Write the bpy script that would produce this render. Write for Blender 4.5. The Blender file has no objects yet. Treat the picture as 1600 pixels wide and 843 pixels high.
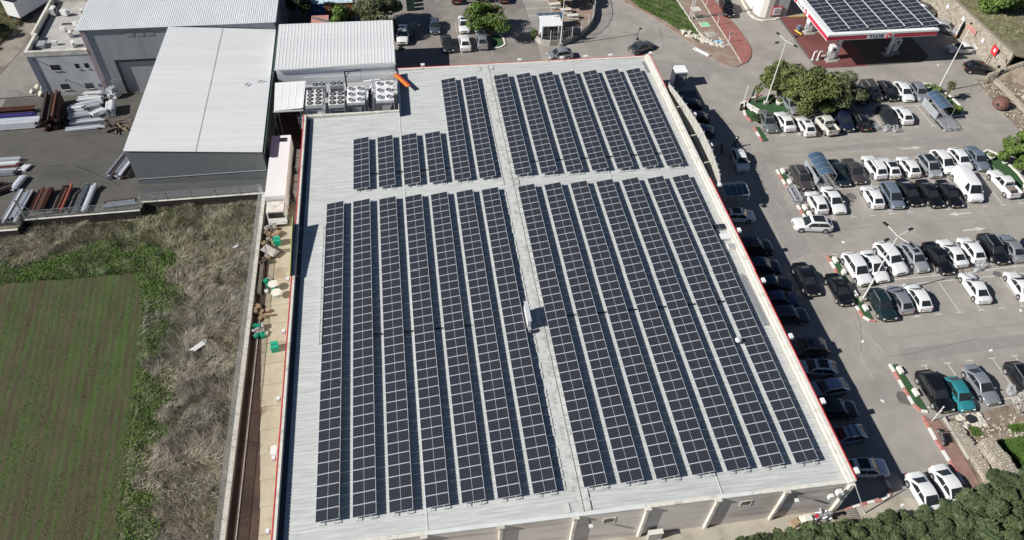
import bpy, bmesh, math, random
import numpy as np
from mathutils import Vector, Matrix
rnd = random.Random(7)
sc = bpy.context.scene
COL = sc.collection
# ------------------------------------------------------------------ camera
cam = bpy.data.cameras.new('camera'); cam.sensor_width = 36.0; cam.lens = 36.0*1176.52/1600.0
cam.clip_start = 0.5; cam.clip_end = 2000
camo = bpy.data.objects.new('camera', cam); COL.objects.link(camo)
R_ = ((0.98971775,-0.14004532,0.02908739),(0.08335301,0.72996596,0.67838187),(0.11623701,0.66898206,-0.73413347))
camo.matrix_world = Matrix(((R_[0][0],R_[1][0],-R_[2][0],10.347),(R_[0][1],R_[1][1],-R_[2][1],-27.944),(R_[0][2],R_[1][2],-R_[2][2],63.924),(0,0,0,1)))
sc.camera = camo
# ------------------------------------------------------------------ sky, sun, exposure
SUN_EL = math.radians(34.8)
sdir = Vector((-1.41,-0.25,1.0)).normalized()          # towards the sun
w = bpy.data.worlds.new('World'); sc.world = w; w.use_nodes = True
nt = w.node_tree; bg = nt.nodes['Background']
sky = nt.nodes.new('ShaderNodeTexSky'); sky.sky_type = 'NISHITA'; sky.sun_disc = False
sky.sun_elevation = SUN_EL; sky.sun_rotation = math.atan2(sdir.x, sdir.y)
sky.air_density = 0.62; sky.dust_density = 0.1; sky.ozone_density = 1.5
nt.links.new(sky.outputs[0], bg.inputs[0]); bg.inputs[1].default_value = 0.05
sl = bpy.data.lights.new('sun','SUN'); sl.energy = 5.0; sl.angle = math.radians(0.5); sl.color = (1.0,0.975,0.935)
so = bpy.data.objects.new('sun', sl); COL.objects.link(so); so.location = sdir*120
so.rotation_euler = sdir.to_track_quat('Z','Y').to_euler()
sc.view_settings.view_transform = 'Standard'; sc.view_settings.look = 'None'
sc.view_settings.exposure = 0.33; sc.view_settings.gamma = 1.0
try:
    sc.cycles.max_bounces = 5; sc.cycles.diffuse_bounces = 2; sc.cycles.glossy_bounces = 2
except Exception: pass

# ------------------------------------------------------------------ materials
MATS = {}
def _lin(c): return (c[0],c[1],c[2],1.0)
def M(name, c1, c2=None, scale=4.0, rough=0.75, metal=0.0, bump=0.0, bscale=30.0, lo=0.35, hi=0.65, detail=5, coat=0.0,
      c3=None, s3=0.3, lo3=0.5, hi3=0.62, stretch=None, spec=0.5, island=False):
    m = bpy.data.materials.new(name); m.use_nodes = True; MATS[name] = m
    n = m.node_tree.nodes; l = m.node_tree.links; p = n['Principled BSDF']
    p.inputs['Roughness'].default_value = rough; p.inputs['Metallic'].default_value = metal
    p.inputs['Specular IOR Level'].default_value = spec
    if coat: p.inputs['Coat Weight'].default_value = coat; p.inputs['Coat Roughness'].default_value = 0.04
    tc = n.new('ShaderNodeTexCoord'); vec = tc.outputs['Object']
    if stretch:
        mp = n.new('ShaderNodeMapping'); mp.inputs['Scale'].default_value = stretch; l.new(vec, mp.inputs[0]); vec = mp.outputs[0]
    def noise(s, d=detail):
        t = n.new('ShaderNodeTexNoise'); t.inputs['Scale'].default_value = s; t.inputs['Detail'].default_value = d
        t.inputs['Roughness'].default_value = 0.6; l.new(vec, t.inputs['Vector']); return t.outputs['Fac']
    def step(f, a, b):
        r = n.new('ShaderNodeMapRange'); r.inputs['From Min'].default_value = a; r.inputs['From Max'].default_value = b
        l.new(f, r.inputs['Value']); return r.outputs['Result']
    def mix(f, a, b):
        x = n.new('ShaderNodeMix'); x.data_type = 'RGBA'; l.new(f, x.inputs['Factor'])
        for k, q in ((6, a), (7, b)):
            if isinstance(q, tuple): x.inputs[k].default_value = _lin(q)
            else: l.new(q, x.inputs[k])
        return x.outputs[2]
    if c2 is None: p.inputs['Base Color'].default_value = _lin(c1)
    else:
        if island:
            g = n.new('ShaderNodeNewGeometry'); f = g.outputs['Random Per Island']
        else: f = step(noise(scale), lo, hi)
        c = mix(f, c1, c2)
        if c3: c = mix(step(noise(s3, 4), lo3, hi3), c, c3)
        l.new(c, p.inputs['Base Color'])
    if bump:
        b = n.new('ShaderNodeBump'); b.inputs['Strength'].default_value = bump; b.inputs['Distance'].default_value = 0.03
        l.new(noise(bscale, 3), b.inputs['Height']); l.new(b.outputs[0], p.inputs['Normal'])
    return m
def nodes_of(m): return m.node_tree.nodes, m.node_tree.links, m.node_tree.nodes['Principled BSDF']

M('lot_asphalt', (0.295,0.272,0.240), (0.35,0.323,0.285), 0.5, 0.9, bump=0.25, bscale=18, c3=(0.24,0.222,0.196), s3=0.16, lo3=0.46, hi3=0.74)
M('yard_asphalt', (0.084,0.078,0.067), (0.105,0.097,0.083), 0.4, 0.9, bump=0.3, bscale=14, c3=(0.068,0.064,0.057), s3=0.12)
M('back_asphalt', (0.222,0.198,0.177), (0.268,0.241,0.215), 0.5, 0.9, bump=0.25, bscale=18, c3=(0.185,0.166,0.149), s3=0.16)
M('patch_asphalt', (0.25,0.232,0.212), (0.29,0.27,0.247), 0.8, 0.9, bump=0.2)
M('tyre_worn', (0.262,0.243,0.217), (0.315,0.292,0.26), 0.7, 0.88)
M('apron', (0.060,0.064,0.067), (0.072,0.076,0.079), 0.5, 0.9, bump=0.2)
M('stain', (0.11,0.105,0.10), (0.15,0.145,0.135), 2.0, 0.8)
M('dirt_path', (0.24,0.205,0.16), (0.31,0.27,0.215), 0.5, 0.95, bump=0.4, bscale=8, c3=(0.17,0.14,0.105), s3=0.2)
M('brown_soil', (0.115,0.075,0.050), (0.16,0.11,0.075), 0.8, 0.97, bump=0.8, bscale=5, c3=(0.085,0.055,0.038), s3=0.3)
M('dirt_rubble', (0.20,0.155,0.115), (0.28,0.225,0.17), 1.2, 0.95, bump=0.8, bscale=6, c3=(0.13,0.10,0.07), s3=0.5)
M('wild_soil', (0.15,0.13,0.088), (0.22,0.19,0.135), 1.2, 0.97, bump=0.9, bscale=5, c3=(0.10,0.105,0.05), s3=0.5)
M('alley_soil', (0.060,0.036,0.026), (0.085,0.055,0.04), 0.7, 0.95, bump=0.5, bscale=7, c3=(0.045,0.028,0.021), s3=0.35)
M('slab_concrete', (0.36,0.315,0.225), (0.43,0.38,0.28), 0.8, 0.9, bump=0.2, bscale=15, c3=(0.20,0.135,0.085), s3=0.25, lo3=0.58, hi3=0.72)
M('concrete', (0.36,0.34,0.30), (0.44,0.42,0.375), 1.5, 0.88, bump=0.25, bscale=14, c3=(0.28,0.26,0.225), s3=0.5)
M('pale_path', (0.37,0.33,0.265), (0.44,0.40,0.325), 0.8, 0.9, bump=0.3, bscale=12, c3=(0.30,0.265,0.205), s3=0.4)
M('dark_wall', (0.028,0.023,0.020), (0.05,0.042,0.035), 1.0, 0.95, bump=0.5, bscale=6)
M('facade_brown', (0.62,0.56,0.50), (0.70,0.64,0.58), 0.35, 0.85, bump=0.12, bscale=25, c3=(0.46,0.395,0.34), s3=0.25, stretch=(0.35,1,2.5))
M('cream_paint', (0.62,0.59,0.51), (0.70,0.67,0.59), 1.0, 0.7, bump=0.05, c3=(0.50,0.47,0.39), s3=0.9)
M('cream_dirty', (0.60,0.575,0.50), (0.72,0.69,0.61), 1.5, 0.8, bump=0.1, c3=(0.36,0.33,0.27), s3=1.2, lo3=0.55, hi3=0.75)
M('roof_main', (0.42,0.43,0.415), (0.58,0.59,0.57), 1.0, 0.55, bump=0.05, c3=(0.68,0.69,0.67), s3=1.9, lo3=0.58, hi3=0.72, stretch=(0.28,5.5,1), detail=8)
M('roof_lap', (0.62,0.63,0.615), (0.70,0.71,0.69), 1.0, 0.5)
M('roof_clear', (0.50,0.50,0.465), (0.60,0.60,0.56), 1.6, 0.6, c3=(0.40,0.40,0.365), s3=1.2)
M('roof_white', (0.63,0.635,0.63), (0.68,0.685,0.678), 0.25, 0.55, c3=(0.55,0.545,0.53), s3=0.9, lo3=0.56, hi3=0.8, stretch=(0.12,2.2,1))
M('roof_pale', (0.62,0.645,0.65), (0.69,0.71,0.71), 0.3, 0.45, stretch=(1.5,0.4,1))
M('white_panel', (0.74,0.76,0.775), (0.79,0.81,0.825), 0.5, 0.6)
M('grey_cladding', (0.30,0.315,0.325), (0.34,0.355,0.365), 0.5, 0.6, stretch=(2.5,2.5,0.3), c3=(0.27,0.285,0.295), s3=0.2)
M('grey_cladding_low', (0.25,0.26,0.275), (0.28,0.295,0.31), 0.5, 0.6, stretch=(2.5,2.5,0.3))
M('green_cladding', (0.15,0.163,0.165), (0.165,0.178,0.18), 0.7, 0.6)
M('plaster_grey', (0.48,0.49,0.50), (0.54,0.55,0.56), 0.5, 0.85, bump=0.1, c3=(0.44,0.45,0.46), s3=0.3)
M('plaster_blue', (0.14,0.165,0.21), (0.165,0.19,0.235), 0.6, 0.85)
M('roof_felt', (0.37,0.355,0.335), (0.43,0.415,0.39), 0.7, 0.9, bump=0.1, c3=(0.32,0.305,0.285), s3=0.4)
M('red_paint', (0.55,0.035,0.04), (0.62,0.05,0.05), 1.5, 0.45)
M('canopy_red', (0.46,0.03,0.06), (0.52,0.04,0.07), 0.8, 0.4)
M('kerb_red', (0.42,0.13,0.11), (0.52,0.25,0.21), 2.0, 0.8)
M('kerb_white', (0.66,0.63,0.57), (0.76,0.73,0.67), 2.0, 0.8, bump=0.1)
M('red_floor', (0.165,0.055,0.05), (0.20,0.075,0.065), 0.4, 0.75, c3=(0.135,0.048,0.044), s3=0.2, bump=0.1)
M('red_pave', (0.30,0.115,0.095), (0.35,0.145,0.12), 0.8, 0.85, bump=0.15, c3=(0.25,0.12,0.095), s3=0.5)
M('brick_pave', (0.25,0.145,0.115), (0.31,0.19,0.155), 1.2, 0.9, bump=0.25, c3=(0.22,0.15,0.12), s3=0.7)
M('lorry_white', (0.74,0.735,0.71), (0.78,0.775,0.75), 0.5, 0.5)
M('faded_pink', (0.46,0.24,0.20), (0.42,0.33,0.26), 2.5, 0.9)
M('brown_pave', (0.24,0.165,0.125), (0.29,0.205,0.16), 0.8, 0.9, bump=0.25, c3=(0.33,0.27,0.22), s3=0.5)
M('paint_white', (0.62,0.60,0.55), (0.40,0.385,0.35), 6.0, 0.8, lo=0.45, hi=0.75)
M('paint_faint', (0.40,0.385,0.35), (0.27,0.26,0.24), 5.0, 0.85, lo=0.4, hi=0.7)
M('paint_yellow', (0.60,0.45,0.13), (0.45,0.35,0.13), 3.0, 0.8)
M('stone', (0.26,0.225,0.175), (0.43,0.385,0.315), 2.0, 0.92, bump=0.5, bscale=8, island=True)
M('mortar', (0.24,0.205,0.16), (0.29,0.25,0.195), 2.0, 0.95, bump=0.4, bscale=8)
M('rock', (0.40,0.36,0.29), (0.58,0.54,0.46), 2.0, 0.9, bump=0.5, bscale=8, island=True)
M('steel_grey', (0.30,0.32,0.345), (0.38,0.40,0.43), 2.0, 0.45, 0.5)
M('steel_light', (0.62,0.65,0.70), (0.72,0.75,0.79), 2.0, 0.45, 0.2)
M('steel_white', (0.66,0.67,0.68), (0.76,0.77,0.77), 1.2, 0.5)
M('steel_rust', (0.075,0.030,0.018), (0.13,0.05,0.026), 2.0, 0.85, bump=0.2)
M('steel_brown', (0.040,0.028,0.024), (0.065,0.042,0.034), 2.0, 0.8)
M('steel_red', (0.28,0.07,0.04), (0.33,0.09,0.055), 2.0, 0.7)
M('steel_blue', (0.05,0.045,0.20), (0.07,0.06,0.26), 2.0, 0.5)
M('galvanised', (0.42,0.43,0.43), (0.52,0.53,0.53), 3.0, 0.4, 0.6)
M('wire', (0.30,0.31,0.30), None, rough=0.5, metal=0.4)
M('pole_white', (0.66,0.65,0.62), (0.72,0.71,0.68), 3.0, 0.5)
M('dark_metal', (0.022,0.025,0.03), (0.035,0.038,0.045), 3.0, 0.5, 0.3)
M('black_plastic', (0.010,0.010,0.011), None, rough=0.6)
M('rubber', (0.014,0.014,0.015), (0.022,0.022,0.022), 6, 0.85)
M('alu', (0.50,0.51,0.53), (0.58,0.59,0.61), 4.0, 0.4)
M('white_unit', (0.64,0.63,0.60), (0.72,0.71,0.68), 3.0, 0.6)
M('grey_unit', (0.34,0.35,0.36), (0.40,0.41,0.42), 3.0, 0.6)
M('louvre', (0.42,0.41,0.37), (0.52,0.51,0.47), 3.0, 0.7)
M('navy_panel', (0.025,0.035,0.06), (0.035,0.047,0.075), 1.0, 0.5)
M('blue_plastic', (0.055,0.095,0.15), (0.07,0.115,0.175), 1.5, 0.25, spec=0.6)
M('teal_plastic', (0.01,0.30,0.17), (0.015,0.36,0.21), 3.0, 0.5)
M('green_metal', (0.035,0.065,0.055), (0.05,0.08,0.068), 3.0, 0.6)
M('wood', (0.28,0.19,0.11), (0.38,0.28,0.17), 3.0, 0.85, stretch=(1,6,6), bump=0.2)
M('wood_grey', (0.17,0.14,0.115), (0.24,0.205,0.17), 3.0, 0.9, stretch=(6,1,6), bump=0.2)
M('rust_brown', (0.13,0.06,0.045), (0.17,0.085,0.065), 2.0, 0.7)
M('junk_white', (0.58,0.57,0.54), (0.20,0.18,0.16), 3.0, 0.8, island=True)
M('junk_dark', (0.03,0.027,0.024), (0.14,0.115,0.09), 3.0, 0.8, island=True)
M('blue_box', (0.02,0.11,0.33), (0.028,0.13,0.38), 1.0, 0.55)
M('orange_box', (0.32,0.12,0.02), (0.38,0.15,0.03), 1.0, 0.6)
M('ice_roof', (0.50,0.66,0.70), (0.60,0.74,0.77), 1.0, 0.5)
M('pink_wall', (0.46,0.20,0.17), (0.52,0.25,0.21), 1.0, 0.85)
M('beige_wall', (0.70,0.66,0.57), (0.77,0.73,0.64), 0.6, 0.85, bump=0.05)
M('turf', (0.022,0.075,0.022), (0.04,0.10,0.035), 6.0, 0.95, bump=0.5, bscale=40)
M('mint', (0.30,0.60,0.36), None, rough=0.8); M('sky_mat', (0.22,0.50,0.66), None, rough=0.8)
M('orange_paint', (0.70,0.10,0.02), None, rough=0.5); M('yellow_paint', (0.75,0.55,0.06), None, rough=0.5)
M('lime_paint', (0.55,0.62,0.12), None, rough=0.5)
M('sign_white', (0.74,0.74,0.73), (0.78,0.78,0.77), 1.0, 0.5); M('sign_ink', (0.02,0.02,0.025), None, rough=0.5)
M('pink_pipe', (0.42,0.20,0.22), (0.48,0.25,0.27), 2.0, 0.5)
M('glass', (0.016,0.020,0.022), (0.03,0.036,0.038), 0.8, 0.06, spec=0.7)
M('window_glass', (0.03,0.035,0.04), None, rough=0.08, spec=0.7)
M('lamp_glass', (0.70,0.70,0.68), None, rough=0.15, coat=0.5); M('tail_red', (0.30,0.012,0.012), None, rough=0.2, coat=0.5)
M('plate', (0.48,0.43,0.22), None, rough=0.5)
M('skin', (0.45,0.27,0.19), None, rough=0.6); M('cloth_black', (0.02,0.02,0.024), None, rough=0.9); M('cloth_red', (0.30,0.03,0.03), None, rough=0.9); M('cap_white', (0.7,0.7,0.7), None, rough=0.8)
# paints
PAINT = dict(white=(0.74,0.74,0.73), silver=(0.42,0.44,0.46), silverblue=(0.30,0.36,0.44), lightsilver=(0.55,0.57,0.58), grey=(0.13,0.135,0.14),
 darkgrey=(0.055,0.058,0.063), black=(0.0065,0.0065,0.008), navy=(0.011,0.016,0.040), blue=(0.018,0.028,0.11), brown=(0.125,0.110,0.105), teal=(0.03,0.21,0.24),
 darkteal=(0.028,0.055,0.06), bluegrey=(0.12,0.15,0.19), sage=(0.28,0.31,0.30), maroon=(0.06,0.018,0.02), cream=(0.60,0.59,0.53))
for k, c in PAINT.items():
    mt = 0.55 if k in ('silver','silverblue','lightsilver','grey','darkgrey','brown','darkteal','bluegrey','sage') else 0.0
    M('car_'+k, c, tuple(x*0.96 for x in c), 1.3, 0.30, metal=mt, coat=0.9)
# foliage: colour varies leaf by leaf
def leafmat(name, a, b, c, rough=0.7, trans=0.0):
    m = bpy.data.materials.new(name); m.use_nodes = True; MATS[name] = m
    n, l, p = nodes_of(m); g = n.new('ShaderNodeNewGeometry'); r = n.new('ShaderNodeValToRGB')
    r.color_ramp.elements[0].color = _lin(a); r.color_ramp.elements[1].color = _lin(c)
    e = r.color_ramp.elements.new(0.5); e.color = _lin(b)
    l.new(g.outputs['Random Per Island'], r.inputs[0])
    tc = n.new('ShaderNodeTexCoord'); t = n.new('ShaderNodeTexNoise'); t.inputs['Scale'].default_value = 0.9; t.inputs['Detail'].default_value = 3; l.new(tc.outputs['Object'], t.inputs['Vector'])
    mr = n.new('ShaderNodeMapRange'); mr.inputs['From Min'].default_value = 0.35; mr.inputs['From Max'].default_value = 0.65; mr.inputs['To Min'].default_value = 0.68; mr.inputs['To Max'].default_value = 1.25; l.new(t.outputs['Fac'], mr.inputs['Value'])
    vm = n.new('ShaderNodeVectorMath'); vm.operation = 'SCALE'; l.new(r.outputs[0], vm.inputs[0]); l.new(mr.outputs[0], vm.inputs['Scale']); l.new(vm.outputs[0], p.inputs['Base Color'])
    p.inputs['Roughness'].default_value = rough; p.inputs['Specular IOR Level'].default_value = 0.25
    return m
leafmat('leaf_olive', (0.085,0.112,0.030), (0.135,0.165,0.050), (0.20,0.22,0.08))
leafmat('leaf_grey', (0.065,0.082,0.034), (0.11,0.128,0.058), (0.165,0.18,0.09))
leafmat('leaf_bright', (0.065,0.115,0.020), (0.11,0.175,0.035), (0.18,0.245,0.065))
leafmat('leaf_dark', (0.022,0.036,0.015), (0.042,0.062,0.026), (0.075,0.098,0.044))
leafmat('leaf_hedge', (0.045,0.068,0.027), (0.08,0.11,0.046), (0.13,0.16,0.075))
leafmat('grass_green', (0.06,0.12,0.02), (0.10,0.185,0.034), (0.165,0.25,0.06))
leafmat('grass_dry', (0.23,0.188,0.137), (0.39,0.333,0.26), (0.60,0.54,0.44))
leafmat('grass_mixed', (0.14,0.155,0.06), (0.26,0.265,0.125), (0.42,0.39,0.24))
leafmat('grass_grey', (0.15,0.134,0.111), (0.28,0.252,0.21), (0.43,0.395,0.34))
leafmat('crop', (0.045,0.085,0.014), (0.068,0.118,0.022), (0.105,0.15,0.036))
leafmat('dead_twig', (0.28,0.25,0.21), (0.40,0.37,0.33), (0.52,0.49,0.45))
M('bark', (0.11,0.085,0.06), (0.17,0.135,0.10), 3.0, 0.95, bump=0.6, bscale=10)
# solar cell glass: dark cells with fine pale grid, all in the module's own coordinates
def solar_mat():
    m = bpy.data.materials.new('solar_glass'); m.use_nodes = True; MATS['solar_glass'] = m
    n, l, p = nodes_of(m); tc = n.new('ShaderNodeTexCoord'); sx = n.new('ShaderNodeSeparateXYZ'); l.new(tc.outputs['Object'], sx.inputs[0])
    def mth(op, a, b=None):
        q = n.new('ShaderNodeMath'); q.operation = op
        if hasattr(a,'links'): l.new(a, q.inputs[0])
        else: q.inputs[0].default_value = a
        if b is not None:
            if hasattr(b,'links'): l.new(b, q.inputs[1])
            else: q.inputs[1].default_value = b
        return q.outputs[0]
    def grid(c, pitch, frac):
        f = mth('FRACT', mth('DIVIDE', c, pitch)); return mth('LESS_THAN', mth('ABSOLUTE', mth('SUBTRACT', f, 0.5)), frac)
    gx = grid(sx.outputs[0], 0.158, 0.10); gy = grid(sx.outputs[1], 0.165, 0.10)
    g = mth('MAXIMUM', gx, gy)
    oi = n.new('ShaderNodeObjectInfo'); r = n.new('ShaderNodeMix'); r.data_type = 'RGBA'
    l.new(oi.outputs['Random'], r.inputs['Factor']); r.inputs[6].default_value = (0.011,0.0145,0.024,1); r.inputs[7].default_value = (0.0145,0.0165,0.026,1)
    x = n.new('ShaderNodeMix'); x.data_type = 'RGBA'; l.new(g, x.inputs['Factor']); l.new(r.outputs[2], x.inputs[6]); x.inputs[7].default_value = (0.066,0.071,0.08,1)
    l.new(x.outputs[2], p.inputs['Base Color']); p.inputs['Roughness'].default_value = 0.28; p.inputs['Specular IOR Level'].default_value = 0.42
solar_mat()

# ------------------------------------------------------------------ mesh building
WL = {}
def wloc(o): return WL.get(o.name, Vector((0,0,0)))
class MB:
    def __init__(s): s.v = []; s.f = []; s.m = []
    def face(s, pts, m=0):
        b = len(s.v); s.v += [tuple(p) for p in pts]; s.f.append(tuple(range(b, b+len(pts)))); s.m.append(m); return s
    def hexa(s, p, m=0):           # 8 points: bottom ring 4, top ring 4
        b = len(s.v); s.v += [tuple(q) for q in p]
        for f in ((3,2,1,0),(4,5,6,7),(0,1,5,4),(1,2,6,5),(2,3,7,6),(3,0,4,7)): s.f.append(tuple(b+i for i in f)); s.m.append(m)
        return s
    def box(s, x0,y0,z0,x1,y1,z1, m=0):
        if x0 > x1: x0, x1 = x1, x0
        if y0 > y1: y0, y1 = y1, y0
        if z0 > z1: z0, z1 = z1, z0
        return s.hexa([(x0,y0,z0),(x1,y0,z0),(x1,y1,z0),(x0,y1,z0),(x0,y0,z1),(x1,y0,z1),(x1,y1,z1),(x0,y1,z1)], m)
    def rbox(s, cx,cy,cz, lx,ly,lz, rz=0, m=0, rx=0):
        c, q = math.cos(rz), math.sin(rz); P = []
        for dz in (-.5,.5):
            for dx, dy in ((-.5,-.5),(.5,-.5),(.5,.5),(-.5,.5)):
                x, y, z = dx*lx, dy*ly, dz*lz
                if rx: y, z = y*math.cos(rx)-z*math.sin(rx), y*math.sin(rx)+z*math.cos(rx)
                P.append((cx+x*c-y*q, cy+x*q+y*c, cz+z))
        return s.hexa(P, m)
    def prism(s, poly, z0, z1, m=0, mtop=None):
        n = len(poly); b = len(s.v)
        a = sum(poly[i][0]*poly[(i+1)%n][1]-poly[(i+1)%n][0]*poly[i][1] for i in range(n))
        if a < 0: poly = list(reversed(poly))
        s.v += [(x,y,z0) for x,y in poly] + [(x,y,z1) for x,y in poly]
        s.f.append(tuple(b+n-1-i for i in range(n))); s.m.append(m)
        s.f.append(tuple(b+n+i for i in range(n))); s.m.append(m if mtop is None else mtop)
        for i in range(n): j = (i+1)%n; s.f.append((b+i,b+j,b+n+j,b+n+i)); s.m.append(m)
        return s
    def sheet(s, poly, z, m=0):
        n = len(poly); a = sum(poly[i][0]*poly[(i+1)%n][1]-poly[(i+1)%n][0]*poly[i][1] for i in range(n))
        if a < 0: poly = list(reversed(poly))
        return s.face([(x,y,z) for x,y in poly], m)
    def tube(s, p0, p1, r, n=6, r1=None, m=0, cap=True):
        p0 = Vector(p0); p1 = Vector(p1); d = (p1-p0)
        if d.length < 1e-6: return s
        d.normalize(); u = d.orthogonal().normalized(); v = d.cross(u); r1 = r if r1 is None else r1; b = len(s.v)
        for p, rr in ((p0,r),(p1,r1)):
            for k in range(n):
                a = 2*math.pi*k/n; s.v.append(tuple(p+u*(rr*math.cos(a))+v*(rr*math.sin(a))))
        for k in range(n): j = (k+1)%n; s.f.append((b+k,b+j,b+n+j,b+n+k)); s.m.append(m)
        if cap:
            s.f.append(tuple(b+n-1-k for k in range(n))); s.m.append(m); s.f.append(tuple(b+n+k for k in range(n))); s.m.append(m)
        return s
    def lathe(s, prof, c=(0,0,0), n=16, m=0):   # prof: list of (r,z)
        b = len(s.v)
        for r, z in prof:
            for k in range(n): a = 2*math.pi*k/n; s.v.append((c[0]+r*math.cos(a), c[1]+r*math.sin(a), c[2]+z))
        for i in range(len(prof)-1):
            for k in range(n): j = (k+1)%n; s.f.append((b+i*n+k,b+i*n+j,b+(i+1)*n+j,b+(i+1)*n+k)); s.m.append(m)
        s.f.append(tuple(b+n-1-k for k in range(n))); s.m.append(m)
        t = b+(len(prof)-1)*n; s.f.append(tuple(t+k for k in range(n))); s.m.append(m)
        return s
    def mesh(s, name, mats, off=(0,0,0), smooth=None):
        me = bpy.data.meshes.new(name)
        v = s.v if not any(off) else [(x-off[0],y-off[1],z-off[2]) for x,y,z in s.v]
        me.from_pydata(v, [], s.f)
        for q in (mats if isinstance(mats,(list,tuple)) else [mats]): me.materials.append(MATS[q] if isinstance(q,str) else q)
        if any(s.m): me.polygons.foreach_set('material_index', s.m)
        if smooth is not None:
            me.polygons.foreach_set('use_smooth', [True]*len(s.f)); me.set_sharp_from_angle(angle=math.radians(smooth))
        me.update(); return me
    def build(s, name, mats, parent=None, smooth=None, local=False, **kw):
        off = (0,0,0) if (parent is None or local) else tuple(wloc(parent))
        return link(name, s.mesh(name, mats, off, smooth), parent, **kw)
def link(name, me, parent=None, loc=None, rz=0, label=None, cat=None, group=None, kind=None):
    o = bpy.data.objects.new(name, me); COL.objects.link(o)
    if loc is not None: o.location = loc
    if rz: o.rotation_euler = (0,0,rz)
    if parent is not None: o.parent = parent
    WL[o.name] = (wloc(parent) if parent is not None else Vector((0,0,0))) + (Vector(loc) if loc is not None else Vector((0,0,0)))
    return tag(o, label, cat, group, kind)
def tag(o, label=None, cat=None, group=None, kind=None):
    if label: o['label'] = label
    if cat: o['category'] = cat
    if group: o['group'] = group
    if kind: o['kind'] = kind
    return o
CAMP = (10.347,-27.944,63.924)
SLOPE = 0.168                    # the steel yard falls away to the rear
def yt(y):                       # how far a point of the yard plan lies down the fall
    if y <= 49: return 1.0
    y = min(y, 71.0); return (CAMP[2]+SLOPE*(CAMP[1]-49))/(CAMP[2]-SLOPE*(y-CAMP[1]))
def ymap(x, y): t = yt(y); return (CAMP[0]+t*(x-CAMP[0]), CAMP[1]+t*(y-CAMP[1]), CAMP[2]*(1-t))
def settle(o, t=None, tilt=False):   # set a thing down on the lower rear ground
    l = o.location.copy(); tt = yt(l.y) if t is None else t
    o.location = [CAMP[i]+tt*(l[i]-CAMP[i]) for i in range(3)]; o.scale = [q*tt for q in o.scale]
    if tilt and l.y > 50: o.rotation_euler = (Matrix.Rotation(-math.atan(SLOPE),3,'X') @ o.rotation_euler.to_matrix()).to_euler()
    return o
def thing(name, label, cat, loc=(0,0,0), rz=0, group=None):
    return link(name, None, None, loc, rz, label, cat, group)
def struct(name, mb, mats, smooth=None): return mb.build(name, mats, smooth=smooth, kind='structure')
def dup(root, loc, rz=0, label=None, group=None, scale=None):
    r = root.copy(); COL.objects.link(r); r.location = loc; r.rotation_euler = (0,0,rz)
    if scale: r.scale = scale
    if label: r['label'] = label
    if group: r['group'] = group
    for ch in root.children:
        c = ch.copy(); COL.objects.link(c); c.parent = r
        for g in ch.children:
            d = g.copy(); COL.objects.link(d); d.parent = c
    WL[r.name] = Vector(loc); return r
def ribbed(p00, p10, p11, p01, pitch, rw, h, s=0.03):
    """corrugated sheet over a quad; ribs run from the p00-p10 edge to the p01-p11 edge"""
    p00, p10, p11, p01 = map(Vector, (p00,p10,p11,p01)); L = (p10-p00).length; mb = MB(); n = int(L/pitch)+1; us = []
    for k in range(n):
        for du, dz in ((0,0),(pitch-rw-2*s,0),(pitch-rw-s,h),(pitch-s,h)):
            u = k*pitch+du
            if u <= L: us.append((u/L, dz))
    us.append((1.0, 0.0))
    for u, dz in us:
        for a, b in ((p00,p10),(p01,p11)):
            q = a.lerp(b, u); mb.v.append((q.x,q.y,q.z+dz))
    nrm = (p10-p00).cross(p01-p00).z > 0
    for i in range(len(us)-1):
        a = 2*i; f = (a, a+2, a+3, a+1); mb.f.append(f if nrm else tuple(reversed(f))); mb.m.append(0)
    return mb
def polymesh(name, v, faces, mat):
    me = bpy.data.meshes.new(name); v = np.asarray(v, dtype=np.float32); faces = np.asarray(faces, dtype=np.int32); k = faces.shape[1]
    me.vertices.add(len(v)); me.vertices.foreach_set('co', v.ravel())
    me.loops.add(faces.size); me.loops.foreach_set('vertex_index', faces.ravel())
    me.polygons.add(len(faces)); me.polygons.foreach_set('loop_start', np.arange(0, faces.size, k, dtype=np.int32))
    me.polygons.foreach_set('loop_total', np.full(len(faces), k, dtype=np.int32))
    me.materials.append(MATS[mat]); me.update(calc_edges=True); return me

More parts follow.
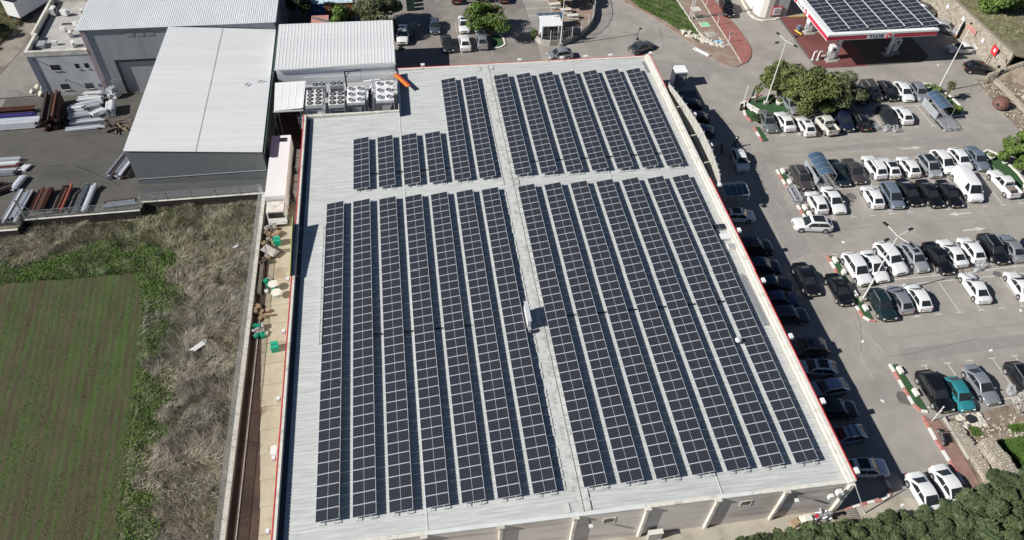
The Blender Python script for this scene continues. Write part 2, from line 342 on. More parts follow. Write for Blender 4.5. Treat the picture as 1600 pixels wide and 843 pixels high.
# ================================================================== THE SETTING: ground
def ground():
    struct('parking_lot', MB().face([(-8.4,-400,0),(400,-400,0),(400,400,0),(-8.4,400,0)]), 'lot_asphalt')
    struct('side_ground', MB().face([(-400,46.9,-0.01),(-8.4,46.9,-0.01),(-8.4,49,-0.01),(-400,49,-0.01)]).face([(-400,49,-0.01),(-8.4,49,-0.01),(-8.4,78.76,-5.01),(-400,78.76,-5.01)]).face([(-400,78.76,-5.01),(-8.4,78.76,-5.01),(-8.4,400,-5.01),(-400,400,-5.01)]), 'back_asphalt')
    struct('side_bank_wall', MB().box(-8.55,46.95,-5.5,-8.3,130,0.05), 'concrete')
    struct('yard', MB().sheet([(-46.3,45.2),(-36.9,45.2),(-23.2,45.4),(-23.1,46.9),(-8.5,46.9),(-8.5,49),(-46.3,49)], 0.004).face([(-46.3,49,0.004),(-8.5,49,0.004),(-8.56,78.7,-4.985),(-50.5,78.7,-4.985)]), 'yard_asphalt')
    struct('shed_apron', MB().sheet([(-23.0,46.95),(-8.7,46.95),(-8.7,49.6),(-24.2,49.6)], 0.010), 'apron')
    struct('rear_road', MB().sheet([(-8.4,65.2),(31.2,65.2),(31.4,80),(31.0,130),(-8.4,130)], 0.0035), 'back_asphalt')
    for nm, mt, P in (('dirt_track','dirt_path',[(-49.2,76),(-47.9,83),(-47.0,91.5),(-42,110),(-46,110),(-50.2,93),(-51.5,84),(-53.5,76),(-54,71.2),(-50.5,71.2)]),('far_soil','brown_soil',[(-54,71.2),(-53.5,76),(-51.5,84),(-50.2,93),(-46,110),(-40,140),(-150,140),(-150,71.2)])):
        settle(struct(nm, MB().sheet(P, 0.012), mt), 1.078)
    struct('alley_ground', MB().sheet([(-8.3,-30),(-2.9,-30),(-2.9,-2.6),(-3.0,55.2),(-3.0,66),(-8.25,66)], 0.004), 'alley_soil')
    struct('facade_path', MB().sheet([(-2.9,-2.3),(45.3,-2.2),(46.4,-2.35),(48.6,-2.05),(50.1,-1.95),(51.0,-1.65),(51.6,-1.7),(53.4,-2.2),(54.0,-9),(-2.9,-9)], 0.005), 'pale_path')
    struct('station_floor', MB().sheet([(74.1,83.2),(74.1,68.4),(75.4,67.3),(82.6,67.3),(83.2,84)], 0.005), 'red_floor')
    struct('shade_toned_forecourt', MB().sheet([(82.62,67.32),(92,67.5),(94,69),(94,84),(83.22,84)], 0.005), 'yard_asphalt')  # asphalt past the red floor, canopy shade painted in by the darker colour
    struct('drain_channel', MB().sheet([(73.85,83.4),(74.2,83.4),(74.2,68.4),(73.85,68.4)], 0.009), 'stain')
    struct('dirt_strip', MB().sheet([(97.7,62),(97.1,53.5),(96.9,47.9),(96.5,20),(100.0,20),(100.1,52),(100.3,57),(100.6,61.9)], 0.006), 'dirt_rubble')
    struct('rubble_ground', MB().sheet([(59.8,5.3),(66,5.9),(71,6.6),(90,8),(90,-30),(60.2,-30),(60.1,-1.7)], 0.006), 'dirt_rubble')
    struct('brick_pavement', MB().sheet([(58.6,5.8),(59.8,5.35),(60.1,0.7),(60.1,-6),(58.9,-6),(58.65,1)], 0.09).face([(58.5,-6,0.0),(58.9,-6,0.09),(58.65,1,0.09),(58.6,5.8,0.09),(58.5,5.8,0.0)]), 'brick_pave')
    for poly in ([(53.5,28),(56.8,29),(57.2,47),(54.5,46)], [(60,12.5),(80,13.2),(80,14.6),(60,14.2)], [(64,47.2),(88,47.4),(89,48.6),(64,48.3)], [(46,66.2),(56,66),(58,69),(49,72.5)]):
        struct('asphalt_patch', MB().sheet(poly, 0.003), 'patch_asphalt')
    for x, y, r in ((57.6,8.3,0.9),(79.3,24.9,0.6),(77.4,23.2,0.5),(60.2,31.5,0.35),(92.5,57.5,0.9),(66,38.2,0.7),(70.6,38.6,0.6)):
        struct('oil_stain', MB().sheet([(x+r*(0.7+0.5*rnd.random())*math.cos(a), y+r*(0.7+0.5*rnd.random())*math.sin(a)) for a in [k*0.628 for k in range(10)]], 0.0075), 'stain')
    for k in range(46):
        x, y = 60.6+2.58*rnd.randrange(11)+rnd.uniform(-.3,.3), rnd.choice((42.4,37.2,26.0,20.6,53.5,9.0,59.2))+rnd.uniform(-1.6,1.6); r = rnd.uniform(.15,.42)
        if x < 80 or y > 15: struct('oil_stain', MB().sheet([(x+r*(0.6+0.6*rnd.random())*math.cos(a), y+r*(0.6+0.6*rnd.random())*math.sin(a)) for a in [q*0.785 for q in range(8)]], 0.0045+0.0004*(k%5)), 'stain' if k%3 else 'patch_asphalt')
    for (xa,ya,xb,yb,wd) in ((58.6,49.2,87,49.6,0.22),(58.8,47.9,88,48.2,0.2),(60,32.2,89,32.4,0.2),(57.0,14.5,57.4,45,0.18),(55.6,14.0,55.9,44,0.2),(60,15.6,86,15.9,0.2)):
        L = math.hypot(xb-xa,yb-ya); nx, ny = -(yb-ya)/L*wd, (xb-xa)/L*wd; struct('tyre_track', MB().sheet([(xa,ya),(xb,yb),(xb+nx,yb+ny),(xa+nx,ya+ny)], 0.0040), 'tyre_worn')
    # manhole covers
    for x, y in ((55.6,9.0),(56.1,39.6),(54.6,54.4),(47.0,-2.9)):
        o = MB().lathe([(0.42,0),(0.42,0.012),(0.36,0.016)], (x,y,0.001), 16).build('manhole_cover', 'patch_asphalt', kind='structure')
    # upper ground behind the stone wall and beyond the low wall
    struct('hillside', MB().face([(102.4,61.6,4.0),(160,58,5.0),(160,140,5.5),(102.0,140,4.0)]), 'wild_soil')
    struct('side_bank', MB().face([(100.4,20,0.55),(160,20,1.8),(160,58.5,4.6),(105.5,61.0,3.6),(100.4,61.4,0.55)]).face([(105.5,61.0,3.6),(160,58.5,4.6),(160,58.6,5.0),(102.4,61.65,4.0)]), 'dirt_rubble')
    # lower field level on the left
    struct('wild_ground', MB().face([(-400,-400,-1.25),(-8.8,-400,-1.25),(-8.8,47.0,-1.25),(-400,47.0,-1.25)]), 'wild_soil')
ground()

def field():
    B = [(-18.0,3.6),(-18.9,12.7),(-19.4,20.1),(-19.9,25.1),(-20.7,30.5),(-21.6,34.2),(-25.5,35.7),(-30.5,36.6),(-37.2,36.0),(-60,34)]
    # right edge of the ploughed field as a function of y, top edge as a function of x
    ys = [b[1] for b in B[:6]]; xs = [b[0] for b in B[:6]]
    nx, ny = 330, 130; X = np.linspace(0,1,nx); Y = np.linspace(-25,36.6,ny)
    V = []; 
    for y in Y:
        xr = np.interp(y, [-25]+ys+[37], [-16.5]+xs+[-23.0]); xl = -75.0
        x = xl+(xr-xl)*X; z = -1.2+0.012*np.sin((x+0.119*y)*2*math.pi/0.75)+0.03*np.sin(x*0.9+1.7*np.sin(y*0.4))*np.sin(y*0.7+x*0.3)
        V.append(np.stack([x, np.full(nx,y), z],1))
    V = np.concatenate(V); i = np.arange(nx*ny).reshape(ny,nx)
    F = np.stack([i[:-1,:-1].ravel(), i[:-1,1:].ravel(), i[1:,1:].ravel(), i[1:,:-1].ravel()],1)
    m = M('ploughed_soil', (0.060,0.050,0.025), (0.078,0.062,0.033), 0.5, 0.97, bump=0.9, bscale=7, c3=(0.075,0.046,0.028), s3=0.16, lo3=0.62, hi3=0.8)
    # faint green bands along the rows, where the sown crop stands thicker
    n, l, p = nodes_of(m); base = p.inputs['Base Color'].links[0].from_socket; tc = n.new('ShaderNodeTexCoord'); mp = n.new('ShaderNodeMapping'); mp.inputs['Scale'].default_value = (1.0,0.03,1); mp.inputs['Rotation'].default_value = (0,0,-0.1185); l.new(tc.outputs['Object'], mp.inputs[0])
    t = n.new('ShaderNodeTexNoise'); t.inputs['Scale'].default_value = 1.6; t.inputs['Detail'].default_value = 10; t.inputs['Roughness'].default_value = 0.72; l.new(mp.outputs[0], t.inputs['Vector'])
    r = n.new('ShaderNodeMapRange'); r.inputs['From Min'].default_value = 0.43; r.inputs['From Max'].default_value = 0.62; l.new(t.outputs['Fac'], r.inputs['Value'])
    x = n.new('ShaderNodeMix'); x.data_type = 'RGBA'; l.new(r.outputs[0], x.inputs['Factor']); l.new(base, x.inputs[6]); x.inputs[7].default_value = (0.052,0.090,0.018,1); l.new(x.outputs[2], p.inputs['Base Color'])
    me = polymesh('ploughed_field', V, F, 'ploughed_soil'); link('ploughed_field', me, kind='structure')
    return ys, xs
FY, FX = field()
def field_edge(y): return np.interp(y, [-25]+FY+[37], [-16.5]+FX+[-23.0])

def blades(name, P, h, w, mat, lean=0.5, seed=1, label=None, ang=None):
    """P: (n,3) roots; each blade is a narrow bent leaf of two triangles"""
    r = np.random.default_rng(seed); n = len(P); a = r.uniform(0, 2*math.pi, n); hh = h*r.uniform(0.5,1.3,n); ww = w*r.uniform(0.6,1.3,n)
    ln = lean*hh*r.uniform(0.2,1.4,n); b = r.uniform(0, 2*math.pi, n) if ang is None else ang+r.normal(0,0.7,n)
    dx = np.stack([np.cos(a),np.sin(a),np.zeros(n)],1)*ww[:,None]*0.5; tip = np.stack([np.cos(b)*ln,np.sin(b)*ln,hh],1)
    mid = tip*np.array([0.35,0.35,0.55])
    V = np.stack([P-dx, P+dx, P+mid+dx*0.7, P+tip, P+mid-dx*0.7],1).reshape(-1,3)
    k = np.arange(n)*5; F = np.concatenate([np.stack([k,k+1,k+2],1), np.stack([k,k+2,k+4],1), np.stack([k+4,k+2,k+3],1)])
    o = link(name, polymesh(name, V, F, mat), kind='stuff'); 
    if label: o['label'] = label
    return o
def inpoly(x, y, poly):
    c = np.zeros(len(x), bool); j = len(poly)-1
    for i in range(len(poly)):
        xi, yi = poly[i]; xj, yj = poly[j]
        c ^= ((yi > y) != (yj > y)) & (x < (xj-xi)*(y-yi)/(yj-yi+1e-9)+xi); j = i
    return c
def scatter(poly, n, seed, z, cl=0, rad=0.5):
    r = np.random.default_rng(seed); p = np.array(poly); lo = p.min(0); hi = p.max(0); out = []
    tot = 0
    while tot < n:
        if cl:
            c = r.uniform(lo, hi, (max(4, n//cl),2)); q = np.repeat(c, cl, 0)+r.normal(0, rad, (len(c)*cl,2))
        else: q = r.uniform(lo, hi, (n*2,2))
        q = q[inpoly(q[:,0], q[:,1], poly)]; out.append(q); tot += len(q)
    q = np.concatenate(out)[:n]; return np.column_stack([q, np.full(len(q), z)])
def rough_z(P, amp, s):     # gentle lumps so that the growth is uneven in height
    x, y = P[:,0], P[:,1]
    P[:,2] += amp*(np.sin(x*s+1.3*np.sin(y*s*0.7))*np.cos(y*s*0.9+0.7*np.sin(x*s*1.3))*0.5+0.5*np.sin(x*s*2.3+y*s*1.9))
    return P
def vegetation():
    r = np.random.default_rng(5)
    # thin crop sown in lines over the ploughed field
    xs = []; 
    for k in range(150):
        x0 = -50+k*0.245; n = 700; y = r.uniform(-16, 36.2, n); xs.append(np.column_stack([x0-0.119*(y-20)+r.normal(0,0.05,n), y, np.full(n,-1.19)]))
    P = np.concatenate(xs); P = P[(P[:,0] < field_edge(P[:,1])-0.4)]
    band = 0.5+0.5*np.sin(P[:,0]*1.9+0.02*P[:,1])*np.sin(P[:,0]*0.63+2); P = P[r.random(len(P)) < 0.25+0.75*band]
    blades('field_crop', P, 0.05, 0.07, 'crop', 3.0, 3, 'thin rows of young green crop over the brown ploughed field')
    def fbm(x, y, sc, seed):
        q = np.random.default_rng(seed); o = np.zeros(len(x)); a = 1.0
        for k in range(5):
            for _ in range(3):
                t = q.uniform(0,2*math.pi); o += a*np.sin((x*math.cos(t)+y*math.sin(t))*sc+q.uniform(0,6.3)); 
            sc *= 1.9; a *= 0.6
        return 0.5+o/7.0
    sg = lambda v: 1/(1+np.exp(-np.clip(v,-30,30)))
    N = 680000; x = r.uniform(-62,-8.9,N); y = r.uniform(-14,46.5,N); fe = field_edge(y)
    out = ((x > fe-0.35*r.random(N)) | (y > 35.7+0.3*r.random(N))) & (y < np.where(x < -36.9, 43.1, np.where(x < -23.5, 44.75, 46.55))); x, y, fe = x[out], y[out], fe[out]; n = len(x)
    d = np.where(y > 36, np.where(x < -22, y-36, np.hypot(x+22, y-36)), x-fe); top = sg((y-37.5)/1.2)
    n1, n2, n3, n4 = fbm(x,y,0.55,1), fbm(x,y,0.5,2), fbm(x,y,0.45,3), fbm(x,y,0.22,4)
    pg = 0.9*sg((1.7+2.4*(n1-.4)*2+2.0*sg((y-33)/1.5)*sg((-19-x)/1.5)-d)/0.35)+0.7*sg((n2-0.58)/0.06)*(0.25+0.75*top)
    u = r.random(n); green = u < pg; rest = ~green; v = r.random(n); mixed = rest & (v < 0.14+0.6*top*sg((n4-.35)/.1)); dry = rest & ~mixed; grey = dry & (r.random(n) < sg((n3-0.5)/0.06)*0.85+0.05); tan = dry & ~grey
    P = rough_z(np.column_stack([x,y,np.full(n,-1.22)]), 0.24, 0.85); P[:,2] += 0.16+0.25*(n1-0.5)*(d > 1.5); P[:,2] = np.maximum(P[:,2], -1.24); swirl = n3*9+n4*6
    for nm, msk, h, w_, mt, ln, lab in (('green_weeds',green,0.13,0.085,'grass_green',1.6,'bright green weeds edging the ploughed field and in patches'),('mixed_weeds',mixed,0.32,0.045,'grass_mixed',1.2,'olive and straw weeds mostly below the yard retaining wall'),('dry_grass',tan,0.38,0.032,'grass_dry',1.9,'pale tan dead grass between the field and the walled alley'),('grey_scrub',grey,0.38,0.034,'grass_grey',1.9,'greyer dead scrub mixed through the dry grass')):
        blades(nm, P[msk], h, w_, mt, ln, 60, lab, ang=swirl[msk] if 'grass_g' not in mt or nm == 'grey_scrub' else None)
    g = [(51.0,88.2),(53.9,83.6),(56.3,78.9),(57.8,76.2),(58.3,79.5),(58.2,84.7),(57.8,92),(56.5,97),(47.5,97),(49.4,92)]
    P = rough_z(scatter(g, 30000, 21, 0.05), 0.06, 1.5); blades('green_slope', P, 0.20, 0.08, 'grass_green', 0.8, 9, 'bright green grass bank beside the curving access road')
    for k, poly in enumerate(([(106,56.5),(112,56),(113,60),(107.5,60.5)], [(63.8,-1.4),(67,0.5),(67.3,2.6),(63.2,2.4)], [(102.8,66),(107,66),(116,78),(112,96),(102.6,96)], [(66.3,3),(69,3.2),(69,4.0),(66.3,3.9)], [(62.2,3.3),(63.2,3.2),(63.3,4.1),(62.5,4.2)])):
        zz = (2.2,0.02,4.1,0.02,0.02)[k]; P = scatter(poly, (6000,9000,26000,1800,900)[k], 30+k, zz, 12, 0.35)
        blades('grass_patch', P, 0.22, 0.07, 'grass_green' if k != 2 else 'grass_mixed', 0.8, 40+k, ('green grass patch on the dirt bank at the right edge','vivid green grass patch behind the rough stone wall','olive grass on the hillside above the tall stone wall','thin grass on the rubble near the pale dead shrub','small green weed tuft on the rubble by the pavement')[k])
    d = [(100.8,40),(130,40),(130,58),(107,60),(101,60.5)]; P = scatter(d, 2500, 37, 0.75, 12, 0.3); P[:,2] = 0.55+(P[:,0]-100.4)*0.05; blades('bank_weeds', P, 0.3, 0.07, 'grass_dry', 0.8, 47, 'sparse dry weeds on the dirt bank')
    d = [(-50.5,90),(-51.7,84),(-54,76),(-58,76),(-58,100),(-48,100)]; P = rough_z(scatter(d, 22000, 38, 0.1, 40, 0.6), 0.3, 0.8); blades('verge_weeds', P, 0.4, 0.07, 'grass_mixed', 1.0, 48, 'rough green and brown verge beside the parked lorry'); settle(bpy.data.objects['verge_weeds'], 1.078)
vegetation()

# ================================================================== MAIN BUILDING
RX = 21.4                       # ridge line
def rz_(x): return 5.39-(0.0251*(22.49-x) if x < 22.49 else 0.0136*(x-22.49))
def main_building():
    T = thing('supermarket_building', 'large low building with grey ribbed metal roof covered in solar rows', 'building', (21,30,0))
    x0, x1, y0, y1, yn, xn = -3.2, 45.3, -2.2, 65.1, 55.35, 9.1
    px = [-3.0, 2.4, 8.6, 14.8, 20.95, 27.05, 33.1, 39.15, 45.05]
    for i in range(len(px)-1):   # precast facade panels between the pilasters
        MB().box(px[i]+0.03, y0, 0, px[i+1]-0.03, y0+0.22, 5.16).build('wall_panel', 'facade_brown', T)
    for i, x in enumerate(px[1:-1]):
        MB().prism([(x-0.16,y0-0.01),(x-0.13,y0-0.25),(x+0.13,y0-0.25),(x+0.16,y0-0.01)], 0, 5.22).box(x-0.28,y0-0.30,5.225,x+0.28,y0-0.04,5.44).build('pilaster', 'cream_paint', T)
    MB().prism([(44.8,y0-0.01),(44.85,y0-0.25),(45.3,y0-0.25),(45.3,y0-0.01)], 0, 5.22).build('pilaster', 'cream_paint', T)
    for xw in (23.95, 35.95):
        wn = MB().box(xw-0.52,y0-0.045,3.28,xw+0.52,y0-0.004,3.36).box(xw-0.52,y0-0.045,4.16,xw+0.52,y0-0.004,4.24).box(xw-0.52,y0-0.045,3.36,xw-0.44,y0-0.004,4.16).box(xw+0.44,y0-0.045,3.36,xw+0.52,y0-0.004,4.16).build('window', 'cream_paint', T)
        MB().box(xw-0.44,y0-0.02,3.36,xw+0.44,y0-0.005,4.16).build('pane', 'window_glass', wn)
    wall = MB().box(x1-0.25,y0+0.23,0,x1,y1-0.25,5.0).box(xn,y1-0.25,0,x1,y1,5.0).box(xn-0.25,yn+0.001,0,xn,y1,4.85).box(x0,yn-0.25,0,xn,yn,4.7).box(x0,y0+0.23,0,x0+0.25,yn-0.251,4.7)
    wall.build('wall', 'beige_wall', T)
    # roof slopes: real ribs run across the building
    def slope(xa, xb, ya, yb, name):
        return ribbed((xa,ya,rz_(xa)),(xa,yb,rz_(xa)),(xb,yb,rz_(xb)),(xb,ya,rz_(xb)),0.34,0.05,0.035,0.03).build(name, 'roof_main', T)
    slope(x0+0.25,RX,y0+0.20,yn-0.25,'roof_slope'); slope(xn+0.001,RX,yn-0.25,y1-0.25,'roof_slope'); slope(RX,x1-0.55,y0+0.20,y1-0.25,'roof_slope')
    rc = MB(); k = 0; y = y0+0.25
    while y < y1-0.3:            # ridge capping in overlapping lengths
        yy = min(y+2.98, y1-0.26); z = rz_(RX)
        rc.hexa([(RX-0.33,y,z+0.038),(RX+0.33,y,z+0.04),(RX+0.33,yy,z+0.04),(RX-0.33,yy,z+0.038),(RX-0.33,y,z+0.05),(RX+0.33,y,z+0.052),(RX+0.33,yy,z+0.052),(RX-0.33,yy,z+0.05)]); y += 3.0
    rc.build('ridge_cap', 'roof_clear', T)
    for xs_ in (RX-1.05, RX+0.7):                       # lighter strips of translucent sheet by the ridge
        y = y0+0.35
        st = MB(); r2 = random.Random(int(xs_*10))
        while y < y1-1.6:
            if r2.random() < 0.82: st.hexa([(xs_-0.27,y,rz_(xs_-0.27)+0.056),(xs_+0.27,y,rz_(xs_+0.27)+0.056),(xs_+0.27,y+0.88,rz_(xs_+0.27)+0.056),(xs_-0.27,y+0.88,rz_(xs_-0.27)+0.056),(xs_-0.27,y,rz_(xs_-0.27)+0.066),(xs_+0.27,y,rz_(xs_+0.27)+0.066),(xs_+0.27,y+0.88,rz_(xs_+0.27)+0.066),(xs_-0.27,y+0.88,rz_(xs_-0.27)+0.066)])
            y += 1.02
        tag(st.build('skylight_strip', 'roof_clear', T), kind='stuff')
    for xl in (8.9, 33.6):                              # sheet end laps
        MB().box(xl-0.05,y0+0.3,rz_(xl)+0.034,xl+0.05,(yn-0.4 if xl < xn else y1-0.3),rz_(xl)+0.046).build('sheet_lap', 'roof_lap', T)
    # copings
    c = MB()
    c.box(x0+0.06,y0-0.03,5.17,x1-0.6,y0+0.3,5.36); c.build('front_coping', 'cream_dirty', T)
    for xa, xb in ((8.75,26.9),(33.3,36.1)): MB().box(xa,y0-0.05,5.365,xb,y0+0.26,5.39).build('coping_flashing', 'roof_lap', T)
    MB().box(x1-0.62,y0-0.05,5.0,x1-0.3,y1,5.44).box(x1-0.298,y0-0.02,5.0,x1+0.06,y1+0.02,5.56).build('side_coping', 'cream_dirty', T)
    MB().box(x1+0.062,y0+0.1,4.3,x1+0.17,37.4,5.575).box(x1+0.062,56.6,4.3,x1+0.17,y1+0.15,5.575).build('red_fascia', 'red_paint', T)
    MB().box(x1-0.95,y0+0.4,5.0,x1-0.63,y1-0.4,5.145).build('gutter', 'louvre', T)
    MB().box(x0-0.02,y0-0.03,4.72,x0+0.24,yn,5.40).build('left_coping', 'cream_dirty', T)
    for a, b in ((y0-0.1,27.2),(34.8,yn+0.05)): MB().box(x0-0.13,a,4.2,x0-0.022,b,5.42).build('red_fascia', 'red_paint', T)
    MB().box(x0+0.26,y0+0.3,rz_(x0)-0.05,x0+0.70,yn-0.3,rz_(x0)+0.065).build('gutter', 'navy_panel', T)
    MB().box(xn,y1-0.3,4.7,x1-0.63,y1+0.02,5.30).build('rear_coping', 'cream_dirty', T)
    MB().box(xn,y1+0.022,4.2,x1+0.05,y1+0.13,5.315).build('red_fascia', 'red_paint', T)
    MB().box(x0+0.25,yn-0.28,4.72,xn-0.02,yn+0.04,5.30).build('notch_coping', 'cream_dirty', T)
    MB().box(xn-0.16,yn-1.2,4.7,xn+0.12,63.9,5.95).build('screen_wall', 'navy_panel', T)
    # roof-level odds and ends that are fixed to the roof
    MB().box(4.0,18.62,rz_(4)+0.24,RX,18.74,rz_(4)+0.30).build('cable_conduit', 'dark_metal', T)
    MB().box(RX,18.62,rz_(44)+0.22,42.5,18.74,rz_(44)+0.28).build('cable_conduit', 'dark_metal', T)
    MB().box(4.0,42.85,rz_(4)+0.24,RX,42.97,rz_(4)+0.30).build('cable_conduit', 'dark_metal', T)
    MB().box(RX,42.85,rz_(44)+0.24,41,42.97,rz_(44)+0.30).build('cable_conduit', 'dark_metal', T)
    return T
main_building()

# ------------------------------------------------------------------ solar rows
ORD = ['first','second','third','fourth','fifth','sixth','seventh','eighth','ninth','tenth','eleventh','twelfth','thirteenth','fourteenth','fifteenth','sixteenth']
def solar():
    TILT = 0.1625; W = 1.988
    m = MB().box(0,0,-0.035,W,1.045,0.0, 0)
    for xa, xb in ((0.034,W/2-0.012),(W/2+0.012,W-0.034)): m.box(xa,0.030,0.0005,xb,1.015,0.003,1)
    mod = m.mesh('solar_module', ['alu','solar_glass'])
    leg = MB(); hx = W*math.cos(TILT); hz = W*math.sin(TILT)
    leg.box(0.1,-0.03,-0.30,hx+0.12,0.03,-0.26).tube((0.35,0,-0.28),(0.35,0,0.05),0.022,5).tube((1.45,0,-0.28),(1.45,0,0.21),0.022,5).tube((1.85,0,-0.28),(1.45,0,0.2),0.018,5)
    legm = leg.mesh('support_frame', 'alu')
    rails = {}
    def row(x, y, z, n, label, group):
        t = thing('solar_row', label, 'solar panel row', (x,y,z), 0, group)
        for k in range(n):
            o = link('solar_module', mod, t, (0,k*1.06,0)); o.rotation_euler = (0,-TILT,0)
        if n not in rails:
            q = MB()
            for lx in (0.42, 1.52): q.box(lx-0.02,-0.25,-0.085,lx+0.02,n*1.06+0.2,-0.04)
            rails[n] = q.mesh('mounting_rail', 'alu')
        o = link('mounting_rail', rails[n], t); o.rotation_euler = (0,-TILT,0)
        for k in range(0, n+1, 3): link('support_frame', legm, t, (0, k*1.06-(0.18 if k == 0 else 0.02), 0))
    def rx(r): return r*2.9651 if r < 7 else 7*2.9651+1.3218+(r-7)*3.1327
    for r in range(14):
        side = 'left' if r < 7 else 'right'; k = r if r < 7 else r-7
        near = ['beside the left roof edge' if side == 'left' else 'beside the pale ridge walkway', 'second from its left','third from its left','in the middle of its block','third from its right','second from its right','beside the pale ridge walkway' if side == 'left' else 'beside the right roof edge'][k]
        row(rx(r), 0, rz_(rx(r))+0.31, 36, 'row of black solar panels, front %s block, %s' % (side, near), 'long solar rows on the front of the roof')
    for r in range(1, 14):
        n = 9 if r < 5 else 20
        if n == 9: lab = 'short row of black solar panels in the rear left block, %s' % ['leftmost','second from its left','third from its left','next to the longer rows'][r-1]
        elif r < 7: lab = 'long rear row of solar panels %s' % ['next to the four short rows','just left of the ridge walkway'][r-5]
        else: lab = 'rear right block row of solar panels, %s' % ['just right of the ridge walkway','second from its left','third from its left','in the middle of the block','third from its right','second from its right','nearest the curved louvre screen'][r-7]
        row(rx(r)+0.025, 40.2, rz_(rx(r))+0.31, n, lab, 'solar rows on the rear of the roof')
    # single loose module by the right edge
    t = thing('solar_module', 'single small solar panel lying flat beside the right roof edge', 'solar panel', (43.1,28.9,rz_(44)+0.22))
    o = link('panel', mod, t, (0,0,0)); o.scale = (0.8,0.85,1)
    MB().box(0.1,0.1,-0.2,1.5,0.16,-0.04).box(0.1,0.7,-0.2,1.5,0.76,-0.04).build('mounting_rail', 'alu', t, local=True)
solar()

